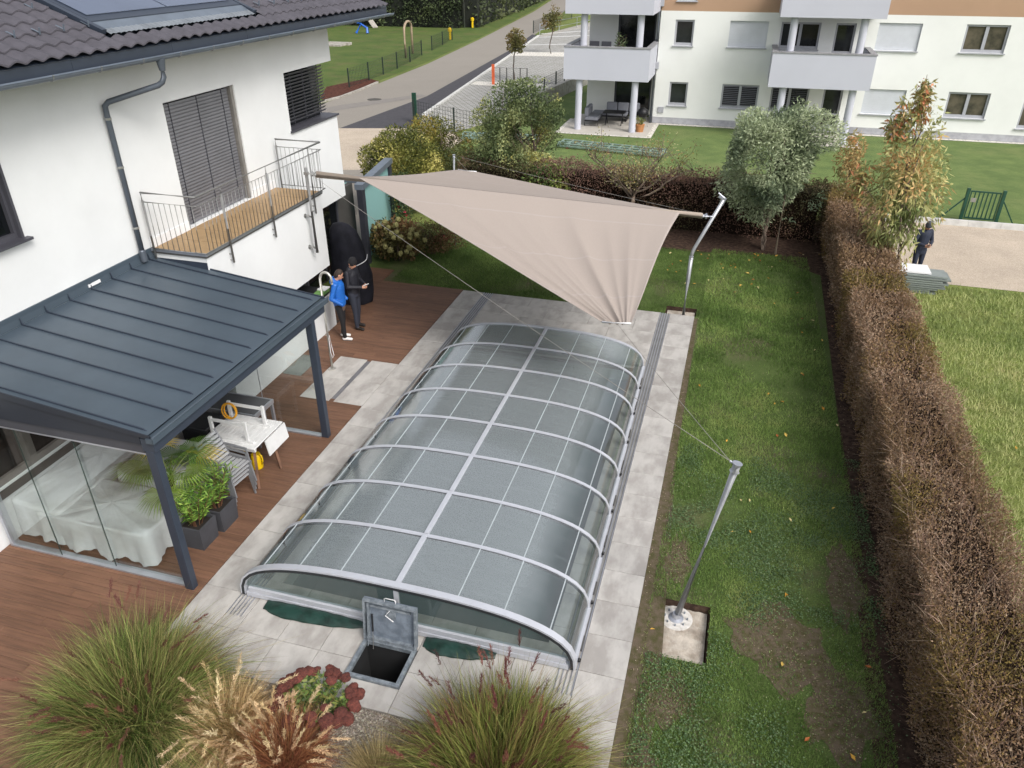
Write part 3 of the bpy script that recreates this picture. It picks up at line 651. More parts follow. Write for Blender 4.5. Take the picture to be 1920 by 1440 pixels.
# ================================================================ PERGOLA
m_shadef = M('shaded_navy_fascia', '#20252f', .5, var=.06, sc=2)  # dark navy, with the near side's shade put into the colour
perg = thing('pergola', (-7.0, 8.9, 0), 'anthracite lean-to pergola with standing seam roof over the deck', 'pergola')
px0, pz0, px1, pz1 = -6.95, 2.80, W+.02, 3.24
def pz(x): return pz0+(pz1-pz0)*(px0-x)/(px0-px1)
PY0, PY1 = 6.70, 11.42
for y in (6.76, 11.0):
    MB().box((-7.07, y-.06, 0), (-6.93, y+.06, 2.52)).build('post', m_anth, perg, bev=.008)
MB().box((-7.10, PY0+.0, 2.521), (-6.90, PY1-.02, 2.72)).build('front_beam', m_anth, perg, bev=.008)
for y in (PY0+.08, 10.92): MB().box((W+.03, y-.05, 2.46), (-7.103, y+.05, 2.62)).build('side_beam', m_dark, perg)
MB().prism([(px1, PY0, 2.622), (-7.104, PY0, 2.622), (-7.104, PY0, pz(-7.104)-.008), (px1, PY0, pz(px1)-.008)], (0, .03, 0)).build('gable_panel', m_shadef, perg)
MB().prism([(px1, PY1-.05, 2.622), (-7.104, PY1-.05, 2.622), (-7.104, PY1-.05, pz(-7.104)-.008), (px1, PY1-.05, pz(px1)-.008)], (0, .03, 0)).build('gable_panel', m_shadef, perg)
MB().prism([(px0+.05, PY0-.01, pz0-.05), (px0+.05, PY0-.01, pz0+.005), (px1, PY0-.01, pz(px1)+.012), (px1, PY0-.01, pz(px1)-.12)], (0, -.02, 0)).build('verge_trim', m_shadef, perg)
MB().prism([(px0+.05, PY1+.01, pz0-.05), (px0+.05, PY1+.01, pz0+.012), (px1, PY1+.01, pz(px1)+.02), (px1, PY1+.01, pz(px1)-.05)], (0, .02, 0)).build('verge_trim', m_anth, perg)
seams = [11.23-.495*k for k in range(10)]; eds = [PY1]+seams+[PY0]
for a, b in zip(eds, eds[1:]):
    V = [(px0, b, pz0), (px0, a, pz0), (px1+.02, a, pz(px1+.02)), (px1+.02, b, pz(px1+.02))]
    mb = MB(); mb.prism(V, (0, 0, -.006)); mb.prism([(px1+.02, b, pz(px1)), (px1+.02, a, pz(px1)), (px1+.004, a, pz(px1)+.13), (px1+.004, b, pz(px1)+.13)], (-.004, 0, 0))
    fix(mb.build('roof_panel', m_anth_roof, perg))
for y in seams:
    mb = MB(); mb.prism([(px0-.07, y-.008, pz(px0-.07)), (px0-.07, y-.008, pz(px0-.07)+.002), (px0-.12, y-.008, pz(px0-.12)+.028), (px1+.06, y-.008, pz(px1+.06)+.028), (px1+.03, y-.008, pz(px1)+.12), (px1+.022, y-.008, pz(px1)+.12), (px1+.022, y-.008, pz(px1))], (0, .016, 0))
    fix(mb.build('standing_seam', m_anth, perg))
MB().box((W+.001, PY0-.01, pz1+.125), (W+.03, PY1+.01, pz1+.19)).build('wall_flashing', m_anth_roof, perg)
MB().beam((px1+.03, 9.70, pz1+.075), (px1+.03, 9.97, pz1+.075), .02, .05).build('roof_sticker', m_whitep, perg)
gu = MB(); gx2, gz2, r2 = px0+.05, pz0+.0, .055
gu.box((gx2-.06, PY0-.05, gz2-.10), (gx2+.05, PY1+.05, gz2-.03)); gu.tube([(gx2+.06, PY0-.06, gz2-.0), (gx2+.06, PY1+.06, gz2-.0)], .012, 6)
gu.box((gx2+.044, PY0-.05, gz2-.10), (gx2+.06, PY1+.05, gz2)); gu.build('gutter', m_anth_roof, perg)
# glazing of the pergola
m_clear = glassmat('clear_glass', (.93, .96, .95), 1.0)
m_edge = M('glass_edge', '#2c3a38', .2, var=.1)
MB().box((W+.06, 6.74, 0.001), (-7.10, 6.86, .03)).build('bottom_track', m_alu, perg); MB().box((W+.06, 6.735, 2.43), (-7.10, 6.865, 2.459)).build('top_track', m_alu, perg)
for i, (a, b) in enumerate(((W+.14, -9.45), (-9.45, -8.45), (-8.45, -7.12))):
    g = MB().box((a, 6.76+.03*i, .035), (b+.06, 6.768+.03*i, 2.425)).build('glass_panel', m_clear, perg)
    MB().box((b+.06, 6.758+.03*i, .035), (b+.068, 6.770+.03*i, 2.425)).build('glass_edge', m_edge, g)
MB().box((W+.07, 6.74, .031), (W+.12, 6.86, 2.43)).build('side_profile', m_alu, perg)
MB().box((WB+.05, 10.93, 0.001), (-7.08, 11.04, .03)).build('bottom_track', m_alu, perg); MB().box((WB+.05, 10.93, 2.43), (-7.08, 11.04, 2.459)).build('top_track', m_alu, perg)
for i, (a, b) in enumerate(((WB+.06, -8.28), (-8.30, -7.09))):
    g = MB().box((a, 10.95+.03*i, .035), (b, 10.958+.03*i, 2.425)).build('glass_panel', m_clear, perg)
    MB().box((b, 10.948+.03*i, .035), (b+.012, 10.96+.03*i, 2.425)).build('glass_edge', m_alu, g)
# ================================================================ POOL ENCLOSURE
m_frame = M('silver_frame', '#bfc2ca', .42, metal=.3, var=.03, sc=4)
m_rubber = M('rubber_seal', '#23262a', .6)
def panemat():
    m = bpy.data.materials.new('polycarbonate_pane'); m.use_nodes = True; nt = m.node_tree; L = nt.links.new
    nt.nodes.remove(nt.nodes['Principled BSDF']); out = nt.nodes['Material Output']
    g = N(nt, 'ShaderNodeNewGeometry'); sp = N(nt, 'ShaderNodeSeparateXYZ'); L(g.outputs['Position'], sp.inputs[0])
    # condensation: fine droplets on the flat crown, running dry towards the sides
    dx = N(nt, 'ShaderNodeMath', operation='ADD'); L(sp.outputs['X'], dx.inputs[0]); dx.inputs[1].default_value = 3.645
    ab = N(nt, 'ShaderNodeMath', operation='ABSOLUTE'); L(dx.outputs[0], ab.inputs[0])
    nz = N(nt, 'ShaderNodeTexNoise', Scale=1.3, Detail=5.); L(g.outputs['Position'], nz.inputs['Vector'])
    sm = N(nt, 'ShaderNodeMath', operation='MULTIPLY_ADD'); L(nz.outputs['Fac'], sm.inputs[0]); sm.inputs[1].default_value = .35; L(ab.outputs[0], sm.inputs[2])
    mk = N(nt, 'ShaderNodeMapRange'); mk.inputs[1].default_value = 1.75; mk.inputs[2].default_value = 2.15; mk.inputs[3].default_value = .41; mk.inputs[4].default_value = .10; L(sm.outputs[0], mk.inputs[0])
    vo = N(nt, 'ShaderNodeTexVoronoi', Scale=55.); L(g.outputs['Position'], vo.inputs['Vector'])
    vr = N(nt, 'ShaderNodeMapRange'); vr.inputs[1].default_value = .05; vr.inputs[2].default_value = .55; vr.inputs[3].default_value = .74; vr.inputs[4].default_value = 1.2; L(vo.outputs['Distance'], vr.inputs[0])
    fc = N(nt, 'ShaderNodeMath', operation='MULTIPLY'); L(mk.outputs[0], fc.inputs[0]); L(vr.outputs[0], fc.inputs[1])
    # dust streaks running down the curve
    st = N(nt, 'ShaderNodeMapping'); st.inputs['Scale'].default_value = (1.2, 14, 1.2); L(g.outputs['Position'], st.inputs['Vector'])
    n3 = N(nt, 'ShaderNodeTexNoise', Scale=1.0, Detail=6., Roughness=.7); L(st.outputs[0], n3.inputs['Vector'])
    s3 = N(nt, 'ShaderNodeMapRange'); s3.inputs[1].default_value = .5; s3.inputs[2].default_value = .8; s3.inputs[4].default_value = .10; L(n3.outputs['Fac'], s3.inputs[0])
    f2 = N(nt, 'ShaderNodeMath', operation='ADD'); L(fc.outputs[0], f2.inputs[0]); L(s3.outputs[0], f2.inputs[1])
    tr = N(nt, 'ShaderNodeBsdfTransparent'); tr.inputs['Color'].default_value = (.66, .72, .71, 1)
    df = N(nt, 'ShaderNodeBsdfDiffuse'); df.inputs['Color'].default_value = (.355, .395, .415, 1)
    m1 = N(nt, 'ShaderNodeMixShader'); L(f2.outputs[0], m1.inputs[0]); L(tr.outputs[0], m1.inputs[1]); L(df.outputs[0], m1.inputs[2])
    gl = N(nt, 'ShaderNodeBsdfGlossy', Roughness=.06); sc = schlick(nt, 1.2, .115)
    bp = N(nt, 'ShaderNodeBump', Strength=.10, Distance=.004); L(vo.outputs['Distance'], bp.inputs['Height']); L(bp.outputs[0], gl.inputs['Normal'])
    m2 = N(nt, 'ShaderNodeMixShader'); L(sc.outputs[0], m2.inputs[0]); L(m1.outputs[0], m2.inputs[1]); L(gl.outputs[0], m2.inputs[2])
    L(m2.outputs[0], out.inputs['Surface']); return m
m_pane = panemat()
m_paneline = M('pane_seam', '#a9b2b6', .5, var=.05)
m_endglass = glassmat('end_glass', (.62, .70, .68), 1.0, .02, .10, (.35, .4, .4))
XC = -3.645
def prof(hw, h, a):                       # a in 0..1 from left foot over the crown to the right foot
    t = math.pi*(1-a); n = 2.7
    c, s = math.cos(t), math.sin(t)
    return hw*math.copysign(abs(c)**(2/n), c), .05+(h-.05)*abs(s)**(2/n)
def arc(hw, h, a0, a1, n):                # points at equal arc length between parameters
    P = [prof(hw, h, a0+(a1-a0)*i/200) for i in range(201)]
    d = [0]
    for p, q in zip(P, P[1:]): d.append(d[-1]+math.hypot(q[0]-p[0], q[1]-p[1]))
    o = []; j = 0
    for k in range(n+1):
        tgt = d[-1]*k/n
        while j < 199 and d[j+1] < tgt: j += 1
        f = (tgt-d[j])/max(d[j+1]-d[j], 1e-9); o.append((P[j][0]+(P[j+1][0]-P[j][0])*f, P[j][1]+(P[j+1][1]-P[j][1])*f))
    return o
enc = thing('pool_enclosure', (XC, 11, 0), 'low arched telescopic pool enclosure with silver frame and misted clear panes', 'pool enclosure')
NB = 8; Y0E = 6.87; LB = 1.075
def arch_bar(name, hw, h, y, wd, th, mat, parent, dz=0.):
    pts = arc(hw+dz, h+dz, 0, 1, 36); mb = MB()
    for i in range(len(pts)-1):
        pass
    V = []
    for i, (x, z) in enumerate(pts):
        a = pts[max(i-1, 0)]; b = pts[min(i+1, len(pts)-1)]; nx, nz_ = -(b[1]-a[1]), (b[0]-a[0]); l = math.hypot(nx, nz_); nx, nz_ = nx/l, nz_/l
        V += [(XC+x+nx*th*.5, y-wd/2, z+nz_*th*.5), (XC+x+nx*th*.5, y+wd/2, z+nz_*th*.5), (XC+x-nx*th*.5, y+wd/2, z-nz_*th*.5), (XC+x-nx*th*.5, y-wd/2, z-nz_*th*.5)]
    F = []
    for i in range(len(pts)-1):
        for k in range(4): F.append((i*4+k, i*4+(k+1) % 4, i*4+4+(k+1) % 4, i*4+4+k))
    F += [(3, 2, 1, 0), tuple(len(V)-4+k for k in range(4))]
    mb.add(V, F); return fix(mb.build(name, mat, parent))
for k in range(NB):
    hw, h = 2.50-.030*k, .83-.014*k; ya, yb = Y0E+LB*k, Y0E+LB*(k+1)+.03
    rib = arch_bar('front_arch' if k == 0 else 'rib', hw, h, ya, .10 if k == 0 else .058, .075 if k == 0 else .05, m_frame, enc)
    arch_bar('rib_seal', hw-.006, h-.008, ya+(.055 if k == 0 else .038), .012, .03, m_rubber, rib)
    arch_bar('rib_seal', hw-.010, h-.012, ya-(.054 if k == 0 else .033), .008, .040, m_rubber, rib)
    # ridge bar
    MB().box((XC-.038+.001*k, ya+.05, h-.028), (XC+.038-.001*k, yb-.03, h+.016)).build('ridge_bar', m_frame, enc, bev=.004)
    for sgn in (-1, 1):
        # curved pane of one half
        P = arc(hw-.012, h-.012, 0, .5, 26) if sgn < 0 else arc(hw-.012, h-.012, .5, 1, 26)
        mb = MB(); mb.grid(lambda u, v: (XC+P[int(round(v*26))][0], ya+.03+(yb-ya-.03)*u, P[int(round(v*26))][1]), 1, 26)
        pn = fix(mb.build('pane', m_pane, enc, smooth=True))
        for fr_ in (.30, .52, .76):              # joints between the pane's strips
            i = int(26*(1-fr_)) if sgn > 0 else int(26*fr_)
            i = int(round(26*fr_)) if sgn > 0 else int(round(26*(1-fr_)))
            x, z = P[i]; MB().beam((XC+x, ya+.05, z+.004), (XC+x, yb-.01, z+.004), .016, .006).build('pane_joint', m_paneline, pn)
        # base profile that runs in the track
        MB().box((XC+sgn*(hw-.045), ya, .012), (XC+sgn*(hw+.03), yb-.035, .075)).build('base_profile', m_frame, enc)
        MB().box((XC+sgn*(hw+.031), ya+.3, .02), (XC+sgn*(hw+.055), ya+.55, .06)).build('roller_lock', m_aludk, enc)
        MB().tube([(XC+sgn*(hw+.05), ya+.12, .03), (XC+sgn*(hw+.05), ya+.17, .03)], .02, 8).build('roller', m_black, enc)
arch_bar('rib', 2.50-.03*NB, .83-.014*NB, Y0E+LB*NB+.03, .07, .05, m_frame, enc)
# front end wall
hw, h = 2.46, .79
P = arc(hw, h, 0.03, .97, 30); mb = MB(); V = [(XC+x, Y0E-.005, max(z, .19)) for x, z in P]; B = [(XC+x, Y0E-.005, .19) for x, z in P]
for i in range(30): mb.add([B[i], B[i+1], V[i+1], V[i]], [(0, 1, 2, 3)])
mb.build('end_pane', m_endglass, enc)
MB().box((XC-hw+.06, Y0E-.04, .10), (XC+hw-.06, Y0E+.03, .19)).build('end_sill', m_frame, enc, bev=.004)
MB().box((XC-hw+.02, Y0E-.05, .018), (XC+hw-.02, Y0E+.03, .098)).build('end_rail', m_frame, enc, bev=.004)
MB().box((XC-.03, Y0E-.035, .191), (XC+.03, Y0E+.02, h-.01)).build('end_post', m_frame, enc)
MB().box((XC-hw+.1, Y0E-.02, .002), (XC+hw-.1, Y0E+.0, .017)).build('brush_seal', m_rubber, enc)
hb, hhb = 2.50-.03*NB-.03, .83-.014*NB-.03
P = arc(hb, hhb, 0.02, .98, 30); mb = MB()
for i in range(30): mb.add([(XC+P[i][0], Y0E+LB*NB+.03, .02), (XC+P[i+1][0], Y0E+LB*NB+.03, .02), (XC+P[i+1][0], Y0E+LB*NB+.03, P[i+1][1]), (XC+P[i][0], Y0E+LB*NB+.03, P[i][1])], [(0, 1, 2, 3)])
mb.build('end_pane', m_endglass, enc)
# green tarpaulin lying along the front sill
m_tarp = M('green_tarpaulin', '#1d3a33', .35, col2='#12251f', sc=5, bump=.6, bsc=7, spec=.5)
for xa, xb, lab in ((-5.72, -4.12, 'dark green tarpaulin crumpled along the enclosure front left of the hatch'), (-3.22, -2.2, 'dark green tarpaulin crumpled along the enclosure front right of the hatch')):
    mb = MB(); nu = 60
    def tp(u, v): 
        x = xa+(xb-xa)*u; e = math.sin(math.pi*min(max(u, .03), .97))**.35
        yy = 6.82-(.05+.24*e*(1.05-.6*u)+.006*math.sin(u*11)+.004*math.sin(u*29+1))*(1-v)
        return (x, yy, .010+.06*math.sin(math.pi*v*.55+.1)*e+.008*abs(math.sin(u*17+v*4))*v*(1-v)*4+.004*math.sin(u*41+v*9))
    mb.grid(tp, nu, 8); o = fix(mb.build('tarpaulin', m_tarp, smooth=True)); sol = o.modifiers.new('solid', 'SOLIDIFY'); sol.thickness = .006
    tag(o, lab, 'tarpaulin', 'green tarpaulins along the enclosure')
# tracks
for side, xa, xb, lab in ((-1, -6.2, -5.95, 'aluminium rail track let into the paving along the left of the enclosure'), (1, -1.33, -1.08, 'aluminium rail track let into the paving along the right of the enclosure')):
    t = thing('rail_track', ((xa+xb)/2, 12.5, 0), lab, 'rail track', 'rail tracks of the enclosure')
    MB().box((xa, 6.45, -.012), (xb, 18.66, -.006)).build('track_plate', M('track_grey', '#8d8c8a', .5, metal=.3), t)
    for j in range(5):
        x = xa+.008+j*(xb-xa-.016)/4; MB().box((x-.007, 6.45, -.006), (x+.007, 18.66, .010)).build('track_fin', m_alu, t)

# ================================================================ SERVICE HATCH
m_galv = M('galvanised_steel', '#8d959c', .5, metal=.25, col2='#6c747c', sc=14, mix=(.4, .6), bump=.08, bsc=30)
m_galv2 = M('galvanised_lid_inside', '#7c8692', .55, metal=.15, col2='#68727e', sc=8, mix=(.4, .6), wear=.2, wsc=5)
hat = thing('service_hatch', ((HATCH[0]+HATCH[1])/2, 6.25, 0), 'open galvanised steel service hatch in the paving in front of the enclosure', 'hatch')
a, b, c, d = HATCH; fr = MB()
fr.box((a-.03, c-.03, -.03), (a+.025, d+.03, .035)); fr.box((b-.025, c-.03, -.03), (b+.03, d+.03, .035)); fr.box((a+.026, c-.03, -.03), (b-.026, c+.025, .035)); fr.box((a+.026, d-.025, -.03), (b-.026, d+.03, .035)); fr.build('frame', m_galv, hat)
sh = MB(); e = .0
sh.add([(a, c, -.03), (b, c, -.03), (b, d, -.03), (a, d, -.03), (a, c, -1.3), (b, c, -1.3), (b, d, -1.3), (a, d, -1.3)], [(0, 1, 5, 4), (1, 2, 6, 5), (2, 3, 7, 6), (3, 0, 4, 7), (4, 5, 6, 7)]); sh.build('shaft', M('shaft_wall', '#1a1b1d', .9), hat)
MB().lathe(((a+b)/2+.1, (c+d)/2+.05, -1.25), [(.01, 0), (.16, 0), (.16, .55), (.12, .62), (.05, .64), (.05, .75), (.01, .76)], 16).build('filter_tank', M('tank_black', '#26272c', .5), hat)
hy, hz, tl_ = d+.02, .045, rad(8); LL = .66
def lidp(x, s, o=0.): return Vector((x, hy+s*math.sin(tl_)+o*math.cos(tl_), hz+s*math.cos(tl_)-o*math.sin(tl_)))
def lidbox(name, xa, xb, s0, s1, o0, o1, mat, par, bev=0):
    mb = MB(); V = [lidp(x, s, o) for o in (o0, o1) for s in (s0, s1) for x in (xa, xb)]
    mb.add(V, [(0, 1, 3, 2), (4, 6, 7, 5), (0, 4, 5, 1), (2, 3, 7, 6), (0, 2, 6, 4), (1, 5, 7, 3)]); return fix(mb.build(name, mat, par, bev=bev))
lid = lidbox('lid', a-.03, b+.03, 0, LL, .035, .05, m_galv2, hat)
lidbox('lid_edge', a-.03, b+.03, LL-.03, LL, -.03, .034, m_galv, lid); lidbox('lid_edge', a-.03, a-.003, .0, LL-.031, -.03, .034, m_galv, lid); lidbox('lid_edge', b+.003, b+.03, .0, LL-.031, -.03, .034, m_galv, lid)
lidbox('stiffener', a+.02, a+.055, .03, LL-.06, -.005, .034, m_galv, lid); lidbox('stiffener', a+.06, b-.06, LL-.12, LL-.09, .0, .034, m_galv, lid); lidbox('hinge_bar', a-.02, b+.02, .0, .03, -.02, .034, m_galv, lid)
lidbox('latch_plate', -3.72, -3.58, LL-.26, LL-.12, .012, .034, m_galv, lid)
mb = MB(); mb.tube([lidp(-3.66, LL-.12, -.0), lidp(-3.70, LL-.17, -.05), lidp(-3.58, LL-.24, -.055)], .007, 6); mb.build('latch_key', m_whitep, lid, smooth=True)
hd = MB(); hp = [lidp(-3.74, LL, .02), lidp(-3.745, LL+.045, .02), lidp(-3.72, LL+.06, .02), lidp(-3.60, LL+.06, .02), lidp(-3.575, LL+.045, .02), lidp(-3.58, LL, .02)]; hd.tube(hp, .006, 6); hd.build('handle', m_whitep, lid, smooth=True)
mb = MB(); mb.tube([lidp(a+.10, .43, -.01), lidp(a+.12, .17, -.04)], .013, 8); mb.build('gas_strut', m_black, hat); mb = MB(); mb.tube([lidp(a+.12, .17, -.04), (a+.13, d-.06, -.06)], .006, 6); mb.build('strut_rod', m_steel, hat)
mb = MB(); mb.beam(lidp(a+.035, .45, -.012), (a+.05, d-.05, -.03), .006, .028); mb.build('stay_arm', m_galv, hat)

# ================================================================ SHADE SAIL WITH ITS POLES
A0 = Vector((-9.08, 15.02, 4.02)); B0 = Vector((-.34, 18.77, 2.64))
def shaft(t): return A0+(B0-A0)*t
def t_at(px):
    lo, hi = 0., 1.
    for _ in range(50):
        m_ = (lo+hi)/2
        if proj(shaft(m_))[0] < px: lo = m_
        else: hi = m_
    return lo
tS0, tS1 = t_at(668), t_at(1276)
m_sail = M('sail_cloth', '#9b918a', .9, var=.02, sc=30, bump=.1, bsc=400, spec=.1)
m_sailseam = M('sail_seam', '#9b918b', .9, var=.02)
sail = thing('shade_sail', tuple(shaft(.5)), 'beige roll-up shade sail stretched over the terrace on a rolling tube', 'shade sail')
N0, N1 = G(1128, 608, 2.45), G(1183, 611, 2.45)
F0, F1 = G(859, 321, 2.62), G(893, 325, 2.62)
def half(nm, Q0, Q1, sag, folds, mat, conc):
    SA, SB = shaft(tS0), shaft(tS1)
    def fn(u, v):
        p = SA.lerp(SB, u); q = Q0.lerp(Q1, u)
        r = p.lerp(q, v)
        ce = (SA+SB)/2*(1-v)+(Q0+Q1)/2*v
        k = conc*math.sin(math.pi*v)*(abs(2*u-1)**2)
        r = r.lerp(ce, k)
        z = -sag*math.sin(math.pi*v)*math.sin(math.pi*u)
        # tension folds that fan out from the free corner
        fo = sum(amp*(1-2*abs(math.sin(fr*u*math.pi+ph))**.7) for fr, amp, ph in folds)*(v**.7)*(1-v*.6)*min(1, 4*v)*min(1, 5*u)*min(1, 5*(1-u))
        return Vector((r.x, r.y, r.z+z+fo+.045))
    mb = MB(); mb.grid(fn, 84, 90); mb.m = [1 if (j_ in (15, 45, 72) or i_ in (0, 83)) else 0 for j_ in range(90) for i_ in range(84)]; o = mb.build(nm, [mat, m_sailseam], sail, smooth=True); o.modifiers.new('solid', 'SOLIDIFY').thickness = .004
    return fn, o
folds = [(4.6, .075, .4), (7.1, .040, 2.0)]
fn1, near = half('sail_cloth', N0, N1, .10, folds, m_sail, .035)
fn2, far_ = half('sail_cloth', F0, F1, .06, [(3.5, .012, 1.)], m_sail, .10)
for Q0, Q1 in ((N0, N1), (F0, F1)):
    mb = MB(); z = Vector((0, 0, .045)); mb.tube([Q0+z, Q1+z], .022, 8); mb.build('corner_bar', m_whitep, sail, smooth=True)
mb = MB(); mb.tube([shaft(.022), shaft(.972)], [.072, .068], 14); mb.build('rolling_tube', M('sail_roll', '#a89b8e', .85, var=.05), sail, smooth=True)
mb = MB(); mb.tube([shaft(.0), shaft(.012)], .03, 10); mb.tube([shaft(.012), shaft(.022)], .075, 12); mb.build('winch_head', m_steel, sail)
mb = MB(); mb.tube([shaft(.972), shaft(.984)], .072, 12); mb.tube([shaft(.984), shaft(1.0)], .03, 10); mb.build('winch_head', m_alu, sail)
# poles
hp_ = thing('sail_post', (A0.x, A0.y, 2.2), 'stainless steel sail post bolted to the balcony face of the house', 'post')
mb = MB(); mb.tube([(A0.x, A0.y, 2.18), (A0.x, A0.y, A0.z+.12)], .036, 12); mb.build('tube', m_steel, hp_, smooth=True)
for z in (2.28, 3.02):
    mb = MB(); mb.tube([(A0.x, A0.y, z), (A0.x-.10, A0.y-.02, z+.03), (WB+.002, A0.y-.03, z+.03)], .028, 8); mb.build('bracket', m_steel, hp_, smooth=True)
    mb = MB(); mb.tube([(WB, A0.y-.03, z+.03), (WB+.012, A0.y-.03, z+.03)], .05, 12); mb.build('bracket_plate', m_steel, hp_)
mb = MB(); mb.box((A0.x-.05, A0.y-.04, A0.z-.03), (A0.x+.04, A0.y+.04, A0.z+.03)); mb.build('pole_head', m_steel, hp_)
b1p = Vector((-.745, 18.80, -.10)); pole2 = thing('sail_post', tuple(b1p), 'bent galvanised sail post at the far right corner of the paving', 'post')
top = B0+Vector((.06, .02, .04)); kn = Vector((-.72, 18.79, 1.55)); tip = top+(top-kn).normalized()*.42
pts = [b1p, Vector((-.735, 18.797, .9)), kn]
for t in (.25, .5, .75, 1.): pts.append(kn+Vector((0, 0, .25*t*(1-.5*t)))+(tip-kn).normalized()*(.25*t*t*.6))
pts += [tip]
mb = MB(); mb.tube(pts[:3], .050, 12); mb.build('tube', M('galvanised_post', '#b0b3b8', .42, metal=.4, var=.08, sc=6), pole2, smooth=True); gp = MATS['galvanised_post']
mb = MB(); mb.tube(pts[2:], .043, 12); mb.build('arm', gp, pole2, smooth=True); mb = MB(); mb.tube([kn-Vector((0, 0, .04)), kn+Vector((0, 0, .03))], .060, 12); mb.build('collar', gp, pole2)
mb = MB(); d_ = (tip-top).normalized(); mb.beam(tip-d_*.14, tip+d_*.05, .07, .10); mb.beam(tip+d_*.03, tip+Vector((-.12, .02, .07)), .05, .05); mb.tube([tip+d_*.05, tip+d_*.06+Vector((-.16, 0, .10))], .02, 6); mb.build('winch_housing', m_alu, pole2)
f3 = Vector((.09, 8.28, -.12)); t3 = Vector((.565, 8.47, 2.58)); pole3 = thing('sail_post', tuple(f3), 'leaning galvanised sail post on the concrete footing in the lawn', 'post')
mb = MB(); mb.tube([f3, t3], .052, 12); mb.build('tube', gp, pole3, smooth=True)
mb = MB(); mb.tube([t3-(t3-f3).normalized()*.10, t3+(t3-f3).normalized()*.03], .068, 12); mb.tube([t3, t3+Vector((-.09, .04, .02))], .018, 8); mb.build('pole_head', m_alu, pole3)
mb = MB(); mb.lathe((f3.x, f3.y, -.13), [(.06, 0), (.11, 0), (.11, .012), (.065, .03), (.055, .10), (.05, .10)], 20); mb.build('base_flange', m_alu, pole3)
MB().lathe((f3.x, f3.y, -.131), [(.02, 0), (.24, 0), (.235, .006), (.02, .007)], 24).build('mortar_ring', M('pale_mortar', '#cfccc8', .9, col2='#b4afa8', sc=14), pole3)
for k in range(8):
    an = k*math.pi/4; mb = MB(); mb.lathe((f3.x+.16*math.cos(an), f3.y+.16*math.sin(an), -.13), [(.012, 0), (.012, .04), (.004, .045)], 6); mb.build('anchor_bolt', m_galv, pole3)
f4 = Vector((-8.3, 22.1, -.03)); t4 = PY(851, 291, 22.1); pole4 = thing('sail_post', tuple(f4), 'thin pale sail post behind the far corner of the sail among the shrubs', 'post')
mb = MB(); mb.tube([f4, t4], .035, 10); mb.build('tube', gp, pole4, smooth=True); mb = MB(); mb.tube([t4-Vector((0, 0, .06)), t4+Vector((0, 0, .02))], .05, 10); mb.build('pole_head', m_alu, pole4)
# ropes
m_rope = M('sail_rope', '#8f8b86', .8)
def rope(p, q, lab, sag=.05, r=.0045):
    p, q = Vector(p), Vector(q); mb = MB(); mb.tube([p.lerp(q, i/12)-Vector((0, 0, sag*4*(i/12)*(1-i/12))) for i in range(13)], r, 5); tag(mb.build('rope', m_rope, smooth=True), lab, 'rope', 'sail ropes')
nc = (N0+N1)/2+Vector((0, 0, .045)); fc_ = (F0+F1)/2+Vector((0, 0, .045))
rope(nc, t3+Vector((-.09, .04, .02)), 'rope from the near sail corner to the leaning post on the lawn', .02)
rope(shaft(.015)+Vector((0, 0, -.05)), t3+Vector((-.09, .04, .02)), 'long rope from the balcony post across the enclosure to the leaning post', .06)
rope(fc_, t4, 'short rope from the far sail corner to the thin post', .0)
rope(shaft(.985)+Vector((0, 0, .03)), t4, 'rope from the bent post along the far edge of the sail', .05)
mb = MB(); a_, b_, c_, d_ = PIT1; nn = 18
V = [(a_+.035+(b_-a_-.07)*i/nn, c_+.035+(d_-c_-.07)*j/nn, -.132+.008*math.sin(i*1.7+j*.9)*math.sin(j*1.3)) for j in range(nn+1) for i in range(nn+1)]
mb.add(V, [(j*(nn+1)+i, j*(nn+1)+i+1, (j+1)*(nn+1)+i+1, (j+1)*(nn+1)+i) for j in range(nn) for i in range(nn)])
mb.box((a_+.05, c_+.05, -.5), (b_-.05, d_-.05, -.16)); tag(mb.build('footing', m_wet, smooth=True), 'raw concrete footing in a dug pit under the leaning post', 'footing', 'sail post footings')
mb = MB(); a_, b_, c_, d_ = PIT2; mb.box((a_+.04, c_+.02, -.3), (b_-.04, d_-.1, -.10)); tag(mb.build('footing', m_wet), 'small concrete footing in the soil under the bent post', 'footing', 'sail post footings')
mb = MB(); mb.tube([(a_*0-.245, 7.5, -.06), (-.235, 7.9, -.05), (-.19, 8.4, -.07)], .014, 6); tag(mb.build('cable_conduit', m_black, smooth=True), 'black cable conduit along the edge of the concrete footing', 'conduit')
# ================================================================ OUTDOOR SHOWER
m_brushed = M('brushed_steel', '#c2c0ba', .38, metal=.6, var=.04)
s0 = Vector((-8.19, 13.51, .012)); shw = thing('outdoor_shower', tuple(s0), 'curved stainless steel outdoor shower column on the pale stone slabs', 'shower')
pts = [s0, s0+Vector((0, 0, 2.2))]+[s0+Vector((.13-.13*math.cos(t), .02, 2.2+.15*math.sin(t))) for t in np.linspace(.2, math.pi, 10)]+[s0+Vector((.26, .02, 2.13))]
mb = MB(); mb.tube(pts, .028, 10); mb.build('column', m_brushed, shw, smooth=True)
mb = MB(); mb.tube([s0+Vector((.26, .02, 2.14)), s0+Vector((.26, .02, 2.10))], [.024, .032], 10); mb.build('shower_head', m_brushed, shw)
mb = MB(); mb.lathe(s0, [(.03, -.012), (.085, -.012), (.085, .012), (.03, .02)], 20); mb.build('base_plate', m_brushed, shw)
mb = MB(); mb.tube([s0+Vector((0, -.02, .98)), s0+Vector((.07, -.02, .98))], .014, 8); mb.tube([s0+Vector((0, -.02, .86)), s0+Vector((-.06, -.02, .86))], .014, 8); mb.build('tap', m_brushed, shw)
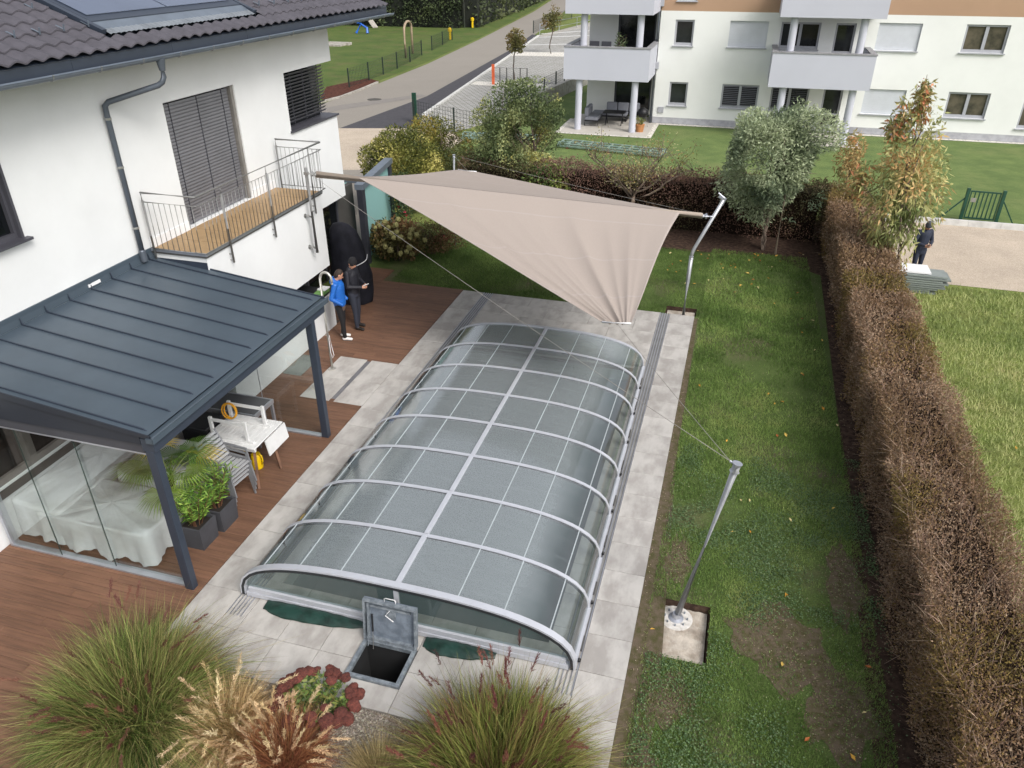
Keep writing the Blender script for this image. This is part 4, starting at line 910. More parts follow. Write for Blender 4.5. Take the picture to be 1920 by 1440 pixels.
mb = MB(); mb.tube([s0+Vector((.05, -.02, .86)), s0+Vector((.08, -.03, .6)), s0+Vector((.11, -.03, .38)), s0+Vector((.07, -.03, .3)), s0+Vector((.03, -.02, .42)), s0+Vector((.03, -.02, .8))], .007, 6); mb.build('hose', m_whitep, shw, smooth=True)
# ================================================================ UNDER THE PERGOLA
m_cover = M('grey_cloth_cover', '#c6c7ca', .75, col2='#adadac', sc=1.6, bump=.25, bsc=9, spec=.25, mix=(.45, .7))
def drape(x0, x1, y0, y1, h, seed, name, parent, zb=.05, tilt=0., amp=.05):
    r = random.Random(seed); n = 120; rc = .10
    def bound(a, off):
        # rounded rectangle walked by arc fraction
        wx, wy = x1-x0, y1-y0; per = 2*(wx+wy); d = (a % 1)*per
        if d < wx: p = (x0+d, y0); nm = (0, -1)
        elif d < wx+wy: p = (x1, y0+d-wx); nm = (1, 0)
        elif d < 2*wx+wy: p = (x1-(d-wx-wy), y1); nm = (0, 1)
        else: p = (x0, y1-(d-2*wx-wy)); nm = (-1, 0)
        cx, cy = min(max(p[0], x0+rc), x1-rc), min(max(p[1], y0+rc), y1-rc)
        dx, dy = p[0]-cx, p[1]-cy; l = math.hypot(dx, dy)
        if l > 1e-6: p = (cx+dx/l*rc, cy+dy/l*rc); nm = (dx/l, dy/l)
        return (p[0]+nm[0]*off, p[1]+nm[1]*off)
    fq = [(r.randint(5, 9), r.random()*6), (r.randint(11, 17), r.random()*6), (r.randint(20, 31), r.random()*6)]
    def rip(a): return sum(math.sin(2*math.pi*a*f+p)/(1+i) for i, (f, p) in enumerate(fq))
    mb = MB(); rings = []; cx, cy = (x0+x1)/2, (y0+y1)/2
    for s in (.0, .3, .6, .82, .94): rings.append([(cx+(bound(i/n, 0)[0]-cx)*s, cy+(bound(i/n, 0)[1]-cy)*s, h+.012*math.sin(7*s+i*.21)-.02*s+.015*rip(i/n)*s*s+tilt*((bound(i/n, 0)[0]-cx)*s)) for i in range(n)])
    for k, zf in enumerate((.97, .9, .7, .45, .2, 0.)):
        rings.append([(*bound(i/n, (.004 if k == 0 else .012)+(1-zf)*(.035+amp*.5*rip(i/n))), zb+(h-zb)*zf+(tilt*(bound(i/n, 0)[0]-cx))*zf-(.04*rip(i/n+.13) if k == 5 else 0)+(.045 if k == 5 else 0)) for i in range(n)])
    V = [p for R_ in rings for p in R_]; F = [(k*n+i, k*n+(i+1) % n, (k+1)*n+(i+1) % n, (k+1)*n+i) for k in range(len(rings)-1) for i in range(n)]
    mb.add(V, F); o = fix(mb.build(name, m_cover, parent, smooth=True)); return o
sofa = thing('covered_sofa', (-9.1, 8, 0), 'grey cloth covered corner sofa behind the pergola glass', 'covered sofa')
drape(-10.36, -9.45, 6.98, 10.0, .74, 3, 'cloth_cover', sofa, tilt=-.08); drape(-9.9, -7.82, 6.95, 7.98, .66, 5, 'cloth_cover', sofa, amp=.07, zb=.03)
s2 = thing('covered_armchair', (-8.7, 8.6, 0), 'grey cloth covered armchair beside the covered sofa and palm', 'covered armchair'); drape(-9.28, -8.12, 8.08, 9.2, .78, 8, 'cloth_cover', s2)
# dark glass-top table with silver frame
dt = thing('glass_table', (-9.0, 10.6, 0), 'long table with dark glass top and silver frame by the far glass wall', 'table')
m_gtop = M('dark_glass_top', '#4b4c4f', .22, var=.05, sc=1.5)
for a, b in ((-9.95, -8.98), (-8.972, -8.04)): MB().box((a, 10.30, .715), (b, 10.88, .74)).build('table_top', m_gtop, dt, bev=.003)
fr = MB(); fr.box((-9.96, 10.27, .66), (-8.0, 10.299, .742)); fr.box((-9.96, 10.881, .66), (-8.0, 10.91, .742)); fr.box((-8.039, 10.30, .66), (-8.0, 10.88, .742)); fr.build('frame', m_alu, dt)
for x in (-8.07, -9.95):
    for y in (10.27, 10.86): MB().box((x, y, 0), (x+.05, y+.05, .659)).build('leg', m_alu, dt)
# black cabinet
cb = thing('black_cabinet', (-8.82, 9.8, 0), 'small black lidded cabinet between the white table and dark table', 'cabinet')
MB().box((-9.1, 9.55, .03), (-8.56, 10.08, .72)).build('body', m_black, cb, bev=.03); MB().box((-9.12, 9.53, .721), (-8.54, 10.10, .80)).build('lid', M('black_lid', '#222327', .4), cb, bev=.03); MB().box((-8.56, 9.7, .5), (-8.54, 9.9, .53)).build('handle', m_steel, cb)
# white slatted table
wt = thing('white_slatted_table', (-7.95, 9.75, 0), 'white slatted garden table on slanting wooden legs beside the chairs', 'table')
m_slw = M('white_slats', '#cfd0d0', .55, var=.04, sc=8, rnd=.04); m_wood = M('brown_wood', '#6b4a35', .6, col2='#4e3424', sc=8, st=(1, 1, .2))
sm = boxmesh('slat', .086, .94, .022, m_slw, .004)
for i in range(12): piece(sm, 'slat', wt, (-8.43+.09*i, 9.76, .75))
MB().box((-8.46, 9.32, .66), (-7.41, 9.36, .727)).build('apron', m_slw, wt); MB().box((-8.46, 10.16, .66), (-7.41, 10.20, .727)).build('apron', m_slw, wt)
lf = MB(); lf.prism([(-7.375, 9.58, .735), (-7.375, 10.23, .735), (-7.33, 10.23, .43), (-7.33, 9.58, .43)], (.02, 0, 0)); lf.build('drop_leaf', m_slw, wt)
for p, q in (((-7.52, 9.95, .727), (-7.29, 9.80, 0)), ((-7.52, 9.45, .727), (-7.34, 9.15, 0)), ((-8.35, 10.1, .727), (-8.5, 10.2, 0)), ((-8.35, 9.42, .727), (-8.5, 9.3, 0))): MB().beam(p, q, .045, .045).build('leg', m_wood, wt)
for y, lab in ((9.46, 'white upright trestle frame on the near edge of the slatted table'), (10.02, 'white upright trestle frame on the far side of the slatted table with hose')):
    t = thing('trestle_frame', (-8.0, y, .75), lab, 'trestle', 'trestle frames on the white table')
    MB().box((-8.42, y-.03, .7505), (-7.5, y+.03, .79)).build('foot_bar', m_slw, t)
    for x in (-8.32, -7.62): MB().box((x-.03, y-.025, .791), (x+.03, y+.025, 1.17)).build('upright', m_slw, t, bev=.006)
    MB().box((-8.29, y-.02, 1.09), (-7.65, y+.02, 1.135)).build('rail', m_slw, t)
hs_ = MB(); rr = random.Random(3)
for k in range(7):
    r_ = .15+.012*rr.uniform(-1, 1); cx = -8.27+.02*rr.uniform(-1, 1); tl2 = rr.uniform(-.25, .25)
    hs_.tube([(cx+r_*math.cos(t)*.95, 9.97-.012*k+.02*math.sin(t+tl2)+tl2*.06*math.cos(t), 1.0+.014*k*.3+r_*math.sin(t)) for t in np.linspace(0, 2*math.pi, 25)], .008, 5)
tag(hs_.build('hose_coil', M('yellow_hose', '#d79a16', .5), smooth=True), 'coiled yellow cable hanging on the white trestle frame', 'cable')
# watering can
wc = thing('watering_can', (-7.73, 9.72, 0), 'yellow plastic watering can under the white slatted table', 'watering can'); m_yel = M('yellow_plastic', '#d8b408', .4, var=.04)
c = Vector((-7.73, 9.72, 0)); MB().lathe(c, [(.01, .0), (.10, .0), (.105, .02), (.10, .2), (.085, .30), (.08, .305), (.01, .28)], 20).build('body', m_yel, wc, smooth=True)
mb = MB(); mb.tube([c+Vector((.06, 0, .29)), c+Vector((.10, -.02, .33)), c+Vector((.14, -.02, .29)), c+Vector((.145, -.02, .18)), c+Vector((.10, -.01, .10))], .014, 8); mb.build('handle', m_yel, wc, smooth=True)
mb = MB(); mb.tube([c+Vector((-.09, 0, .07)), c+Vector((-.2, .02, .22)), c+Vector((-.27, .03, .32))], [.022, .016, .013], 8); mb.build('spout', m_yel, wc, smooth=True)
# stacked slatted chairs, facing +x
m_chs = M('grey_chair_slat', '#a9abae', .5, metal=.2, var=.04); m_chf = M('grey_chair_frame', '#8b8d91', .45, metal=.4, var=.05)
def chair(x, y, z, rot):
    t = thing('garden_chair', (x, y, z), '', 'chair', 'stacked garden chairs'); R = Matrix.Rotation(rot, 3, 'Z')
    def T(p): v = R @ Vector(p); return (v.x+x, v.y+y, v.z+z)
    def bx(nm, p, q, w_, h_, m_, up=(0, 0, 1)): o = MB(); o.beam(T(p), T(q), w_, h_, up=tuple(R @ Vector(up))); return o.build(nm, m_, t)
    for i in range(6): bx('seat_slat', (-.18+.075*i, -.23, .43-.008*i*(i < 3)), (-.18+.075*i, .23, .43-.008*i*(i < 3)), .05, .012, m_chs)
    for i in range(7):
        s_ = i/6; bx('back_slat', (-.22-.14*s_-.05*s_*s_, -.23, .50+.38*s_), (-.22-.14*s_-.05*s_*s_, .23, .50+.38*s_), .012, .048, m_chs, up=(-.3, 0, 1))
    for yy in (-.245, .245):
        bx('leg', (.20, yy, .43), (.25, yy*1.06, 0), .028, .028, m_chf); bx('leg', (-.18, yy, .43), (-.30, yy*1.06, 0), .028, .028, m_chf)
        bx('side_frame', (-.2, yy, .42), (.24, yy, .42), .024, .03, m_chf); bx('back_frame', (-.2, yy, .42), (-.43, yy, .93), .03, .024, m_chf)
        bx('armrest', (-.30, yy*1.04, .66), (.18, yy*1.04, .66), .04, .02, m_chf); bx('arm_support', (.17, yy*1.04, .655), (.20, yy*1.03, .43), .024, .024, m_chf)
    return t
for k, lab in enumerate(('lowest of the grey slatted chairs stacked by the white table', 'second grey slatted chair from the bottom of the stack', 'third grey slatted chair from the bottom of the stack', 'topmost grey slatted chair of the stack by the white table')):
    chair(-7.62+.022*k, 8.80, .095*k, rad(-6))['label'] = lab
# planters with oleander and palm
m_plant = M('slate_planter', '#3f4045', .7, var=.10, sc=5, bump=.15, bsc=30); m_earth = M('potting_soil', '#1e1812', .95)
lf_ole = leafmat('oleander_leaf', (1.3, 1.3, 1.3), trans=.25)
def planter(x, y, s, h, lab):
    t = thing('planter', (x, y, 0), lab, 'planter', 'slate planters'); mb = MB(); th = .025
    o0 = [(x+a*s*.46, y+b*s*.46, 0) for a, b in ((-1, -1), (1, -1), (1, 1), (-1, 1))]; o1 = [(x+a*s*.5, y+b*s*.5, h) for a, b in ((-1, -1), (1, -1), (1, 1), (-1, 1))]; i1 = [(x+a*(s*.5-th), y+b*(s*.5-th), h) for a, b in ((-1, -1), (1, -1), (1, 1), (-1, 1))]; i0 = [(p[0], p[1], h-.06) for p in i1]
    mb.add(o0+o1+i1+i0, [(3, 2, 1, 0)]+[(i, (i+1) % 4, 4+(i+1) % 4, 4+i) for i in range(4)]+[(4+i, 4+(i+1) % 4, 8+(i+1) % 4, 8+i) for i in range(4)]+[(8+i, 8+(i+1) % 4, 12+(i+1) % 4, 12+i) for i in range(4)]); mb.build('pot', m_plant, t)
    MB().add([(p[0], p[1], h-.05) for p in i1], [(0, 1, 2, 3)]).build('soil', m_earth, t); return t
planter(-7.50, 7.69, .42, .42, 'square slate planter nearest the pergola front post'); planter(-7.46, 8.17, .44, .42, 'square slate planter beside the stacked chairs')
def stems_plant(name, c, nst, H, spread, ll, lw, cols, lab, cat, per=26, seed=1, group=None):
    r = np.random.default_rng(seed); t = thing(name, tuple(c), lab, cat, group); mb = MB(); P = []; D = []
    for i in range(nst):
        a = r.uniform(0, 2*np.pi); lean = r.uniform(.1, 1)*spread; h = H*r.uniform(.7, 1.05)
        b = Vector((c[0]+.08*math.cos(a), c[1]+.08*math.sin(a), c[2])); tip = b+Vector((lean*math.cos(a), lean*math.sin(a), h)); md = b.lerp(tip, .5)+Vector((0, 0, .08*h))
        mb.tube([b, md, tip], [.008, .006, .003], 5)
        for k in range(per):
            s = .2+.8*k/per; p = (b.lerp(md, s*2) if s < .5 else md.lerp(tip, s*2-1)); az = r.uniform(0, 2*np.pi); P.append(p); D.append((math.cos(az), math.sin(az), r.uniform(-.1, 1.0)))
    mb.build('stems', m_wood, t); P = np.array(P); D = np.array(D); n = len(P)
    polys('foliage', leaves(P, r.uniform(.7, 1.1, n)*ll, lw, D, r=r), pal(n, cols, r=r), lf_ole, t); return t
OLE = ['#4a6a28', '#6a8a3a', '#3c5a24', '#86a04a', '#5c7a30']
stems_plant('oleander', (-7.50, 7.69, .36), 26, .62, .34, .13, .026, OLE, 'leafy green oleander growing in the planter nearest the front post', 'shrub', seed=4)
stems_plant('oleander', (-7.46, 8.17, .36), 22, .72, .34, .13, .024, OLE, 'leafy green oleander growing in the planter by the chairs', 'shrub', seed=5)
pc = Vector((-8.15, 8.02, 0)); pt = thing('palm_pot', tuple(pc), 'round dark pot holding the fan palm behind the planters', 'pot')
MB().lathe(pc, [(.01, 0), (.17, 0), (.22, .36), (.23, .38), (.20, .38), (.19, .33), (.01, .33)], 20).build('pot', m_plant, pt, smooth=True)
pm = thing('fan_palm', (pc.x, pc.y, .33), 'fan palm with drooping green fronds under the pergola edge', 'palm'); r = np.random.default_rng(12)
mb = MB(); mb.tube([(pc.x, pc.y, .33), (pc.x+.02, pc.y+.03, .9)], [.06, .05], 10); mb.build('trunk', M('palm_fibre', '#4a3a2a', .9, var=.2, sc=30, bump=.8), pm)
tp_ = Vector((pc.x+.02, pc.y+.03, .9)); V = []; C = []; st_ = MB()
for i in range(15):
    az = i*2.4+r.uniform(-.2, .2); el = r.uniform(.15, 1.1); L_ = r.uniform(.38, .60); d = Vector((math.cos(az)*math.cos(el), math.sin(az)*math.cos(el), math.sin(el)))
    hubp = tp_+d*L_+Vector((0, 0, -.12*(1-el))); st_.tube([tp_, tp_.lerp(hubp, .5)+Vector((0, 0, .03)), hubp], [.012, .009, .006], 5)
    dd, s_, u_ = frame(d+Vector((0, 0, -.45))); fr_n = 34; base = ['#5f7a34', '#73873c', '#4d6a2c'][i % 3] if i not in (3, 9) else '#b09a3a'
    for k in range(fr_n):
        a = rad(-125+250*k/(fr_n-1)); sd = dd*math.cos(a)+s_*math.sin(a); l = (.40+.08*math.cos(a))*r.uniform(.9, 1.05)
        side = dd*(-math.sin(a))+s_*math.cos(a); p0 = hubp; p1 = hubp+sd*l*.6+u_*.03; p2 = hubp+sd*l+u_*(-.06-.05*r.random()); w_ = .016
        V.append([p0, p1+side*w_*.6, p1-side*w_*.6, p0]); V.append([p1-side*w_*.6, p1+side*w_*.6, p2, p2]); cc = np.array(srgb(base))*r.uniform(.8, 1.2); C += [cc, cc]
st_.build('petioles', M('palm_petiole', '#6f7a3a', .6), pm); V = np.array([[list(p) for p in q] for q in V]); V[::2, 3] += 1e-4; V[1::2, 3] += 1e-4
polys('fronds', V, np.array(C), lf_ole, pm)
# items on the counter and the tall black cover
gb = thing('green_box', (-9.3, 15.35, .96), 'small green and white package on the counter behind the shower', 'package'); MB().box((-9.42, 15.15, .9605), (-9.22, 15.58, 1.05)).build('box', M('green_card', '#6f9a58', .6), gb, bev=.006); MB().box((-9.43, 15.35, 1.051), (-9.21, 15.60, 1.075)).build('lid', m_whitep, gb)
bc = thing('covered_grill', (-9.45, 17.15, 0), 'tall furniture under a black tarpaulin with white straps behind the two people', 'covered furniture')
m_btarp = M('black_tarpaulin', '#20212a', .75, col2='#12131a', sc=3, bump=.6, bsc=5, spec=.25)
mb = MB(); sec = [(.0, .50, .34, 0), (.35, .56, .38, 0), (.8, .58, .38, .02), (1.2, .50, .32, 0.), (1.6, .46, .26, -.05), (1.95, .38, .20, -.12), (2.12, .22, .12, -.16), (2.16, .06, .05, -.18)]; n = 28; V = []
for z, ax, ay, ox in sec: V += [(-9.45+ox+(ax*math.cos(t))*(1+.05*math.sin(5*t+z*3)), 17.2+ay*math.sin(t)*(1+.06*math.sin(7*t)), z+.01) for t in [2*math.pi*j/n for j in range(n)]]
mb.add(V, [(i*n+j, i*n+(j+1) % n, (i+1)*n+(j+1) % n, (i+1)*n+j) for i in range(len(sec)-1) for j in range(n)]+[tuple((len(sec)-1)*n+j for j in range(n))]); fix(mb.build('tarpaulin', m_btarp, bc, smooth=True))
mb = MB(); mb.tube([(-9.45-.01+.525*math.cos(t)*(1+.05*math.sin(5*t+3.4)), 17.2+.345*math.sin(t)*(1+.06*math.sin(7*t)), 1.12+.22*math.sin(t+.9)) for t in np.linspace(-1.4, .3, 14)], .012, 5); mb.build('strap', m_whitep, bc)

# ================================================================ PEOPLE
def body(name, prims, mats, parent, vox=.011):
    """one continuous skin from tapered, overlapping volumes; prims: (p0,p1,r0,r1,mat[,side,ratio])"""
    V = []; F = []
    for pr in prims:
        p0, p1, r0, r1, mi = pr[:5]; side = Vector(pr[5]) if len(pr) > 5 else None; rt = pr[6] if len(pr) > 6 else 1.
        p0, p1 = Vector(p0), Vector(p1); d = p1-p0
        if d.length < 1e-5: d = Vector((0, 0, 1e-4))
        dn, a, b = frame(d)
        if side is not None: a = (side-dn*side.dot(dn)).normalized(); b = dn.cross(a)
        n = 14; rings = []
        for k in range(1, 5): t = -math.pi/2+k*math.pi/10; rings.append((p0+dn*math.sin(t)*r0, r0*math.cos(t)))
        rings += [(p0, r0), (p1, r1)]
        for k in range(1, 5): t = k*math.pi/10; rings.append((p1+dn*math.sin(t)*r1, r1*math.cos(t)))
        o = len(V)
        for c, r_ in rings: V += [c+a*(r_*rt*math.cos(2*math.pi*j/n))+b*(r_*math.sin(2*math.pi*j/n)) for j in range(n)]
        m_ = len(rings); F += [(o+i*n+j, o+i*n+(j+1) % n, o+(i+1)*n+(j+1) % n, o+(i+1)*n+j) for i in range(m_-1) for j in range(n)]
        F += [tuple(o+n-1-j for j in range(n)), tuple(o+(m_-1)*n+j for j in range(n))]
    me = bpy.data.meshes.new(name); me.from_pydata([tuple(v) for v in V], [], F); tmp = bpy.data.objects.new(name+'_tmp', me); COL.objects.link(tmp)
    md = tmp.modifiers.new('r', 'REMESH'); md.mode = 'VOXEL'; md.voxel_size = vox; sm_ = tmp.modifiers.new('s', 'SMOOTH'); sm_.iterations = 3; sm_.factor = .5
    dg = bpy.context.evaluated_depsgraph_get(); out = bpy.data.meshes.new_from_object(tmp.evaluated_get(dg)); bpy.data.objects.remove(tmp)
    n = len(out.polygons); ce = np.empty(n*3); out.polygons.foreach_get('center', ce); ce = ce.reshape(-1, 3); best = np.full(n, 1e9); idx = np.zeros(n, int)
    for pr in prims:
        p0, p1 = np.array(pr[0], float), np.array(pr[1], float); d = p1-p0; L2 = max(d@d, 1e-9); t = np.clip((ce-p0)@d/L2, 0, 1)
        ds = np.linalg.norm(ce-(p0+t[:, None]*d), axis=1)-(pr[2]+(pr[3]-pr[2])*t)*(1 if len(pr) < 7 else (1+pr[6])/2)
        k = ds < best; best[k] = ds[k]; idx[k] = pr[4]
    out.materials.clear()
    for m_ in mats: out.materials.append(m_)
    out.polygons.foreach_set('material_index', idx.astype(np.int32)); out.polygons.foreach_set('use_smooth', [True]*n); out.update()
    o = bpy.data.objects.new(name, out); reg(o, parent); WL[o.name] = wl(parent); return o
m_skin = M('skin', '#b98a73', .55, var=.05, sc=20); m_eye = M('eye_dark', '#241a16', .3); m_lip = M('lip', '#8f5a50', .5)
def person(loc, yaw, H, label, c_jac, c_shirt, c_leg, c_shoe, c_hair, arms, hat=False, hood=False, nod=.25, turn=0., puffy=False, phone=None):
    t = thing('person', loc, label, 'person'); t.rotation_euler = (0, 0, yaw); k = H/1.75
    J = lambda x, y, z: Vector((x*k, y*k, z*k))
    j = 1.16 if puffy else 1.05
    P = []
    def cap(a, b, r0, r1, m_, side=None, rt=1.):
        P.append((a, b, r0*k, r1*k, m_)+(((side), rt) if side else ()))
    # mats: 0 skin 1 jacket 2 shirt 3 trousers 4 shoes 5 eye 6 lip 7 hair
    for s in (-1, 1):
        hip, kn, an = J(.09*s, 0, .88), J(.10*s, .02, .48), J(.105*s, -.01 if s < 0 else .01, .09)
        fw = .05 if s > 0 else -.03; kn.y += fw*k*.5; an.y += fw*k
        cap(hip, kn, .092, .062, 3); cap(kn, an, .062, .048, 3)
        cap(an+J(0, -.02, -.045), an+J(0, .15, -.055), .045, .036, 4, (1, 0, 0), 1.05); cap(an, an+J(0, 0, -.03), .045, .045, 4)
        sh, el, wr = J(.175*s, -.01, 1.42), J(*arms[s][0]), J(*arms[s][1])
        cap(sh, el, .058*j, .050*j, 1); cap(el, wr, .050*j, .036*j, 1)
        if arms[s][2]:
            hd = (wr-el).normalized(); pm_ = wr+hd*.055*k; cap(wr, pm_, .026, .034, 0, (0, 0, 1), 1.1)
            _, a_, u_ = frame(hd); inw = a_ if a_.x*s < 0 else -a_
            for q in range(4):
                b_ = pm_+u_*(.024-.016*q)*k+hd*.025*k; l_ = (.036, .042, .040, .030)[q]*k; m1 = b_+hd*l_; m2 = m1+(hd*.35+inw*.8).normalized()*l_*.8; cap(b_, m1, .0088, .0085, 0); cap(m1, m2, .0085, .0075, 0)
            th = wr+hd*.03*k+u_*.03*k; cap(th, th+(hd*.7+inw*.5+u_*.5).normalized()*.05*k, .0105, .009, 0)
    cap(J(0, 0, .86), J(0, 0, .95), .125, .12, 3, (1, 0, 0), 1.30)
    if c_shirt: cap(J(0, .0, .82), J(0, 0, .95), .13, .135, 2, (1, 0, 0), 1.28)
    cap(J(0, .0, .94), J(0, .005, 1.12), .128*j, .118*j, 1, (1, 0, 0), 1.25); cap(J(0, .005, 1.12), J(0, 0, 1.34), .118*j, .128*j, 1, (1, 0, 0), 1.32); cap(J(-.11, -.005, 1.40), J(.11, -.005, 1.40), .075*j, .075*j, 1)
    cap(J(0, -.01, 1.42), J(0, .015, 1.54), .058, .052, 0)
    if hood: cap(J(-.07, -.085, 1.47), J(.07, -.085, 1.47), .07, .07, 1); cap(J(-.09, -.02, 1.46), J(-.03, -.1, 1.52), .05, .05, 1); cap(J(.09, -.02, 1.46), J(.03, -.1, 1.52), .05, .05, 1)
    else: cap(J(-.05, -.02, 1.47), J(.05, -.02, 1.47), .06, .06, 1)
    # head, tipped forward by nod and turned
    Rm = Matrix.Rotation(turn, 3, 'Z') @ Matrix.Rotation(-nod, 3, 'X'); c0 = J(0, .02, 1.53)
    def h(x, y, z): return c0+Rm @ J(x, y, z)
    cap(h(0, .01, .045), h(0, .0, .13), .074, .086, 0, (1, 0, 0), .95); cap(h(0, .045, .03), h(0, .03, .07), .045, .06, 0)
    cap(h(0, .090, .085), h(0, .108, .062), .011, .014, 0)
    for s in (-1, 1):
        cap(h(.031*s, .078, .095), h(.036*s, .077, .095), .011, .011, 5); cap(h(.083*s, .0, .075), h(.083*s, -.005, .105), .016, .018, 0); cap(h(.02*s, .085, .108), h(.045*s, .078, .108), .010, .009, 7 if not hat else 0)
    cap(h(-.018, .088, .033), h(.018, .088, .033), .008, .008, 6)
    mats = [m_skin, c_jac, c_shirt or c_jac, c_leg, c_shoe, m_eye, m_lip, c_hair]
    body('body', P, mats, t, .010)
    # body() works in local coordinates here
    if hat:
        hb = [(h(0, -.004, .13), h(0, -.004, .16), .098*k, .088*k, 0), (h(0, -.002, .115), h(0, -.002, .125), .1*k, .1*k, 0)]; body('beanie', hb, [c_hair], t, .012)
    else:
        hb = [(h(0, -.022, .10), h(0, -.012, .145), .088*k, .088*k, 0), (h(0, -.05, .05), h(0, -.03, .12), .06*k, .07*k, 0)]; body('hair', hb, [c_hair], t, .012)
    if phone:
        q = J(*phone); MB().beam(q+Vector((-.045, 0, 0)), q+Vector((.045, .02, .03)), .085, .014, up=(0, -.4, 1)).mesh('device', m_whitep)
        o = bpy.data.objects.new('device', MB().beam(q+Vector((-.05, 0, 0)), q+Vector((.05, .01, .02)), .10, .016, up=(0, -.4, 1)).mesh('device', phone_mat)); reg(o, t)
    return t
_w = wl
def wl(o):                                   # people are modelled in local coordinates
    if o is not None and (o.name.startswith('person')): return Vector((0, 0, 0))
    return _w(o)
phone_mat = m_whitep
m_jblue = M('blue_puffer_jacket', '#1c62b8', .45, var=.12, sc=8, st=(1, 1, 9), bump=.5, bsc=6, obj=True); m_brown = M('brown_shirt', '#5b4a42', .8); m_blk = M('black_trousers', '#131317', .8); m_jean = M('navy_trousers', '#272b38', .8); m_navy = M('navy_jacket', '#191a24', .65, var=.1, sc=6, bump=.2, bsc=12)
m_sneak = M('white_sneakers', '#d8d6d4', .5); m_shoe = M('dark_shoes', '#221d1b', .5); m_hair = M('dark_hair', '#33261f', .7, var=.2, sc=40); m_bean = M('black_beanie', '#17171b', .9, var=.1, sc=60)
pk = {-1: ((-.25, -.10, 1.12), (-.17, .12, .96), False), 1: ((.25, -.10, 1.12), (.19, .11, .96), False)}
hold = {-1: ((-.25, .02, 1.12), (-.07, .27, 1.10), True), 1: ((.25, .02, 1.12), (.08, .26, 1.09), True)}
person((-8.66, 15.02, .003), rad(-78), 1.80, 'person in bright blue hooded puffer jacket and white sneakers on the deck', m_jblue, m_brown, m_blk, m_sneak, m_hair, pk, hood=True, nod=.45, turn=.3, puffy=True)
person((-8.60, 15.66, .003), rad(-95), 1.88, 'person in black beanie and dark jacket holding a white device', m_navy, None, m_jean, m_shoe, m_bean, hold, hat=True, nod=.35, turn=-.25, phone=(.02, .36, 1.14))
phone_mat = m_black
m_cam = M('dark_blue_overall', '#232a3c', .8, var=.12, sc=7)
person((5.42, 23.05, -.015), rad(200), 1.76, 'person in dark blue work clothes and cap holding a device in the gravel yard', m_cam, None, m_cam, M('brown_boots', '#4a3226', .7), M('grey_cap', '#4a4e58', .8), hold, hat=True, nod=.6, phone=(.02, .36, 1.12))
# ================================================================ APARTMENT BLOCK
m_aw = M('apartment_render', '#dfe1df', .85, var=.02, sc=.5, bump=.1, bsc=60, wear=.02); m_ab = M('balcony_lilac_grey', '#b6b8c3', .8, var=.02, sc=.5); m_abr = M('brown_render', '#a98b72', .85, var=.03, sc=.5)
m_plinth = M('grey_plinth', '#a9aab0', .85); m_afr = M('grey_window_frame', '#a3a5ac', .5, var=.04); m_ash = M('pale_roller_shutter', '#c4c8cf', .5, var=.03); m_cop = M('grey_coping', '#8f8f93', .6)
m_awin = M('apartment_glass', '#2c2f30', .08, var=.3, sc=.9, spec=.5)
m_awin2 = M('apartment_glass_warm', '#5f594d', .08, col2='#3c3a34', sc=1.6, spec=.5)
YF, YB_ = 43.4, 40.4
apt = thing('apartment_block', (2, YF, 0), 'white apartment block with lilac grey balconies and brown upper storey', 'building')
AX0, AX1 = -4.62, 40.
wins = []   # (x0,x1,z0,z1,kind)
for z0, z1, lo in ((3.88, 5.09, 0), (.94, 2.12, 1)):
    wins += [(-3.86, -2.90, z0, z1, 'single'), (-1.15, .70, z0, z1, 'louvre' if lo else 'shutter'), (1.31, 3.16, z0, z1, 'louvre' if lo else 'double'), (3.84, 4.76, z0-.75 if not lo else .2, z1, 'door'), (9.54, 11.38, z0+.06, z1+.06, 'double'), (5.76, 7.66, z0+.05, z1+.05, 'shutter')]
wins += [(12.86, 14.8, .64, 2.2, 'double'), (-3.86, -2.90, 5.95, 7.2, 'single')]
hl = [w_[:4] for w_ in wins]
xs = sorted({AX0, AX1, *[h[0] for h in hl], *[h[1] for h in hl]}); zs = sorted({0, .32, 5.49, 9., *[h[2] for h in hl], *[h[3] for h in hl]})
mb = MB()
for i in range(len(xs)-1):
    for j_ in range(len(zs)-1):
        cx, cz = (xs[i]+xs[i+1])/2, (zs[j_]+zs[j_+1])/2
        if any(a < cx < b and c < cz < d for a, b, c, d in hl): continue
        mb.add([(xs[i], YF, zs[j_]), (xs[i+1], YF, zs[j_]), (xs[i+1], YF, zs[j_+1]), (xs[i], YF, zs[j_+1])], [(0, 1, 2, 3)], 2 if cz > 5.49 else (1 if cz < .32 else 0))
for a, b, c, d in hl:
    for p, q in (((a, c), (b, c)), ((b, c), (b, d)), ((b, d), (a, d)), ((a, d), (a, c))): mb.add([(p[0], YF, p[1]), (q[0], YF, q[1]), (q[0], YF+.22, q[1]), (p[0], YF+.22, p[1])], [(3, 2, 1, 0)], 0)
mb.add([(AX0, YF, 0), (AX0, YF+8, 0), (AX0, YF+8, 9), (AX0, YF, 9)], [(0, 1, 2, 3)], 0)
mb.build('facade', [m_aw, m_plinth, m_abr], apt)
lsl = {}
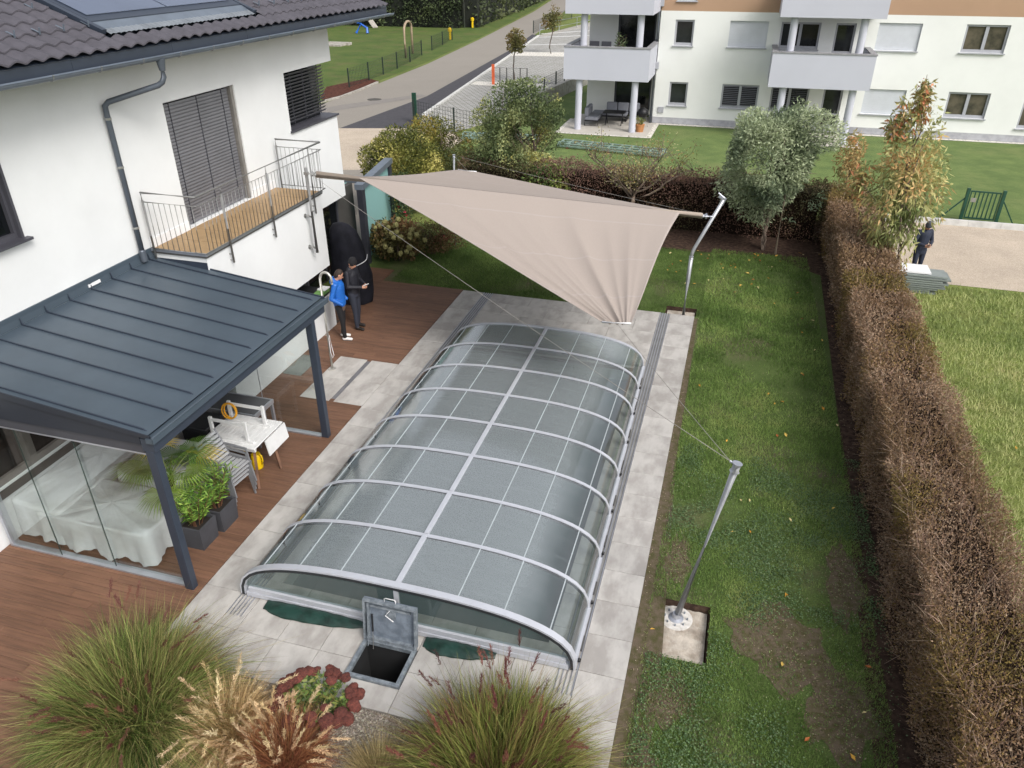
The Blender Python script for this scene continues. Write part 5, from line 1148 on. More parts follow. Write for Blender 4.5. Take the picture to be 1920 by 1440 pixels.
for a, b, c, d, kd in wins:
    if kd == 'shutter':
        w_ = MB().box((a, YF+.10, c), (b, YF+.13, d)).build('window', m_ash, apt)
        key = ('sh', round(b-a, 2))
        if key not in lsl: lsl[key] = MB().box((-(b-a)/2+.04, -.008, 0), ((b-a)/2-.04, 0, .105)).mesh('shutter_slat', m_ash)
        for k in range(10): piece(lsl[key], 'shutter_slat', w_, ((a+b)/2, YF+.0995, c+.06+k*.113))
    else:
        w_ = MB().box((a, YF+.16, c), (b, YF+.18, d)).build('window', m_awin2 if a > 9 else m_awin, apt)
        f = MB(); t = .09; f.box((a, YF+.08, c), (a+t, YF+.158, d)); f.box((b-t, YF+.08, c), (b, YF+.158, d)); f.box((a+t+.001, YF+.08, d-t), (b-t-.001, YF+.158, d)); f.box((a+t+.001, YF+.08, c), (b-t-.001, YF+.158, c+t*1.5))
        if kd in ('double', 'louvre'): f.box(((a+b)/2-.07, YF+.082, c+.14), ((a+b)/2+.07, YF+.15, d-.092))
        if kd == 'door': f.box((a+.092, YF+.082, c+.62), (b-.092, YF+.15, c+.70))
        f.build('frame', m_afr, w_)
        if kd == 'louvre':
            key = ('lv', round((b-a)/2, 2))
            if key not in lsl:
                q = (b-a)/4-.1; lsl[key] = MB().add([(-q, -.03, -.02), (q, -.03, -.02), (q, .03, .02), (-q, .03, .02)], [(0, 1, 2, 3)]).mesh('louvre_slat', m_slat)
            for k in range(11):
                for xx in ((3*a+b)/4+.01, (a+3*b)/4-.01): piece(lsl[key], 'louvre_slat', w_, (xx, YF+.045, c+.16+k*.09))
    if kd != 'door': MB().box((a-.06, YF-.09, c-.05), (b+.06, YF+.08, c-.001)).build('sill', m_afr, apt)
# recessed corner of the block behind the left balcony
RX0, RX1, RY = -8.55, AX0, YF+1.5
mb = MB(); mb.box((RX0, RY, 0), (-7.0, RY+.2, 9)); mb.box((RX0, RY+.2, 0), (RX0+.2, RY+8, 9)); mb.box((-4.98, RY, 0), (AX0-.002, RY+.2, 9)); mb.build('recess_wall', m_aw, apt)
for z in (0.05, 3.05, 6.05):
    g = MB().box((-7.0, RY+.1, z), (-4.98, RY+.12, z+2.35)).build('patio_door', m_awin, apt)
    [MB().box((xa, RY+.02, z), (xb, RY+.099, z+2.35)).build('frame', m_dark, g) for xa, xb in ((-7.0, -6.9), (-5.9, -5.76), (-5.06, -4.98))]
    if z < 6: MB().box((-7.0, RY+.0, z+2.35), (-4.98, RY+.2, z+3.0)).build('lintel', m_aw, apt)
def balcony(x0, x1, zt, zb, yb, yback, par=apt, coping=True, cols=()):
    th = .2; b = MB(); b.box((x0, yb, zb), (x1, yb+th, zt)); b.box((x0, yb+th+.001, zb), (x0+th, yback-.002, zt)); b.box((x1-th, yb+th+.001, zb), (x1, yback-.002, zt)); b.box((x0+th+.001, yb+th+.001, zb), (x1-th-.001, yback-.002, zb+.5))
    o = b.build('balcony', m_ab, par)
    c = MB(); e = .03; c.box((x0-e, yb-e, zt+.001), (x1+e, yb+th+e, zt+.06)); c.box((x0-e, yb+th+e+.001, zt+.001), (x0+th+e, yback-.003, zt+.06)); c.box((x1-th-e, yb+th+e+.001, zt+.001), (x1+e, yback-.003, zt+.06)); c.build('coping', m_cop, o)
    return o
balcony(-8.95, -4.66, 3.98, 2.48, YB_, RY); balcony(-8.95, -4.66, 7.0, 5.48, YB_, RY)
balcony(1.03, 5.55, 4.0, 2.5, YB_, YF); balcony(1.1, 5.62, 7.0, 5.51, YB_, YF)
for x, y, z0, z1 in ((-8.17, YB_+.3, 0, 2.479), (-5.32, YB_+.3, 0, 2.479), (-8.05, YB_+.4, 2.98, 5.479), (-5.27, YB_+.4, 2.98, 5.479), (1.75, YB_+.35, 0, 2.499), (4.88, YB_+.35, 0, 2.499), (1.78, YB_+.4, 3.0, 5.509), (4.80, YB_+.4, 3.0, 5.509)):
    MB().lathe((x, y, 0), [(.17, z0), (.17, z1)], 16).build('column', m_ab, apt, smooth=False)
MB().tube([(-4.70, YF-.1, 0), (-4.70, YF-.1, 9)], .05, 8).build('downpipe', m_zinc, apt, smooth=True)
for z in (2.75, 5.7): MB().box((-4.80, YF-.25, z), (-4.5, YF-.02, z+.32)).build('pipe_box', m_afr, apt)
sheet('apartment_patio', [(-8.95, 39.75), (-4.45, 39.75), (-4.45, 43.38), (-4.64, 43.39), (-4.64, 44.9), (-8.95, 44.9)], 6, M('patio_slabs', '#b3aea6', .8, var=.04)); sheet('patio_edge', [(-9.15, 39.55), (-4.2, 39.55), (-4.2, 43.38), (-9.15, 43.38)], 5, m_pebble); sheet('facade_gravel', [(-4.4, 43.05), (40, 43.05), (40, 43.39), (-4.4, 43.39)], 6, m_pebble); sheet('apartment_patio', [(1.0, 40.0), (5.7, 40.0), (5.7, 43.38), (1.0, 43.38)], 6, MATS['patio_slabs'])
# patio furniture
m_cush = M('grey_cushion', '#7c7f88', .85, var=.06); m_mblk = M('black_metal', '#1d1e22', .5, metal=.3)
ps = thing('patio_sofa', (-7.0, 42.6, -.006), 'grey cushioned corner sofa on the ground floor patio of the apartments', 'sofa')
for x0, x1, y0, y1 in ((-7.9, -6.0, 43.2, 43.9), (-8.0, -7.3, 41.7, 43.15)):
    MB().box((x0, y0, .28), (x1, y1, .44)).build('seat_cushion', m_cush, ps, bev=.03)
for i in range(3): MB().box((-7.2+i*.62, 43.75, .45), (-6.62+i*.62, 43.95, .9)).build('back_cushion', m_cush, ps, bev=.05)
for i in range(2): MB().box((-8.05, 41.8+i*.7, .45), (-7.85, 42.42+i*.7, .9)).build('back_cushion', m_cush, ps, bev=.05)
fr = MB(); fr.tube([(-8.0, 41.72, -.006), (-8.0, 41.72, .27), (-7.3, 41.72, .27), (-7.3, 41.72, -.006), (-8.0, 41.72, -.006)], .025, 6); fr.box((-8.02, 41.72, .22), (-7.3, 43.9, .279)); fr.box((-7.29, 43.2, .22), (-6.0, 43.9, .279)); fr.box((-6.05, 43.2, -.006), (-6.0, 43.9, .219)); fr.build('frame', m_mblk, ps)
ptb = thing('patio_table', (-6.6, 42.4, -.006), 'dark rectangular table in front of the patio sofa', 'table'); MB().box((-7.1, 42.0, .62), (-5.95, 42.8, .67)).build('table_top', m_mblk, ptb)
for x in (-6.95, -6.1):
    mb = MB(); mb.beam((x, 42.05, -.006), (x, 42.5, .62), .06, .04, up=(1, 0, 0)); mb.beam((x, 42.75, -.006), (x, 42.3, .62), .06, .04, up=(1, 0, 0)); mb.build('leg', m_mblk, ptb)
kg = thing('kettle_grill', (-5.0, 42.2, -.006), 'black round kettle grill on the patio beside the white column', 'grill'); mb = MB(); mb.lathe((-5.0, 42.2, .45), [(.02, 0), (.2, .06), (.29, .2), (.30, .28), (.24, .42), (.08, .52), (.02, .53)], 18); mb.build('kettle', m_mblk, kg, smooth=True)
for k in range(3): an = k*2.1; MB().tube([(-5.0+.16*math.cos(an), 42.2+.16*math.sin(an), .6), (-5.0+.3*math.cos(an), 42.2+.3*math.sin(an), -.006)], .014, 6).build('leg', m_steel, kg)
mb = MB(); mb.tube([(-4.68+.0*t, 42.2+.12*math.sin(t), .75+.12*math.cos(t)) for t in np.linspace(0, 2*math.pi, 16)], .014, 5); mb.build('handle', m_steel, kg)
tc = thing('clay_pot', (-4.95, 40.95, -.006), 'terracotta pot at the patio corner beside the grill', 'pot'); MB().lathe((-4.95, 40.95, -.006), [(.02, 0), (.18, 0), (.24, .34), (.26, .36), (.22, .38), (.02, .33)], 16).build('pot', M('terracotta', '#b07a4c', .8), tc)
stems_plant('potted_plant', (-4.95, 40.95, .3), 10, .4, .25, .14, .05, ['#5a6a3a', '#8a8a50', '#4a5a2c'], 'small leafy plant in the terracotta patio pot', 'plant', per=10, seed=31)
stems_plant('balcony_plant', (-6.25, 41.2, 3.0), 12, 1.6, .3, .28, .05, ['#5a6a4a', '#6a7458', '#4a5a3c'], 'tall green plant on the upper left balcony of the apartments', 'plant', per=14, seed=32)
MB().box((-6.5, 41.0, 2.981), (-6.0, 41.4, 3.9)).build('balcony_planter', M('grey_planter', '#7d7e7a', .8)); tag(bpy.data.objects['balcony_planter'], 'grey square planter on the upper left apartment balcony', 'planter')
bt_ = thing('balcony_table', (-7.3, 41.9, 2.98), 'dark dining set on the upper left apartment balcony', 'table'); MB().box((-7.8, 41.5, 3.66), (-6.7, 42.3, 3.72)).build('table_top', m_mblk, bt_)
for x in (-7.7, -6.8): MB().box((x-.03, 41.85, 2.981), (x+.03, 41.95, 3.659)).build('leg', m_mblk, bt_)
for i, (x, lab) in enumerate(((-7.55, 'left dark chair at the balcony dining table'), (-6.95, 'right dark chair at the balcony dining table'))):
    ch_ = thing('balcony_chair', (x, 41.3, 2.98), lab, 'chair', 'balcony chairs'); MB().box((x-.25, 41.05, 3.82), (x+.25, 41.11, 4.22)).build('backrest', m_dark, ch_, bev=.02); MB().box((x-.25, 41.12, 3.40), (x+.25, 41.55, 3.46)).build('seat', m_dark, ch_)
    for a in (-.22, .22):
        MB().box((x+a-.02, 41.06, 2.981), (x+a+.02, 41.10, 3.819)).build('leg', m_mblk, ch_); MB().box((x+a-.02, 41.5, 2.981), (x+a+.02, 41.54, 3.399)).build('leg', m_mblk, ch_)
fb = thing('facade_vent', (-4.2, YF-.02, .55), 'small grey vent box on the white facade near the patio', 'vent'); MB().box((-4.35, YF-.06, .55), (-4.05, YF-.001, .85)).build('cover', m_afr, fb)
flp = thing('flower_pots', (5.35, 40.9, -.006), 'reddish flower pot beside the right patio column', 'pot'); MB().lathe((5.35, 40.9, -.006), [(.02, 0), (.2, 0), (.26, .3), (.02, .3)], 14).build('pot', MATS['terracotta'], flp)
# stored fence panels on trestles behind the far hedge
m_green = M('green_metal', '#1f4a3a', .5, metal=.2); m_pgreen = M('pale_green_panel', '#9fb6ae', .5, metal=.4, var=.1, sc=6)
def panelstack(a, b, zs_, wd, lab, n=4):
    t = thing('fence_panel_stack', (*a[:2], -.026), lab, 'panel stack', 'stacked fence panels'); a, b = Vector(a), Vector(b)
    for k in range(n):
        z = zs_+.05*k; mb = MB(); d, s_, u = frame(b-a); off = s_*(.05*math.sin(k*2.3))
        for q in (-wd/2, 0, wd/2): mb.beam(a+off+s_*q+Vector((0, 0, z)), b+off+s_*q+Vector((0, 0, z)), .05, .035)
        for i in range(int((b-a).length/.5)+1): p = a+off+d*i*.5+Vector((0, 0, z+.012)); mb.beam(p-s_*wd/2, p+s_*wd/2, .03, .02)
        mb.build('fence_panel', m_pgreen, t)
    for f_ in (.1, .5, .9): p = a.lerp(b, f_); d, s_, u = frame(b-a); MB().beam(p-s_*wd*.6+Vector((0, 0, zs_*.5-.03)), p+s_*wd*.6+Vector((0, 0, zs_*.5-.03)), .1, max(zs_+.05, .05)).build('timber_bearer', m_wood, t)
panelstack(G(1052, 272), G(1245, 292), .05, .9, 'long stack of pale green metal fence panels on the apartment lawn', 4); panelstack(G(868, 262), G(1010, 268), .15, .8, 'second stack of pale fence panels behind the left garden tree', 4)
st2 = thing('pallet_stack', (5.55, 22.2, -.03), 'stack of grey metal sheets beside the autumn tree in the yard', 'panel stack'); m_shg = M('grey_metal_sheet', '#8e9694', .5, metal=.35, var=.08, rnd=.1)
rr = random.Random(5)
for k in range(9):
    x0 = 4.7+rr.uniform(-.08, .08); MB().box((x0, 21.95+rr.uniform(-.03, .03), -.02+k*.06), (6.05+rr.uniform(-.12, .08)-(.25 if k < 3 else 0), 22.55+rr.uniform(-.03, .05), .022+k*.06)).build('metal_sheet', m_shg, st2)
MB().box((4.75, 22.05, .52), (5.62, 22.7, .56)).build('white_sheet', m_whitep, st2)
# green garden gate in the yard edge
g0, g1 = G(1800, 412), G(1866, 418); gate = thing('garden_gate', tuple((g0+g1)/2), 'dark green metal garden gate at the far side of the gravel yard', 'gate')
for p in (g0, g1): MB().box((p.x-.05, p.y-.05, -.03), (p.x+.05, p.y+.05, 1.12)).build('gate_post', m_green, gate)
MB().beam(g0+Vector((.08, 0, 1.02)), g1+Vector((-.08, 0, 1.02)), .04, .05).build('top_rail', m_green, gate); MB().beam(g0+Vector((.08, 0, .1)), g1+Vector((-.08, 0, .1)), .04, .05).build('bottom_rail', m_green, gate)
for i in range(8): p = (g0+Vector((.1, 0, 0))).lerp(g1+Vector((-.1, 0, 0)), i/7); MB().box((p.x-.018, p.y-.018, .126), (p.x+.018, p.y+.018, .994)).build('gate_bar', m_green, gate)
MB().beam(g0+Vector((-.02, 0, .8)), g0+Vector((-.75, -.1, -.03)), .04, .04).build('brace', m_green, gate); MB().beam(g1+Vector((.02, 0, .8)), g1+Vector((.55, -.1, -.03)), .04, .04).build('brace', m_green, gate); MB().box((g0.x+.14, g0.y-.05, .66), (g0.x+.3, g0.y-.02, .80)).build('lock', m_steel, gate)
a, b = G(1640, 412), G(2100, 440); mb = MB(); d_ = (b-a).normalized()
for i in range(10): mb_ = MB(); p, q = a+d_*i*1.0, a+d_*(i*1.0+.99); mb_.beam((p.x, 28.75, .06), (q.x, 28.75, .06), .1, .24); tag(mb_.build('yard_kerb', MATS['pale_kerb']), kind='structure')
# ================================================================ CARPORT BEHIND THE DECK
m_turq = glassmat('turquoise_glass', (.55, .75, .75), .8, .05, .7, srgb('#93bdbb')); m_post = M('carport_post', '#32343c', .5)
cp = thing('carport', (-11, 21.5, 0), 'flat roofed carport with turquoise glass walls and dark posts', 'carport')
c1, c2 = G(690, 492), G(737, 432)
for p in (c1, c2): MB().box((p.x-.09, p.y-.09, -.03), (p.x+.09, p.y+.09, 2.25)).build('post', m_post, cp)
for p, q in ((c1, c2),): d, s_, u = frame(q-p); MB().beam(p+d*.1+Vector((0, 0, 1.15)), q-d*.1+Vector((0, 0, 1.15)), .02, 2.15).build('glass_wall', m_turq, cp)
MB().box((-12.9, 20.5, -.03), (-12.76, 20.64, 2.25)).build('post', m_post, cp)
MB().beam(c1+Vector((0, -.1, 2.33)), c2+Vector((0, .1, 2.33)), .26, .158).build('roof_beam', m_zinc, cp); MB().box((-12.9, 20.45, 2.251), (c1.x-.14, 20.75, 2.40)).build('roof_beam', m_zinc, cp)
MB().box((-11.6, 20.45, 0), (-11.57, 21.4, 2.2)).build('glass_wall', m_turq, cp)
# ================================================================ STREET: fence, lamp, arch, saplings
def meshfence(pts, h, lab, group='mesh fences', cat='fence', every=1):
    t = thing('mesh_fence', tuple(pts[0]), lab, cat, group)
    for p in pts: MB().box((p.x-.035, p.y-.035, -.03), (p.x+.035, p.y+.035, h+.05)).build('post', m_gpost, t)
    for p, q in zip(pts, pts[1:]):
        mb = MB(); n = int((q-p).length/.22)
        for k in range(n+1): w_ = p.lerp(q, k/max(n, 1)); mb.beam(w_+Vector((0, 0, .03)), w_+Vector((0, 0, h)), .011, .011)
        for k in range(7): z = .03+(h-.03)*k/6; mb.beam(p+Vector((0, 0, z)), q+Vector((0, 0, z)), .011, .011)
        mb.build('wire_panel', m_gpost, t)
m_gpost = M('dark_green_wire', '#1c2b26', .6)
meshfence([G(*p) for p in ((655, 163), (692, 150), (719, 139), (745, 128), (769, 116), (791, 103))], 1.15, 'dark wire mesh fence along the left road verge before the arch'); meshfence([G(*p) for p in ((810, 94), (830, 84), (848, 74))], 1.15, 'short dark wire mesh fence along the verge beyond the arch')
meshfence([G(777, 230), G(852, 247), G(925, 262)], 1.15, 'dark green mesh fence along the parking lot behind the shrubs'); meshfence([G(1020, 180), G(1042, 168), G(1058, 158)], 1.1, 'dark mesh fence on the retaining wall beside the apartments'); meshfence([G(1000, 62), G(1040, 45), G(1072, 35)], 1.2, 'dark mesh fence at the far end of the parking lot')
for x in (777, 781): p = G(x, 228); MB().box((p.x-.05, p.y-.05, -.03), (p.x+.05, p.y+.05, 1.5)).build('gate_post', m_green); 
for i, o in enumerate([o for o in bpy.data.objects if o.name.startswith('gate_post') and o.parent is None]): tag(o, ('left', 'right')[i]+' of the two green gate posts at the parking lot corner', 'post', 'green gate posts')
rw = [G(1000, 203), G(1110, 152)]; mb = MB(); d, s_, u = frame(rw[1]-rw[0]); mb.beam(rw[0]+Vector((0, 0, .35)), rw[1]+Vector((0, 0, .35)), .25, .8); tag(mb.build('retaining_wall', m_conc), 'low concrete retaining wall beside the apartment lawn', 'wall')
lp = G(871, 52); lamp = thing('street_lamp', tuple(lp), 'pale grey street lamp post in front of the dark hedge', 'lamp post'); mb = MB(); mb.tube([lp, lp+Vector((0, 0, 6))], [.09, .06], 8); mb.build('pole', m_alu, lamp, smooth=True); mb = MB(); mb.beam(lp+Vector((0, 0, 6)), lp+Vector((1.0, 0, 6.15)), .2, .1); mb.build('lamp_head', m_alu, lamp)
a, b = G(761, 108), G(774, 100); arc_ = thing('garden_arch', tuple(a), 'pale wooden garden arch beside the verge fence', 'arch'); mb = MB(); H_ = 2.15
md = (a+b)/2; hwv = (b-a)/2; mb.tube([a, a+Vector((0, 0, H_))]+[md+hwv*(-math.cos(t))+Vector((0, 0, H_+.55*math.sin(t))) for t in np.linspace(.2, math.pi-.2, 9)]+[b+Vector((0, 0, H_)), b], .10, 8); mb.build('arch', M('pale_wood', '#a3907a', .8), arc_, smooth=True)
bt2 = G(668, 62); toy = thing('blue_toy', tuple(bt2), 'bright blue garden toy on the grass behind the house', 'toy'); mb = MB(); mb.tube([bt2, bt2+Vector((.5, .3, .9)), bt2+Vector((1.2, .3, .5)), bt2+Vector((1.3, .1, 0))], .14, 6); mb.tube([bt2+Vector((.5, .3, .9)), bt2+Vector((.4, -.3, 1.1))], .12, 6); mb.build('body', M('blue_plastic', '#1d5fc0', .4), toy)
bd = G(704, 52); plk = thing('grey_plank', tuple(bd), 'pale grey board leaning on the grass near the roof corner', 'board'); mb = MB(); mb.beam(bd, bd+Vector((-1.5, 1.0, 1.3)), .7, .08); mb.build('board', m_conc, plk)
pst = G(722, 45); mb = MB(); mb.tube([pst, pst+Vector((0, 0, 3))], .12, 8); tag(mb.build('wooden_post', M('grey_wood_post', '#8a7a6a', .9)), 'grey post standing behind the roof corner', 'post')
for p_, lab in ((G(886, 52), 'yellow hydrant post beside the far verge'), (G(844, 74), 'small yellow marker at the verge fence end')): mb = MB(); mb.lathe(p_, [(.12, 0), (.12, .7), (.2, .75), (.2, 1.0), (.08, 1.1)], 8); tag(mb.build('hydrant', m_yel), lab, 'hydrant', 'yellow verge markers')
on = G(925, 158); brr = thing('orange_barrier', tuple(on), 'orange post with wire barrier on the white pebble strip', 'barrier'); mb = MB(); mb.box((on.x-.09, on.y-.05, -.03), (on.x+.09, on.y+.05, 1.3)); mb.build('orange_post', M('orange_paint', '#d8643a', .6), brr)
for i in range(6): p = on.lerp(G(988, 160), i/5); MB().box((p.x-.03, p.y-.03, -.03), (p.x+.03, p.y+.03, 1.1)).build('wire_post', m_aludk, brr)
MB().beam(on+Vector((0, 0, 1.08)), G(988, 160)+Vector((0, 0, 1.08)), .02, .02).build('wire_rail', m_aludk, brr)
hr = [G(1012, 66), G(1112, 45)]; hrl = thing('handrail', tuple(hr[0]), 'silver handrail along the far parking ramp', 'railing'); mb = MB()
for z in (.5, 1.1): mb.tube([hr[0]+Vector((0, 0, z)), hr[1]+Vector((0, 0, z))], .05, 6)
mb.build('rail', m_alu, hrl)
for k in range(4): p = hr[0].lerp(hr[1], k/3); MB().tube([p, p+Vector((0, 0, 1.1))], .04, 6).build('post', m_alu, hrl)
st_ = G(622, 85); mb = MB(); mb.box((st_.x-1.2, st_.y-.6, -.03), (st_.x+1.2, st_.y+.6, .12)); mb.box((st_.x-.9, st_.y+.601, -.03), (st_.x+1.5, st_.y+1.3, .2)); tag(mb.build('stone_slab_pile', m_conc), 'pale stone slabs lying on the grass behind the house', 'slabs')
# ================================================================ VEGETATION
wl = _w
lf = leafmat('leaf', (1.5, 1.5, 1.5), trans=.3); lf_dry = leafmat('dry_leaf', (1.74, 1.84, 1.78), rough=.8, trans=.2); lf_clump = leafmat('clump_blade', (1.42, 1.45, 1.4), rough=.6, trans=.3); lf_grass = leafmat('grass_blade', (2.0, 2.0, 1.85), rough=.6, trans=.35)
m_bark = M('bark', '#5a4c42', .9, col2='#3d332c', sc=14, bump=.6, bsc=25, st=(1, 1, .3)); m_bark2 = M('pale_bark', '#7c6d60', .9, col2='#55483e', sc=14, bump=.5, bsc=25); m_twig = M('dry_twig', '#5c4b42', .9, var=.1)
def limb(mb, p, q, r0, r1, r, n=5, k=5, wob=.06):
    p, q = Vector(p), Vector(q); L_ = (q-p).length; pts = []; rs = []
    off = Vector((0, 0, 0))
    for i in range(k+1):
        t = i/k
        if 0 < i < k: off = off*.6+Vector((r.normal(), r.normal(), r.normal()*.5))*wob*L_*.5
        else: off = off*0 if i == 0 else off*.3
        pts.append(p.lerp(q, t)+off+Vector((0, 0, .10*L_*math.sin(math.pi*t)*.4))); rs.append(r0+(r1-r0)*t)
    mb.tube(pts, rs, n); return pts
def crown(n, c, R_, seed, gap=.35, lump=.35, shell=.45, sc=1.1):
    r = np.random.default_rng(seed); out = []; tot = 0
    while tot < n:
        d = unit(r.normal(size=(n*2, 3))); rr = r.random(n*2)**shell; ln = 1-lump+2*lump*vnoise(d*2.1+7+seed*.37, 1.0, seed % 7)
        P = d*(rr*ln)[:, None]*np.array(R_)+np.array(c); k = vnoise(P+seed, sc, (seed+3) % 7) > gap; P = P[k]; out.append(P); tot += len(P)
    return np.concatenate(out)[:n]
def tree(name, label, cat, base, tips_c, R_, n, ll, lw, cols, seed, trunk_r=.06, stems=1, bark=None, droop=.3, gap=.35, lump=.35, sub=10, jit=.2, mat=None, fork=.35, sz=(.6, 1.15), group=None, twigs=60):
    r = np.random.default_rng(seed); t = thing(name, tuple(base), label, cat, group); base = Vector(base); c = Vector(tips_c); mb = MB(); P = crown(n, c, R_, seed, gap, lump)
    if name == 'autumn_cherry_tree': P = P[~((P[:, 0] > 4.78) & (P[:, 2] < 2.25))]
    nodes = []
    for s in range(stems):
        b = base+Vector((r.normal()*.08*(stems > 1), r.normal()*.08*(stems > 1), 0)); fk = b.lerp(c, fork)+Vector((r.normal()*.06, r.normal()*.06, 0))
        if stems > 1: fk += Vector((r.normal()*.22*R_[0], r.normal()*.22*R_[1], 0))
        nodes += limb(mb, b, fk, trunk_r, trunk_r*.72, r, 7)[2:]; top = Vector((fk.x*.6+c.x*.4, fk.y*.6+c.y*.4, c.z+R_[2]*.6)); nodes += limb(mb, fk, top, trunk_r*.7, trunk_r*.2, r, 6)
        for k in range(sub):
            a = 2*math.pi*(k/sub)+r.uniform(0, .6); e = r.uniform(-.25, .8); q = c+Vector((math.cos(a)*R_[0]*.8*math.cos(e), math.sin(a)*R_[1]*.8*math.cos(e), R_[2]*.8*math.sin(e))); st = fk.lerp(top, r.uniform(0, .55)); nodes += limb(mb, st, q, trunk_r*.35, trunk_r*.08, r, 5)[2:]
    NV = np.array([list(v) for v in nodes])
    for i in r.choice(len(P), min(twigs, len(P)), replace=False):
        d = np.linalg.norm(NV-P[i], axis=1); q = Vector(NV[d.argmin()]); mb.tube([q, q.lerp(Vector(P[i]), .5)+Vector((0, 0, .03)), Vector(P[i])], [.008, .006, .003], 4)
    mb.build('trunk', bark or m_bark, t, smooth=True)
    D = unit(P-np.array(c))*.7+r.normal(size=P.shape)*.7; D[:, 2] -= droop; t_ = np.clip(vnoise(P, 1.6, 2)*1.3-.15+r.normal(size=len(P))*.12, 0, 1)
    polys('crown', leaves(P, r.uniform(*sz, len(P))*ll, lw, D, r=r), pick(t_, cols, jit, r=r), mat or lf, t); return t
SILV = ['#465240', '#626e56', '#7a8468', '#929a7e', '#828c6a']
tree('silver_leaf_tree', 'bushy silvery green tree with slim stems before the far hedge', 'tree', (1.25, 24.35, -.02), (1.22, 24.5, 2.80), (1.6, 1.45, 1.75), 24000, .14, .042, SILV, 11, .05, 3, m_bark2, droop=.0, gap=.41, lump=.27, sub=8, fork=.5, jit=.28)
mb = MB(); mb.tube([(1.62, 24.1, -.02), (1.60, 24.1, 1.9)], .035, 8); tag(mb.build('tree_stake', M('stake_wood', '#7c6f5f', .9)), 'grey wooden stake beside the silvery green tree', 'stake')
tree('garden_tree', 'loose grey green tree behind the sail with yellowing leaves', 'tree', (-7.3, 27.0, -.02), (-7.5, 27.0, 2.45), (1.7, 1.4, 2.0), 21000, .12, .05, ['#35402a', '#4e5a38', '#6b7450', '#868a5c', '#8f8a4e'], 12, .05, 2, m_bark, droop=.1, gap=.42, lump=.32, sub=9, fork=.4)
tree('garden_shrub', 'low leafy green shrub at the foot of the loose grey green tree', 'shrub', (-6.2, 26.0, -.02), (-6.2, 25.9, .85), (1.1, .85, .95), 8000, .12, .055, ['#2c3a20', '#47582f', '#66743c', '#7f8444'], 13, .03, 3, gap=.28, fork=.3, sub=5)
tree('variegated_bush', 'rounded olive bush with pale yellow leaf tips beside the gravel drive', 'shrub', (-11.3, 24.9, -.02), (-11.3, 25.0, 1.5), (1.5, 1.3, 1.4), 20000, .12, .045, ['#333b20', '#4c5228', '#6b6c36', '#8f8a4c', '#c2b878'], 14, .05, 3, droop=-.2, gap=.25, lump=.16, fork=.3, sub=7, jit=.3)
tree('olive_bush', 'olive green bush with orange tints behind the variegated bush', 'shrub', (-11.0, 27.6, -.02), (-11.0, 27.6, 1.55), (1.4, 1.15, 1.4), 14000, .12, .045, ['#333a1e', '#4d5228', '#6a6832', '#86763a', '#7a6a34'], 15, .05, 3, gap=.28, lump=.22, fork=.3, sub=7)
tree('dark_shrub', 'dark green shrub between the olive bush and the loose tree', 'shrub', (-9.2, 26.3, -.02), (-9.2, 26.3, .95), (1.3, .85, 1.1), 9000, .09, .04, ['#22291a', '#333c24', '#47502e', '#5a5a3a'], 16, .03, 3, gap=.28, fork=.3, sub=5)
# the nearly bare fruit tree
bt3 = thing('bare_fruit_tree', (-3.15, 25.15, -.02), 'almost bare spreading fruit tree in front of the brown hedge', 'tree'); r = np.random.default_rng(21); mb = MB(); tips = []
b0 = Vector((-3.2, 25.15, -.02)); fk = Vector((-3.1, 25.2, 1.15)); limb(mb, b0, fk, .085, .07, r, 7)
for k in range(11):
    a = k*2.4+r.uniform(-.3, .3); e = r.uniform(.25, 1.15); L_ = r.uniform(1.2, 2.3); q = fk+Vector((math.cos(a)*math.cos(e)*L_, math.sin(a)*math.cos(e)*L_*.6, math.sin(e)*L_*.95)); pts = limb(mb, fk.lerp(b0, r.uniform(0, .15)), q, .045, .014, r, 6, 6, .09)
    for p in pts[2:]:
        for _ in range(3):
            q2 = p+Vector((r.normal()*.35, r.normal()*.3, abs(r.normal())*.4)); pp2 = limb(mb, p, q2, .013, .006, r, 4, 3, .1); tips += [pp2[-1], pp2[-2]]
mb.build('trunk', m_bark2, bt3, smooth=True); T_ = np.array([list(p) for p in tips]); P = np.repeat(T_, 9, 0)+r.normal(size=(len(T_)*9, 3))*.13; k = vnoise(P, .9, 1)*.5+np.clip((P[:, 2]-1.2)/3, 0, .5) > .42; P = P[k]
polys('crown', leaves(P, r.uniform(.05, .09, len(P)), .035, r=r), pal(len(P), ['#6a6240', '#8a7a4c', '#5c6238', '#8f8a68'], r=r), lf, bt3)
# autumn cherry tree in the yard behind the right hedge
tree('autumn_cherry_tree', 'slender cherry tree with drooping olive and orange leaves behind the right hedge', 'tree', (4.35, 21.2, -.03), (4.25, 21.3, 2.95), (.88, .8, 2.0), 4300, .20, .05, ['#566038', '#6c744a', '#808456', '#908e5e', '#9c9666', '#a88a60'], 22, .05, 2, m_bark2, droop=.9, gap=.36, lump=.45, sub=7, fork=.45, jit=.22)
o = [o for o in bpy.data.objects if o.name.startswith('autumn_cherry')][0]; r = np.random.default_rng(23)
P = np.concatenate([crown(420, (4.15, 21.3, 5.15), (.20, .22, .75), 5, .2), crown(380, (3.75, 21.3, 4.6), (.35, .3, .55), 6, .2), crown(300, (3.2, 21.4, 3.1), (.25, .25, .5), 3, .2)]); D = r.normal(size=P.shape)*.6; D[:, 2] -= .6
polys('crown', leaves(P, r.uniform(.12, .22, len(P)), .052, D, r=r), pal(len(P), ['#646a40', '#847a4c', '#98805a', '#a87050', '#78744a'], r=r), lf, o)
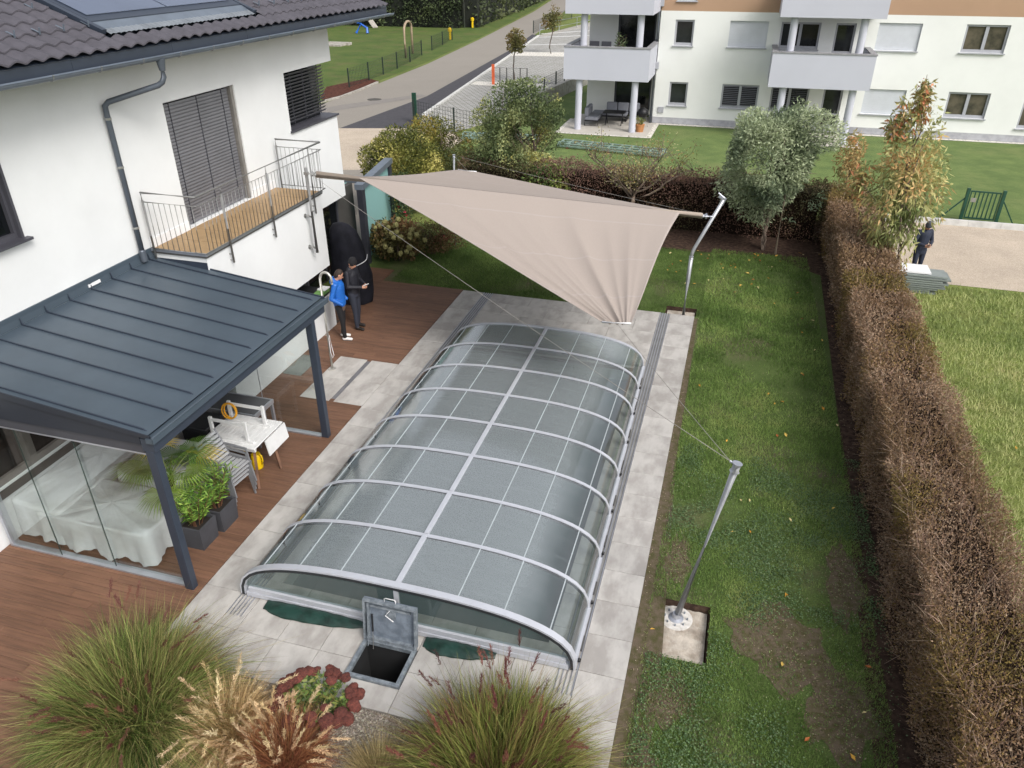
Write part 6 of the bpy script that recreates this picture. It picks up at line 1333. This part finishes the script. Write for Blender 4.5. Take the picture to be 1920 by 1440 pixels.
mb = MB(); limb(mb, (4.4, 21.25, 2.2), (4.12, 21.3, 5.7), .03, .006, r); limb(mb, (4.4, 21.25, 2.0), (3.75, 21.3, 4.9), .025, .006, r); limb(mb, (4.35, 21.2, 1.2), (3.2, 21.4, 3.4), .02, .005, r); mb.build('branch', m_bark2, o, smooth=True)
tree('slim_tree', 'thin young tree with rusty leaves at the end of the right hedge', 'tree', (3.75, 26.4, -.03), (3.55, 26.4, 2.45), (.45, .45, .9), 1100, .14, .045, ['#66663e', '#7c724a', '#927a52'], 24, .03, 1, m_bark2, droop=.7, gap=.35, sub=4, fork=.6, twigs=25)
for i, (bp_, cpx, rr_, lab) in enumerate(((G(965, 150), (967, 78), .62, 'young tree with round crown on the nearer white pebble strip'), (G(1033, 100), (1034, 33), .8, 'young tree with round crown on the farther white pebble strip'))):
    c = PY(*cpx, bp_.y); tree('parking_sapling', lab, 'tree', (bp_.x, bp_.y, -.02), (c.x, c.y, c.z), (rr_, rr_, rr_*1.25), 900, .2, .12, ['#4a4a2a', '#5c5a34', '#6b5a3a'], 41+i, .05, 1, gap=.25, fork=.75, sub=4, twigs=15, group='parking saplings')
# ---- hedges
def hedge(name, label, x0, x1, y0, y1, h, n, ls, cols, seed, lum=.18, near=False, twig=0, core=None):
    r = np.random.default_rng(seed); t = thing(name, ((x0+x1)/2, (y0+y1)/2, -.03), label, 'hedge'); ins = .22
    def wob(P): return (vnoise(P, 1.3, seed % 7)-.5)*lum*2+(vnoise(P, 4., (seed+1) % 7)-.5)*lum
    m = MB(); nu, nv = max(2, int((x1-x0)/.3)), max(2, int((y1-y0)/.3))
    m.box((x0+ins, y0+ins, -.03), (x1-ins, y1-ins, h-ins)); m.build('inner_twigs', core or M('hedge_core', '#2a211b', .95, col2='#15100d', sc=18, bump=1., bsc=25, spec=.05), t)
    lx, ly = x1-x0, y1-y0; A = np.array([lx*ly, ly*h, ly*h, lx*h, lx*h]); f = r.choice(5, n, p=A/A.sum()); u, v = r.random(n), r.random(n); dep = r.random(n)**1.6*.30
    X = x0+lx*u; Y = y0+ly*v; Z = h*r.random(n)**.85
    N_ = np.zeros((n, 3))
    X = np.where(f == 1, x0, np.where(f == 2, x1, X)); Y = np.where(f == 3, y0, np.where(f == 4, y1, Y)); Z = np.where(f == 0, h, Z)
    N_[f == 0] = (0, 0, 1); N_[f == 1] = (-1, 0, 0); N_[f == 2] = (1, 0, 0); N_[f == 3] = (0, -1, 0); N_[f == 4] = (0, 1, 0); P = np.stack([X, Y, Z], 1)
    P = P+N_*(wob(P)-dep)[:, None]+r.normal(size=(n, 3))*.03; P[:, 2] = np.maximum(P[:, 2], .03)
    if near:
        d = np.linalg.norm(P-np.array([0, 0, CAM_H]), axis=1); k = r.random(n) < np.clip((11/d)**1.5, .12, 1); P, N_ = P[k], N_[k]
    n = len(P); d = np.linalg.norm(P-np.array([0, 0, CAM_H]), axis=1); sz = ls*np.clip(d/12, 1, 1.9) if near else np.full(n, ls)
    tt = np.clip(vnoise(P, .7, 5)*1.5-.25+r.normal(size=n)*.16, 0, 1); D = N_*.8+r.normal(size=(n, 3))*.8
    polys('foliage', leaves(P, r.uniform(.6, 1.2, n)*sz, sz*.55, D, r=r), pick(tt, cols, .25, r=r), lf_dry, t)
    if twig:
        k = r.choice(n, twig); B = P[k]-N_[k]*.05; Dt = N_[k]*.6+r.normal(size=(twig, 3))*.5; Dt[:, 2] += .6; L_ = r.uniform(.08, .34, twig)
        polys('twigs', blades(B, Dt, L_, .006, .05, 2, r), np.repeat(pal(twig, ['#6a5248', '#7c675c', '#5a463c', '#8a7668'], r=r)[None], 2, 0).reshape(-1, 3), lf_dry, t)
    return t
BR = ['#524626', '#64522c', '#604a34', '#705846', '#7c6a5a', '#6c5444', '#5c4834']
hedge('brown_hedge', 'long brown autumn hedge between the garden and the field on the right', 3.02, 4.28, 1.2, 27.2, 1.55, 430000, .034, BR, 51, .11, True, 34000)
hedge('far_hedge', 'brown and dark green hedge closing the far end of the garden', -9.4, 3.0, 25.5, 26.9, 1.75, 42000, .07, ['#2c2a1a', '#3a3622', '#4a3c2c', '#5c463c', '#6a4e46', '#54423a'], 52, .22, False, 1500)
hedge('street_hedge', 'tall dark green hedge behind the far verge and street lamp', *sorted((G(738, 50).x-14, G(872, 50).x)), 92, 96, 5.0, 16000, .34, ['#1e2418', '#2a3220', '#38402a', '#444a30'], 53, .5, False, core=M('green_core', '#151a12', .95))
rd = [G(905, 52), G(1010, 8)]; t = thing('roadside_hedge', tuple(rd[0]), 'clipped green hedge running along the far road', 'hedge'); r = np.random.default_rng(54); d_ = rd[1]-rd[0]; n = 9000
u = r.random(n); hh = r.random(n)*4.6; P = np.array(rd[0])[None]+u[:, None]*np.array(d_)[None]*1.5+np.stack([-r.random(n)*2.6-.2, np.zeros(n), hh], 1); polys('foliage', leaves(P, .5, .3, r=r), pick(np.clip(vnoise(P, .25, 3)*1.4-.2, 0, 1), ['#2c3422', '#3e462e', '#555a3c'], .2, r=r), lf, t)
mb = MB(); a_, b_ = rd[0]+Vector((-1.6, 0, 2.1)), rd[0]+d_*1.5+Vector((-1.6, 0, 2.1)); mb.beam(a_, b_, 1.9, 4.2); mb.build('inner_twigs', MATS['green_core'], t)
# ---- border plants by the carport
hy = tree('hydrangea', 'brown green hydrangea with faded cream flower heads beside the deck', 'shrub', (-9.55, 20.45, -.02), (-9.6, 20.5, .62), (.85, .75, .62), 4200, .11, .07, ['#3a3a20', '#4e4a28', '#5c4630', '#6b5236'], 61, .02, 3, gap=.2, lump=.2, fork=.3, sub=6)
fm = MB(); r = np.random.default_rng(62)
ico = bmesh.new(); bmesh.ops.create_icosphere(ico, subdivisions=2, radius=.075)
for v in ico.verts: v.co *= 1+r.uniform(-.18, .18)
fme = bpy.data.meshes.new('flower_head'); ico.to_mesh(fme); ico.free(); fme.materials.append(M('faded_bloom', '#8f8a5a', .9, col2='#6b6a3c', sc=40, rnd=.2, bump=1., bsc=60))
P = crown(46, (-9.5, 20.35, .72), (.88, .75, .58), 63, .0, .15, .15)
for p in P:
    if p[2] > .15: piece(fme, 'flower_head', hy, p, (r.uniform(0, 6), r.uniform(0, 6), 0)).scale = [r.uniform(.7, 1.25)]*3
tree('border_shrub', 'brownish low shrub with red berries between the hydrangea and lawn', 'shrub', (-8.7, 21.2, -.02), (-8.6, 21.3, .55), (.95, .6, .55), 3600, .07, .035, ['#3a3420', '#4e4028', '#5a4a30', '#6a5038'], 64, .02, 3, gap=.25, fork=.3, sub=5)
rs = tree('climbing_rose', 'climbing rose with a few red blooms on the carport post', 'rose', (-10.3, 22.6, -.02), (-10.25, 22.5, 1.25), (.35, .35, 1.0), 1100, .09, .05, ['#2a3c26', '#3c4c30', '#55603c'], 65, .015, 2, gap=.25, sub=4, fork=.4, twigs=20)
P = crown(14, (-10.2, 22.4, 1.3), (.35, .35, .9), 66, .0); polys('blooms', leaves(np.repeat(P, 6, 0), .07, .06, r=r), pal(84, ['#8c2438', '#a03448'], r=r), lf, rs)
r = np.random.default_rng(67); c = G(818, 462); t = thing('pink_flowers', (c.x, c.y, -.02), 'low patch of bright pink flowers at the lawn edge under the sail', 'flowers'); n = 500; P = np.stack([c.x+r.normal(size=n)*.22, c.y+r.normal(size=n)*.16, r.random(n)*.25], 1); polys('foliage', leaves(P, .07, .04, r=r), pal(n, ['#3c4a26', '#56602e'], r=r), lf, t)
P = np.stack([c.x+.12+r.normal(size=160)*.14, c.y+r.normal(size=160)*.1, .2+r.random(160)*.12], 1); polys('blooms', leaves(P, .06, .06, r=r), pal(160, ['#b02050', '#c03a68', '#8c1c3c'], r=r), lf, t)
# ---- ornamental grasses in the gravel bed
def grass_clump(name, label, c, n, L0, spread, cols, seed, g=.55, wd=.008, base_r=.22, plume=None, npl=0, seg=5, plume_len=.22, upr=.25):
    r = np.random.default_rng(seed); t = thing(name, tuple(c), label, 'ornamental grass'); a = r.uniform(0, 2*np.pi, n); rr = np.sqrt(r.random(n))*base_r; tilt = np.abs(r.normal(size=n))*spread*1.05+.05+rr/base_r*spread*.35; az = a+r.normal(size=n)*1.1
    B = np.stack([c[0]+rr*np.cos(a), c[1]+rr*np.sin(a), np.full(n, c[2])], 1); D = np.stack([np.sin(tilt)*np.cos(az), np.sin(tilt)*np.sin(az), np.cos(tilt)], 1); L_ = L0*r.uniform(.55, 1.12, n); gg = g*(.35+np.sin(tilt))*r.uniform(.6, 1.4, n)
    q = blades(B, D, L_, wd, gg, seg, r); ct = pick(np.clip(vnoise(B*1.0+az[:, None]*.35, 3., 4)*1.4-.2+r.normal(size=n)*.26, 0, 1), cols, .36, r); polys('blades', q, np.tile(ct, (seg, 1)), lf_clump, t)
    if n > 8000:
        m2 = 2600; a2 = r.uniform(0, 2*np.pi, m2); B2 = np.stack([c[0]+base_r*np.cos(a2)*r.random(m2), c[1]+base_r*np.sin(a2)*r.random(m2), np.full(m2, c[2])], 1); t2 = r.uniform(.15, 1.25, m2); D2 = np.stack([np.sin(t2)*np.cos(a2), np.sin(t2)*np.sin(a2), np.cos(t2)], 1); polys('dry_blades', blades(B2, D2, L0*r.uniform(.6, 1.15, m2), .007, r.uniform(.3, 1.1, m2), 6, r), np.tile(pal(m2, ['#8a7c54', '#7a6c48', '#9a8c66', '#6a5a3c', '#5a3c34'], r=r), (6, 1)), lf_clump, t)
    if plume:
        m_ = npl; ok = np.where(tilt < (.55 if n > 8000 else .9))[0]; k = r.choice(ok, m_); Lp = L_[k]*1.12; tip = B[k]+D[k]*Lp[:, None]+np.array([0, 0, -1.])*(gg[k]*.8*Lp)[:, None]; polys('stalks', blades(B[k], D[k], Lp, .005, gg[k]*.8, 4, r), np.tile(pal(m_, ['#8a7a58', '#7a6a48'], r=r), (4, 1)), lf_grass, t)
        ns = 84; TT = np.repeat(tip, ns, 0); s = np.tile(np.linspace(-1, 0, ns), m_); dirv = unit(D[k]+np.array([0, 0, -1.])*(gg[k]*1.6)[:, None]); DD = np.repeat(dirv, ns, 0); PP = TT+DD*(s*plume_len)[:, None]; PP = PP+r.normal(size=PP.shape)*.006; Df = DD*1.0+r.normal(size=PP.shape)*.38; polys('plumes', leaves(PP, r.uniform(.03, .065, len(PP)), .007, Df, r=r), np.repeat(pal(m_, plume, r=r), ns, 0), lf_clump, t)
    return t
GRN = ['#2e3a18', '#465626', '#607038', '#7a8048', '#8e885a', '#66603a', '#5a4e32']
grass_clump('feather_grass', 'large green and straw ornamental grass clump overhanging the deck', (-6.22, 4.62, -.02), 15000, 1.80, .60, GRN, 71, .62, .009, .5, ['#5c3a34', '#6e4a3e', '#54302e'], 46)
grass_clump('feather_grass', 'large green ornamental grass clump with reddish tips below the enclosure', (-1.62, 4.98, -.02), 15000, 1.72, .58, ['#2e3a16', '#4a5624', '#6a7236', '#84864c', '#7a6c40', '#5a3c34'], 72, .60, .009, .5, ['#5a3230', '#6c423a', '#4a2a2a'], 90)
grass_clump('fountain_grass', 'straw coloured fountain grass with pale fluffy plumes in the bed', (-4.98, 4.74, -.02), 5200, .98, .6, ['#8a7450', '#a08660', '#b89e78', '#7a6444'], 73, .5, .007, .2, ['#b8a284', '#c6b294', '#a89070'], 90, plume_len=.26)
grass_clump('maiden_grass', 'reddish brown ornamental grass with silky plumes beside the sedum', (-4.15, 4.62, -.02), 3800, .95, .5, ['#6a4030', '#7c4c38', '#8f6244', '#9a7450', '#5a3a30'], 74, .5, .007, .24, ['#b09878', '#a08a6c', '#bca688'], 80, plume_len=.22)
grass_clump('dwarf_grass', 'small tuft of dry grass in the gravel between the two big clumps', (-3.0, 4.72, -.02), 2800, .75, .6, ['#8a7a5c', '#7a6a48', '#9a8a6a'], 75, .5, .006, .14)
# sedum with brick red heads
sd = thing('sedum', (-3.95, 5.30, -.02), 'sedum with green leaves ringed by brick red flower heads', 'flowers'); r = np.random.default_rng(76); mb = MB(); P = []; D = []
hm = bmesh.new(); bmesh.ops.create_icosphere(hm, subdivisions=3, radius=1)
for v in hm.verts:
    v.co.z = v.co.z*(.55 if v.co.z > 0 else .3); k = 1+r.uniform(-.10, .10); v.co *= k
hme = bpy.data.meshes.new('flower_head'); hm.to_mesh(hme); hm.free(); hme.materials.append(M('sedum_red', '#6a382e', .9, col2='#4a2420', sc=45, rnd=.2, bump=1., bsc=80))
for i in range(78):
    a = 2*math.pi*r.random(); rr = .40*math.sqrt(r.uniform(.55 if i < 58 else .1, 1)); lean = rr*1.35; h = .5*(1-.35*(rr/.4)**2)+r.uniform(-.05, .03); b = Vector((-4.05+rr*.3*math.cos(a), 5.28+rr*.3*math.sin(a), -.02)); tp2 = Vector((-4.05+lean*math.cos(a), 5.28+lean*math.sin(a)*.9, h)); mb.tube([b, b.lerp(tp2, .5)+Vector((0, 0, .05)), tp2], .005, 5)
    if i < 64: piece(hme, 'flower_head', sd, tp2, (r.normal()*.2, r.normal()*.2, r.uniform(0, 6))).scale = [r.uniform(.05, .085)]*3
    for k in range(16): s = r.uniform(.2, .93); P.append(b.lerp(tp2, s)+Vector((0, 0, .05*math.sin(math.pi*s)))); az = r.uniform(0, 6.28); D.append((math.cos(az), math.sin(az), .35))
mb.build('stems', M('sedum_stem', '#6b7a44', .6), sd); P = np.array([list(p) for p in P]); polys('foliage', leaves(P, r.uniform(.06, .095, len(P)), .04, np.array(D), r=r), pal(len(P), ['#4a5e30', '#5c703c', '#727c44', '#80824a', '#3e5230'], r=r), lf, sd)
# pebbles
def scatter_pebbles(nm, n, xr_, yr_, sz, cols, lab, seed, avoid=()):
    r = np.random.default_rng(seed); X = r.uniform(*xr_, n); Y = r.uniform(*yr_, n); S = r.uniform(.5, 1.2, n)*sz; a = r.uniform(0, 6.28, n); V = []
    ca, sa = np.cos(a), np.sin(a)
    def pt(dx, dy, dz): return np.stack([X+S*(dx*ca-dy*sa*.7), Y+S*(dx*sa+dy*ca*.7), -.022+S*dz], 1)
    A, B, C, E, T = pt(-1, -1, 0), pt(1, -1, 0), pt(1, 1, 0), pt(-1, 1, 0), [pt(-.5, -.5, .8), pt(.5, -.5, .8), pt(.5, .5, .8), pt(-.5, .5, .8)]
    Q = np.concatenate([np.stack([T[0], T[1], T[2], T[3]], 1), np.stack([A, B, T[1], T[0]], 1), np.stack([B, C, T[2], T[1]], 1), np.stack([C, E, T[3], T[2]], 1), np.stack([E, A, T[0], T[3]], 1)]); o = polys(nm, Q, np.tile(pal(n, cols, r=r), (5, 1)), lf_dry); tag(o, lab, 'gravel', kind='stuff'); return o
scatter_pebbles('gravel', 24000, (-6.8, -.5), (3.2, 5.54), .013, ['#857c74', '#6e665e', '#968e86', '#5c544c'], 'pale gravel covering the planting bed', 81)
# ---- lawn blades
def lawn(nm, n, poly, L_, wd, cols, seed, lab, bare=.5, lens=(.5, 1.2), falloff=None, holes=(), dens=.9):
    r = np.random.default_rng(seed); pl = np.array([(p[0], p[1]) for p in poly]); x0, y0 = pl.min(0); x1, y1 = pl.max(0); X, Y = r.uniform(x0, x1, n), r.uniform(y0, y1, n)
    k = inpoly(X, Y, poly)
    for a, b, c, d in holes: k &= ~((X > a) & (X < b) & (Y > c) & (Y < d))
    P = np.stack([X, Y, np.zeros(n)], 1); q = vnoise(P, .55, 6)*.6+vnoise(P, 1.7, 3)*.4; 
    k &= (q < bare+r.normal(size=n)*.09)
    for cx, cy, rx, ry in BARE:
        e = ((X-cx)/rx)**2+((Y-cy)/ry)**2+(vnoise(P, 2.6, 0)-.5)*1.5; k &= r.random(n) < np.clip((e-.25)/1.0, .10, 1)
    if falloff is not None: k &= r.random(n) < np.clip((falloff/np.hypot(X, Y+.01))**1.3, .15, 1)
    X, Y, q = X[k], Y[k], q[k]; n = len(X); a = r.uniform(0, 6.28, n); sc_ = np.ones(n) if falloff is None else np.clip(np.hypot(X, Y)/falloff, 1, 2.2); l = L_*r.uniform(*lens, n)*np.sqrt(sc_); w_ = wd*sc_; t = r.uniform(.2, 1.1, n); dx, dy = np.cos(a), np.sin(a)
    B = np.stack([X, Y, np.full(n, -.026)], 1); S = np.stack([-dy*w_/2, dx*w_/2, np.zeros(n)], 1); T = B+np.stack([dx*np.sin(t)*l, dy*np.sin(t)*l, np.cos(t)*l], 1)
    P = np.stack([X, Y, np.zeros(n)], 1); tt = np.clip(vnoise(P, .9, 2)*.75+vnoise(P, 3.3, 1)*.45-.1+r.normal(size=n)*.14, 0, 1); o = polys(nm, np.stack([B-S, B+S, T], 1), pick(tt, cols, .22, r), lf_grass); tag(o, lab, 'grass', kind='stuff'); return o
GL = ['#34461e', '#45592a', '#546736', '#62723f', '#6e7448']
lawn('lawn_grass', 330000, [(-.3, 2.5), (2.9, 2.5), (2.75, 14), (2.55, 24), (-.3, 24)], .055, .008, GL, 91, 'short green lawn grass beside the pool paving', .66, falloff=9, holes=[PIT1, PIT2])
lawn('lawn_grass', 120000, [(-9.1, 18.75), (-.3, 18.72), (-.3, 23.7), (-5, 23.9), (-9.1, 22)], .06, .011, ['#2f401c', '#3f5226', '#4e6032', '#5c6c3a'], 92, 'short dark green lawn grass behind the terrace', .75, holes=[PIT2])
lawn('field_grass', 240000, [(4.2, 4), (14, 4), (16, 22.4), (8.3, 22.7), (4.2, 22.6)], .11, .011, ['#55603a', '#667046', '#787e54', '#888a62', '#807c58'], 93, 'long pale green meadow grass beyond the right hedge', .95, falloff=12)
# clover and weeds in the near lawn
r = np.random.default_rng(94); n = 80000; X, Y = r.uniform(-.25, 3.0, n), r.uniform(3, 13, n); P = np.stack([X, Y, np.full(n, 0.)], 1); k = r.random(n) < np.clip((vnoise(P, .8, 4)*.6+vnoise(P, 2.4, 1)*.4+np.clip((7.2-Y)*.2, 0, .25)*(X < 1.6)-.44)*5, .03, 1)
for cx, cy, rx, ry in BARE: k &= r.random(n) < np.clip((((X-cx)/rx)**2+((Y-cy)/ry)**2+(vnoise(P, 2.6, 0)-.5)*1.5-.3)/1.0, .12, 1)
k = k & ~((X > PIT1[0]) & (X < PIT1[1]) & (Y > PIT1[2]) & (Y < PIT1[3])); P = P[k]; P[:, 2] = r.uniform(-.015, .035, len(P)); D = r.normal(size=P.shape); D[:, 2] *= .25
tag(polys('clover', leaves(P, r.uniform(.018, .034, len(P)), .022, D, .7, r=r), pal(len(P), ['#3c5030', '#4a603a', '#566a46', '#445638', '#5f7050'], r=r), lf), 'clover patches growing in the near lawn', 'clover', kind='stuff')
r = np.random.default_rng(97); PB = np.concatenate([np.stack([cx+rx*1.15*r.normal(size=900)*.5, cy+ry*1.15*r.normal(size=900)*.5, np.full(900, -.016)], 1) for cx, cy, rx, ry in BARE]); DB = r.normal(size=PB.shape); DB[:, 2] *= .4; kb = ~((PB[:, 0] > PIT1[0]-.02) & (PB[:, 0] < PIT1[1]+.02) & (PB[:, 1] > PIT1[2]-.02) & (PB[:, 1] < PIT1[3]+.02)) & (PB[:, 0] > -.4)
tag(polys('soil_crumbs', leaves(PB[kb], r.uniform(.012, .04, kb.sum()), .018, DB[kb], .5, r=r), pal(int(kb.sum()), ['#4a3e32', '#5a4c3e', '#3c3226', '#4c5634', '#5c6840', '#6e6252'], r=r), lf_dry), 'soil crumbs and weeds on the bare lawn patches', 'soil', kind='stuff')
r = np.random.default_rng(98); n = 9000; X, Y = r.uniform(-.45, 3.0, n), r.uniform(3, 24, n); k = r.random(n) < np.where(X < .1, .9, np.where(X > 2.3, .9, .35)); P = np.stack([X, Y, np.full(n, -.018)], 1)[k]; inp = (P[:, 0] > PIT1[0]) & (P[:, 0] < PIT1[1]) & (P[:, 1] > PIT1[2]) & (P[:, 1] < PIT1[3]); P = P[~inp]; D = r.normal(size=P.shape); D[:, 2] *= .15
tag(polys('leaf_litter', leaves(P, r.uniform(.008, .022, len(P)), .01, D, .8, r=r), pal(len(P), ['#8a7c66', '#6b5a46', '#a39680', '#4a3c2e'], r=r), lf_dry), 'small stones and leaf litter on the bare lawn edges', 'litter', kind='stuff')
# ---- fallen leaves
lm = []
for c_ in ('#c89a3a', '#b8862c', '#d2b25a', '#a8602c', '#cfc08a'):
    mb = MB(); mb.add([(0, 0, .004), (.02, .035, .016), (.0, .085, .006), (-.02, .035, .014), (0, .04, .002)], [(0, 1, 4), (1, 2, 4), (2, 3, 4), (3, 0, 4)]); me = mb.mesh('fallen_leaf', M('leaf_'+c_, c_, .7, var=.1, sc=40)); lm.append(me)
r = random.Random(9); spots = [(1442, 737), (1470, 755), (1500, 700), (1375, 548), (1530, 655), (1310, 505), (1545, 770), (1466, 1250), (1635, 1252), (1625, 1335), (1604, 1427), (1475, 1112), (1560, 955), (1508, 1390), (1405, 935), (1218, 1180), (1380, 500), (1405, 487), (1425, 490), (1440, 500), (1460, 490), (1350, 495), (1330, 478), (1498, 548), (1520, 600), (1480, 560), (1505, 625), (1543, 640), (1458, 820), (1570, 800), (1905, 843), (1815, 842), (1838, 845)]
for k in range(46): spots.append((r.uniform(1250, 1530), r.uniform(470, 540)) if k < 34 else (r.uniform(1300, 1560), r.uniform(560, 1000)))
for i, (px_, py_) in enumerate(spots):
    p = G(px_, py_, .015)
    if 2.98 < p.x < 4.25: continue
    o = piece(lm[i % 5], 'fallen_leaf', None, p, (r.uniform(-.3, .3), r.uniform(-.3, .3), r.uniform(0, 6.28))); o.scale = [r.uniform(.8, 1.5)]*3
    cn = ('golden', 'ochre', 'light yellow', 'orange', 'cream')[i % 5]; wh = 'in the field beyond the right hedge' if p.x > 4 else ('near the far hedge' if p.y > 20.5 else ('in the middle of the lawn' if p.y > 12 else 'in the near part of the lawn'))
    tag(o, cn+' fallen leaf '+wh, 'leaf', cn+' leaves '+wh)
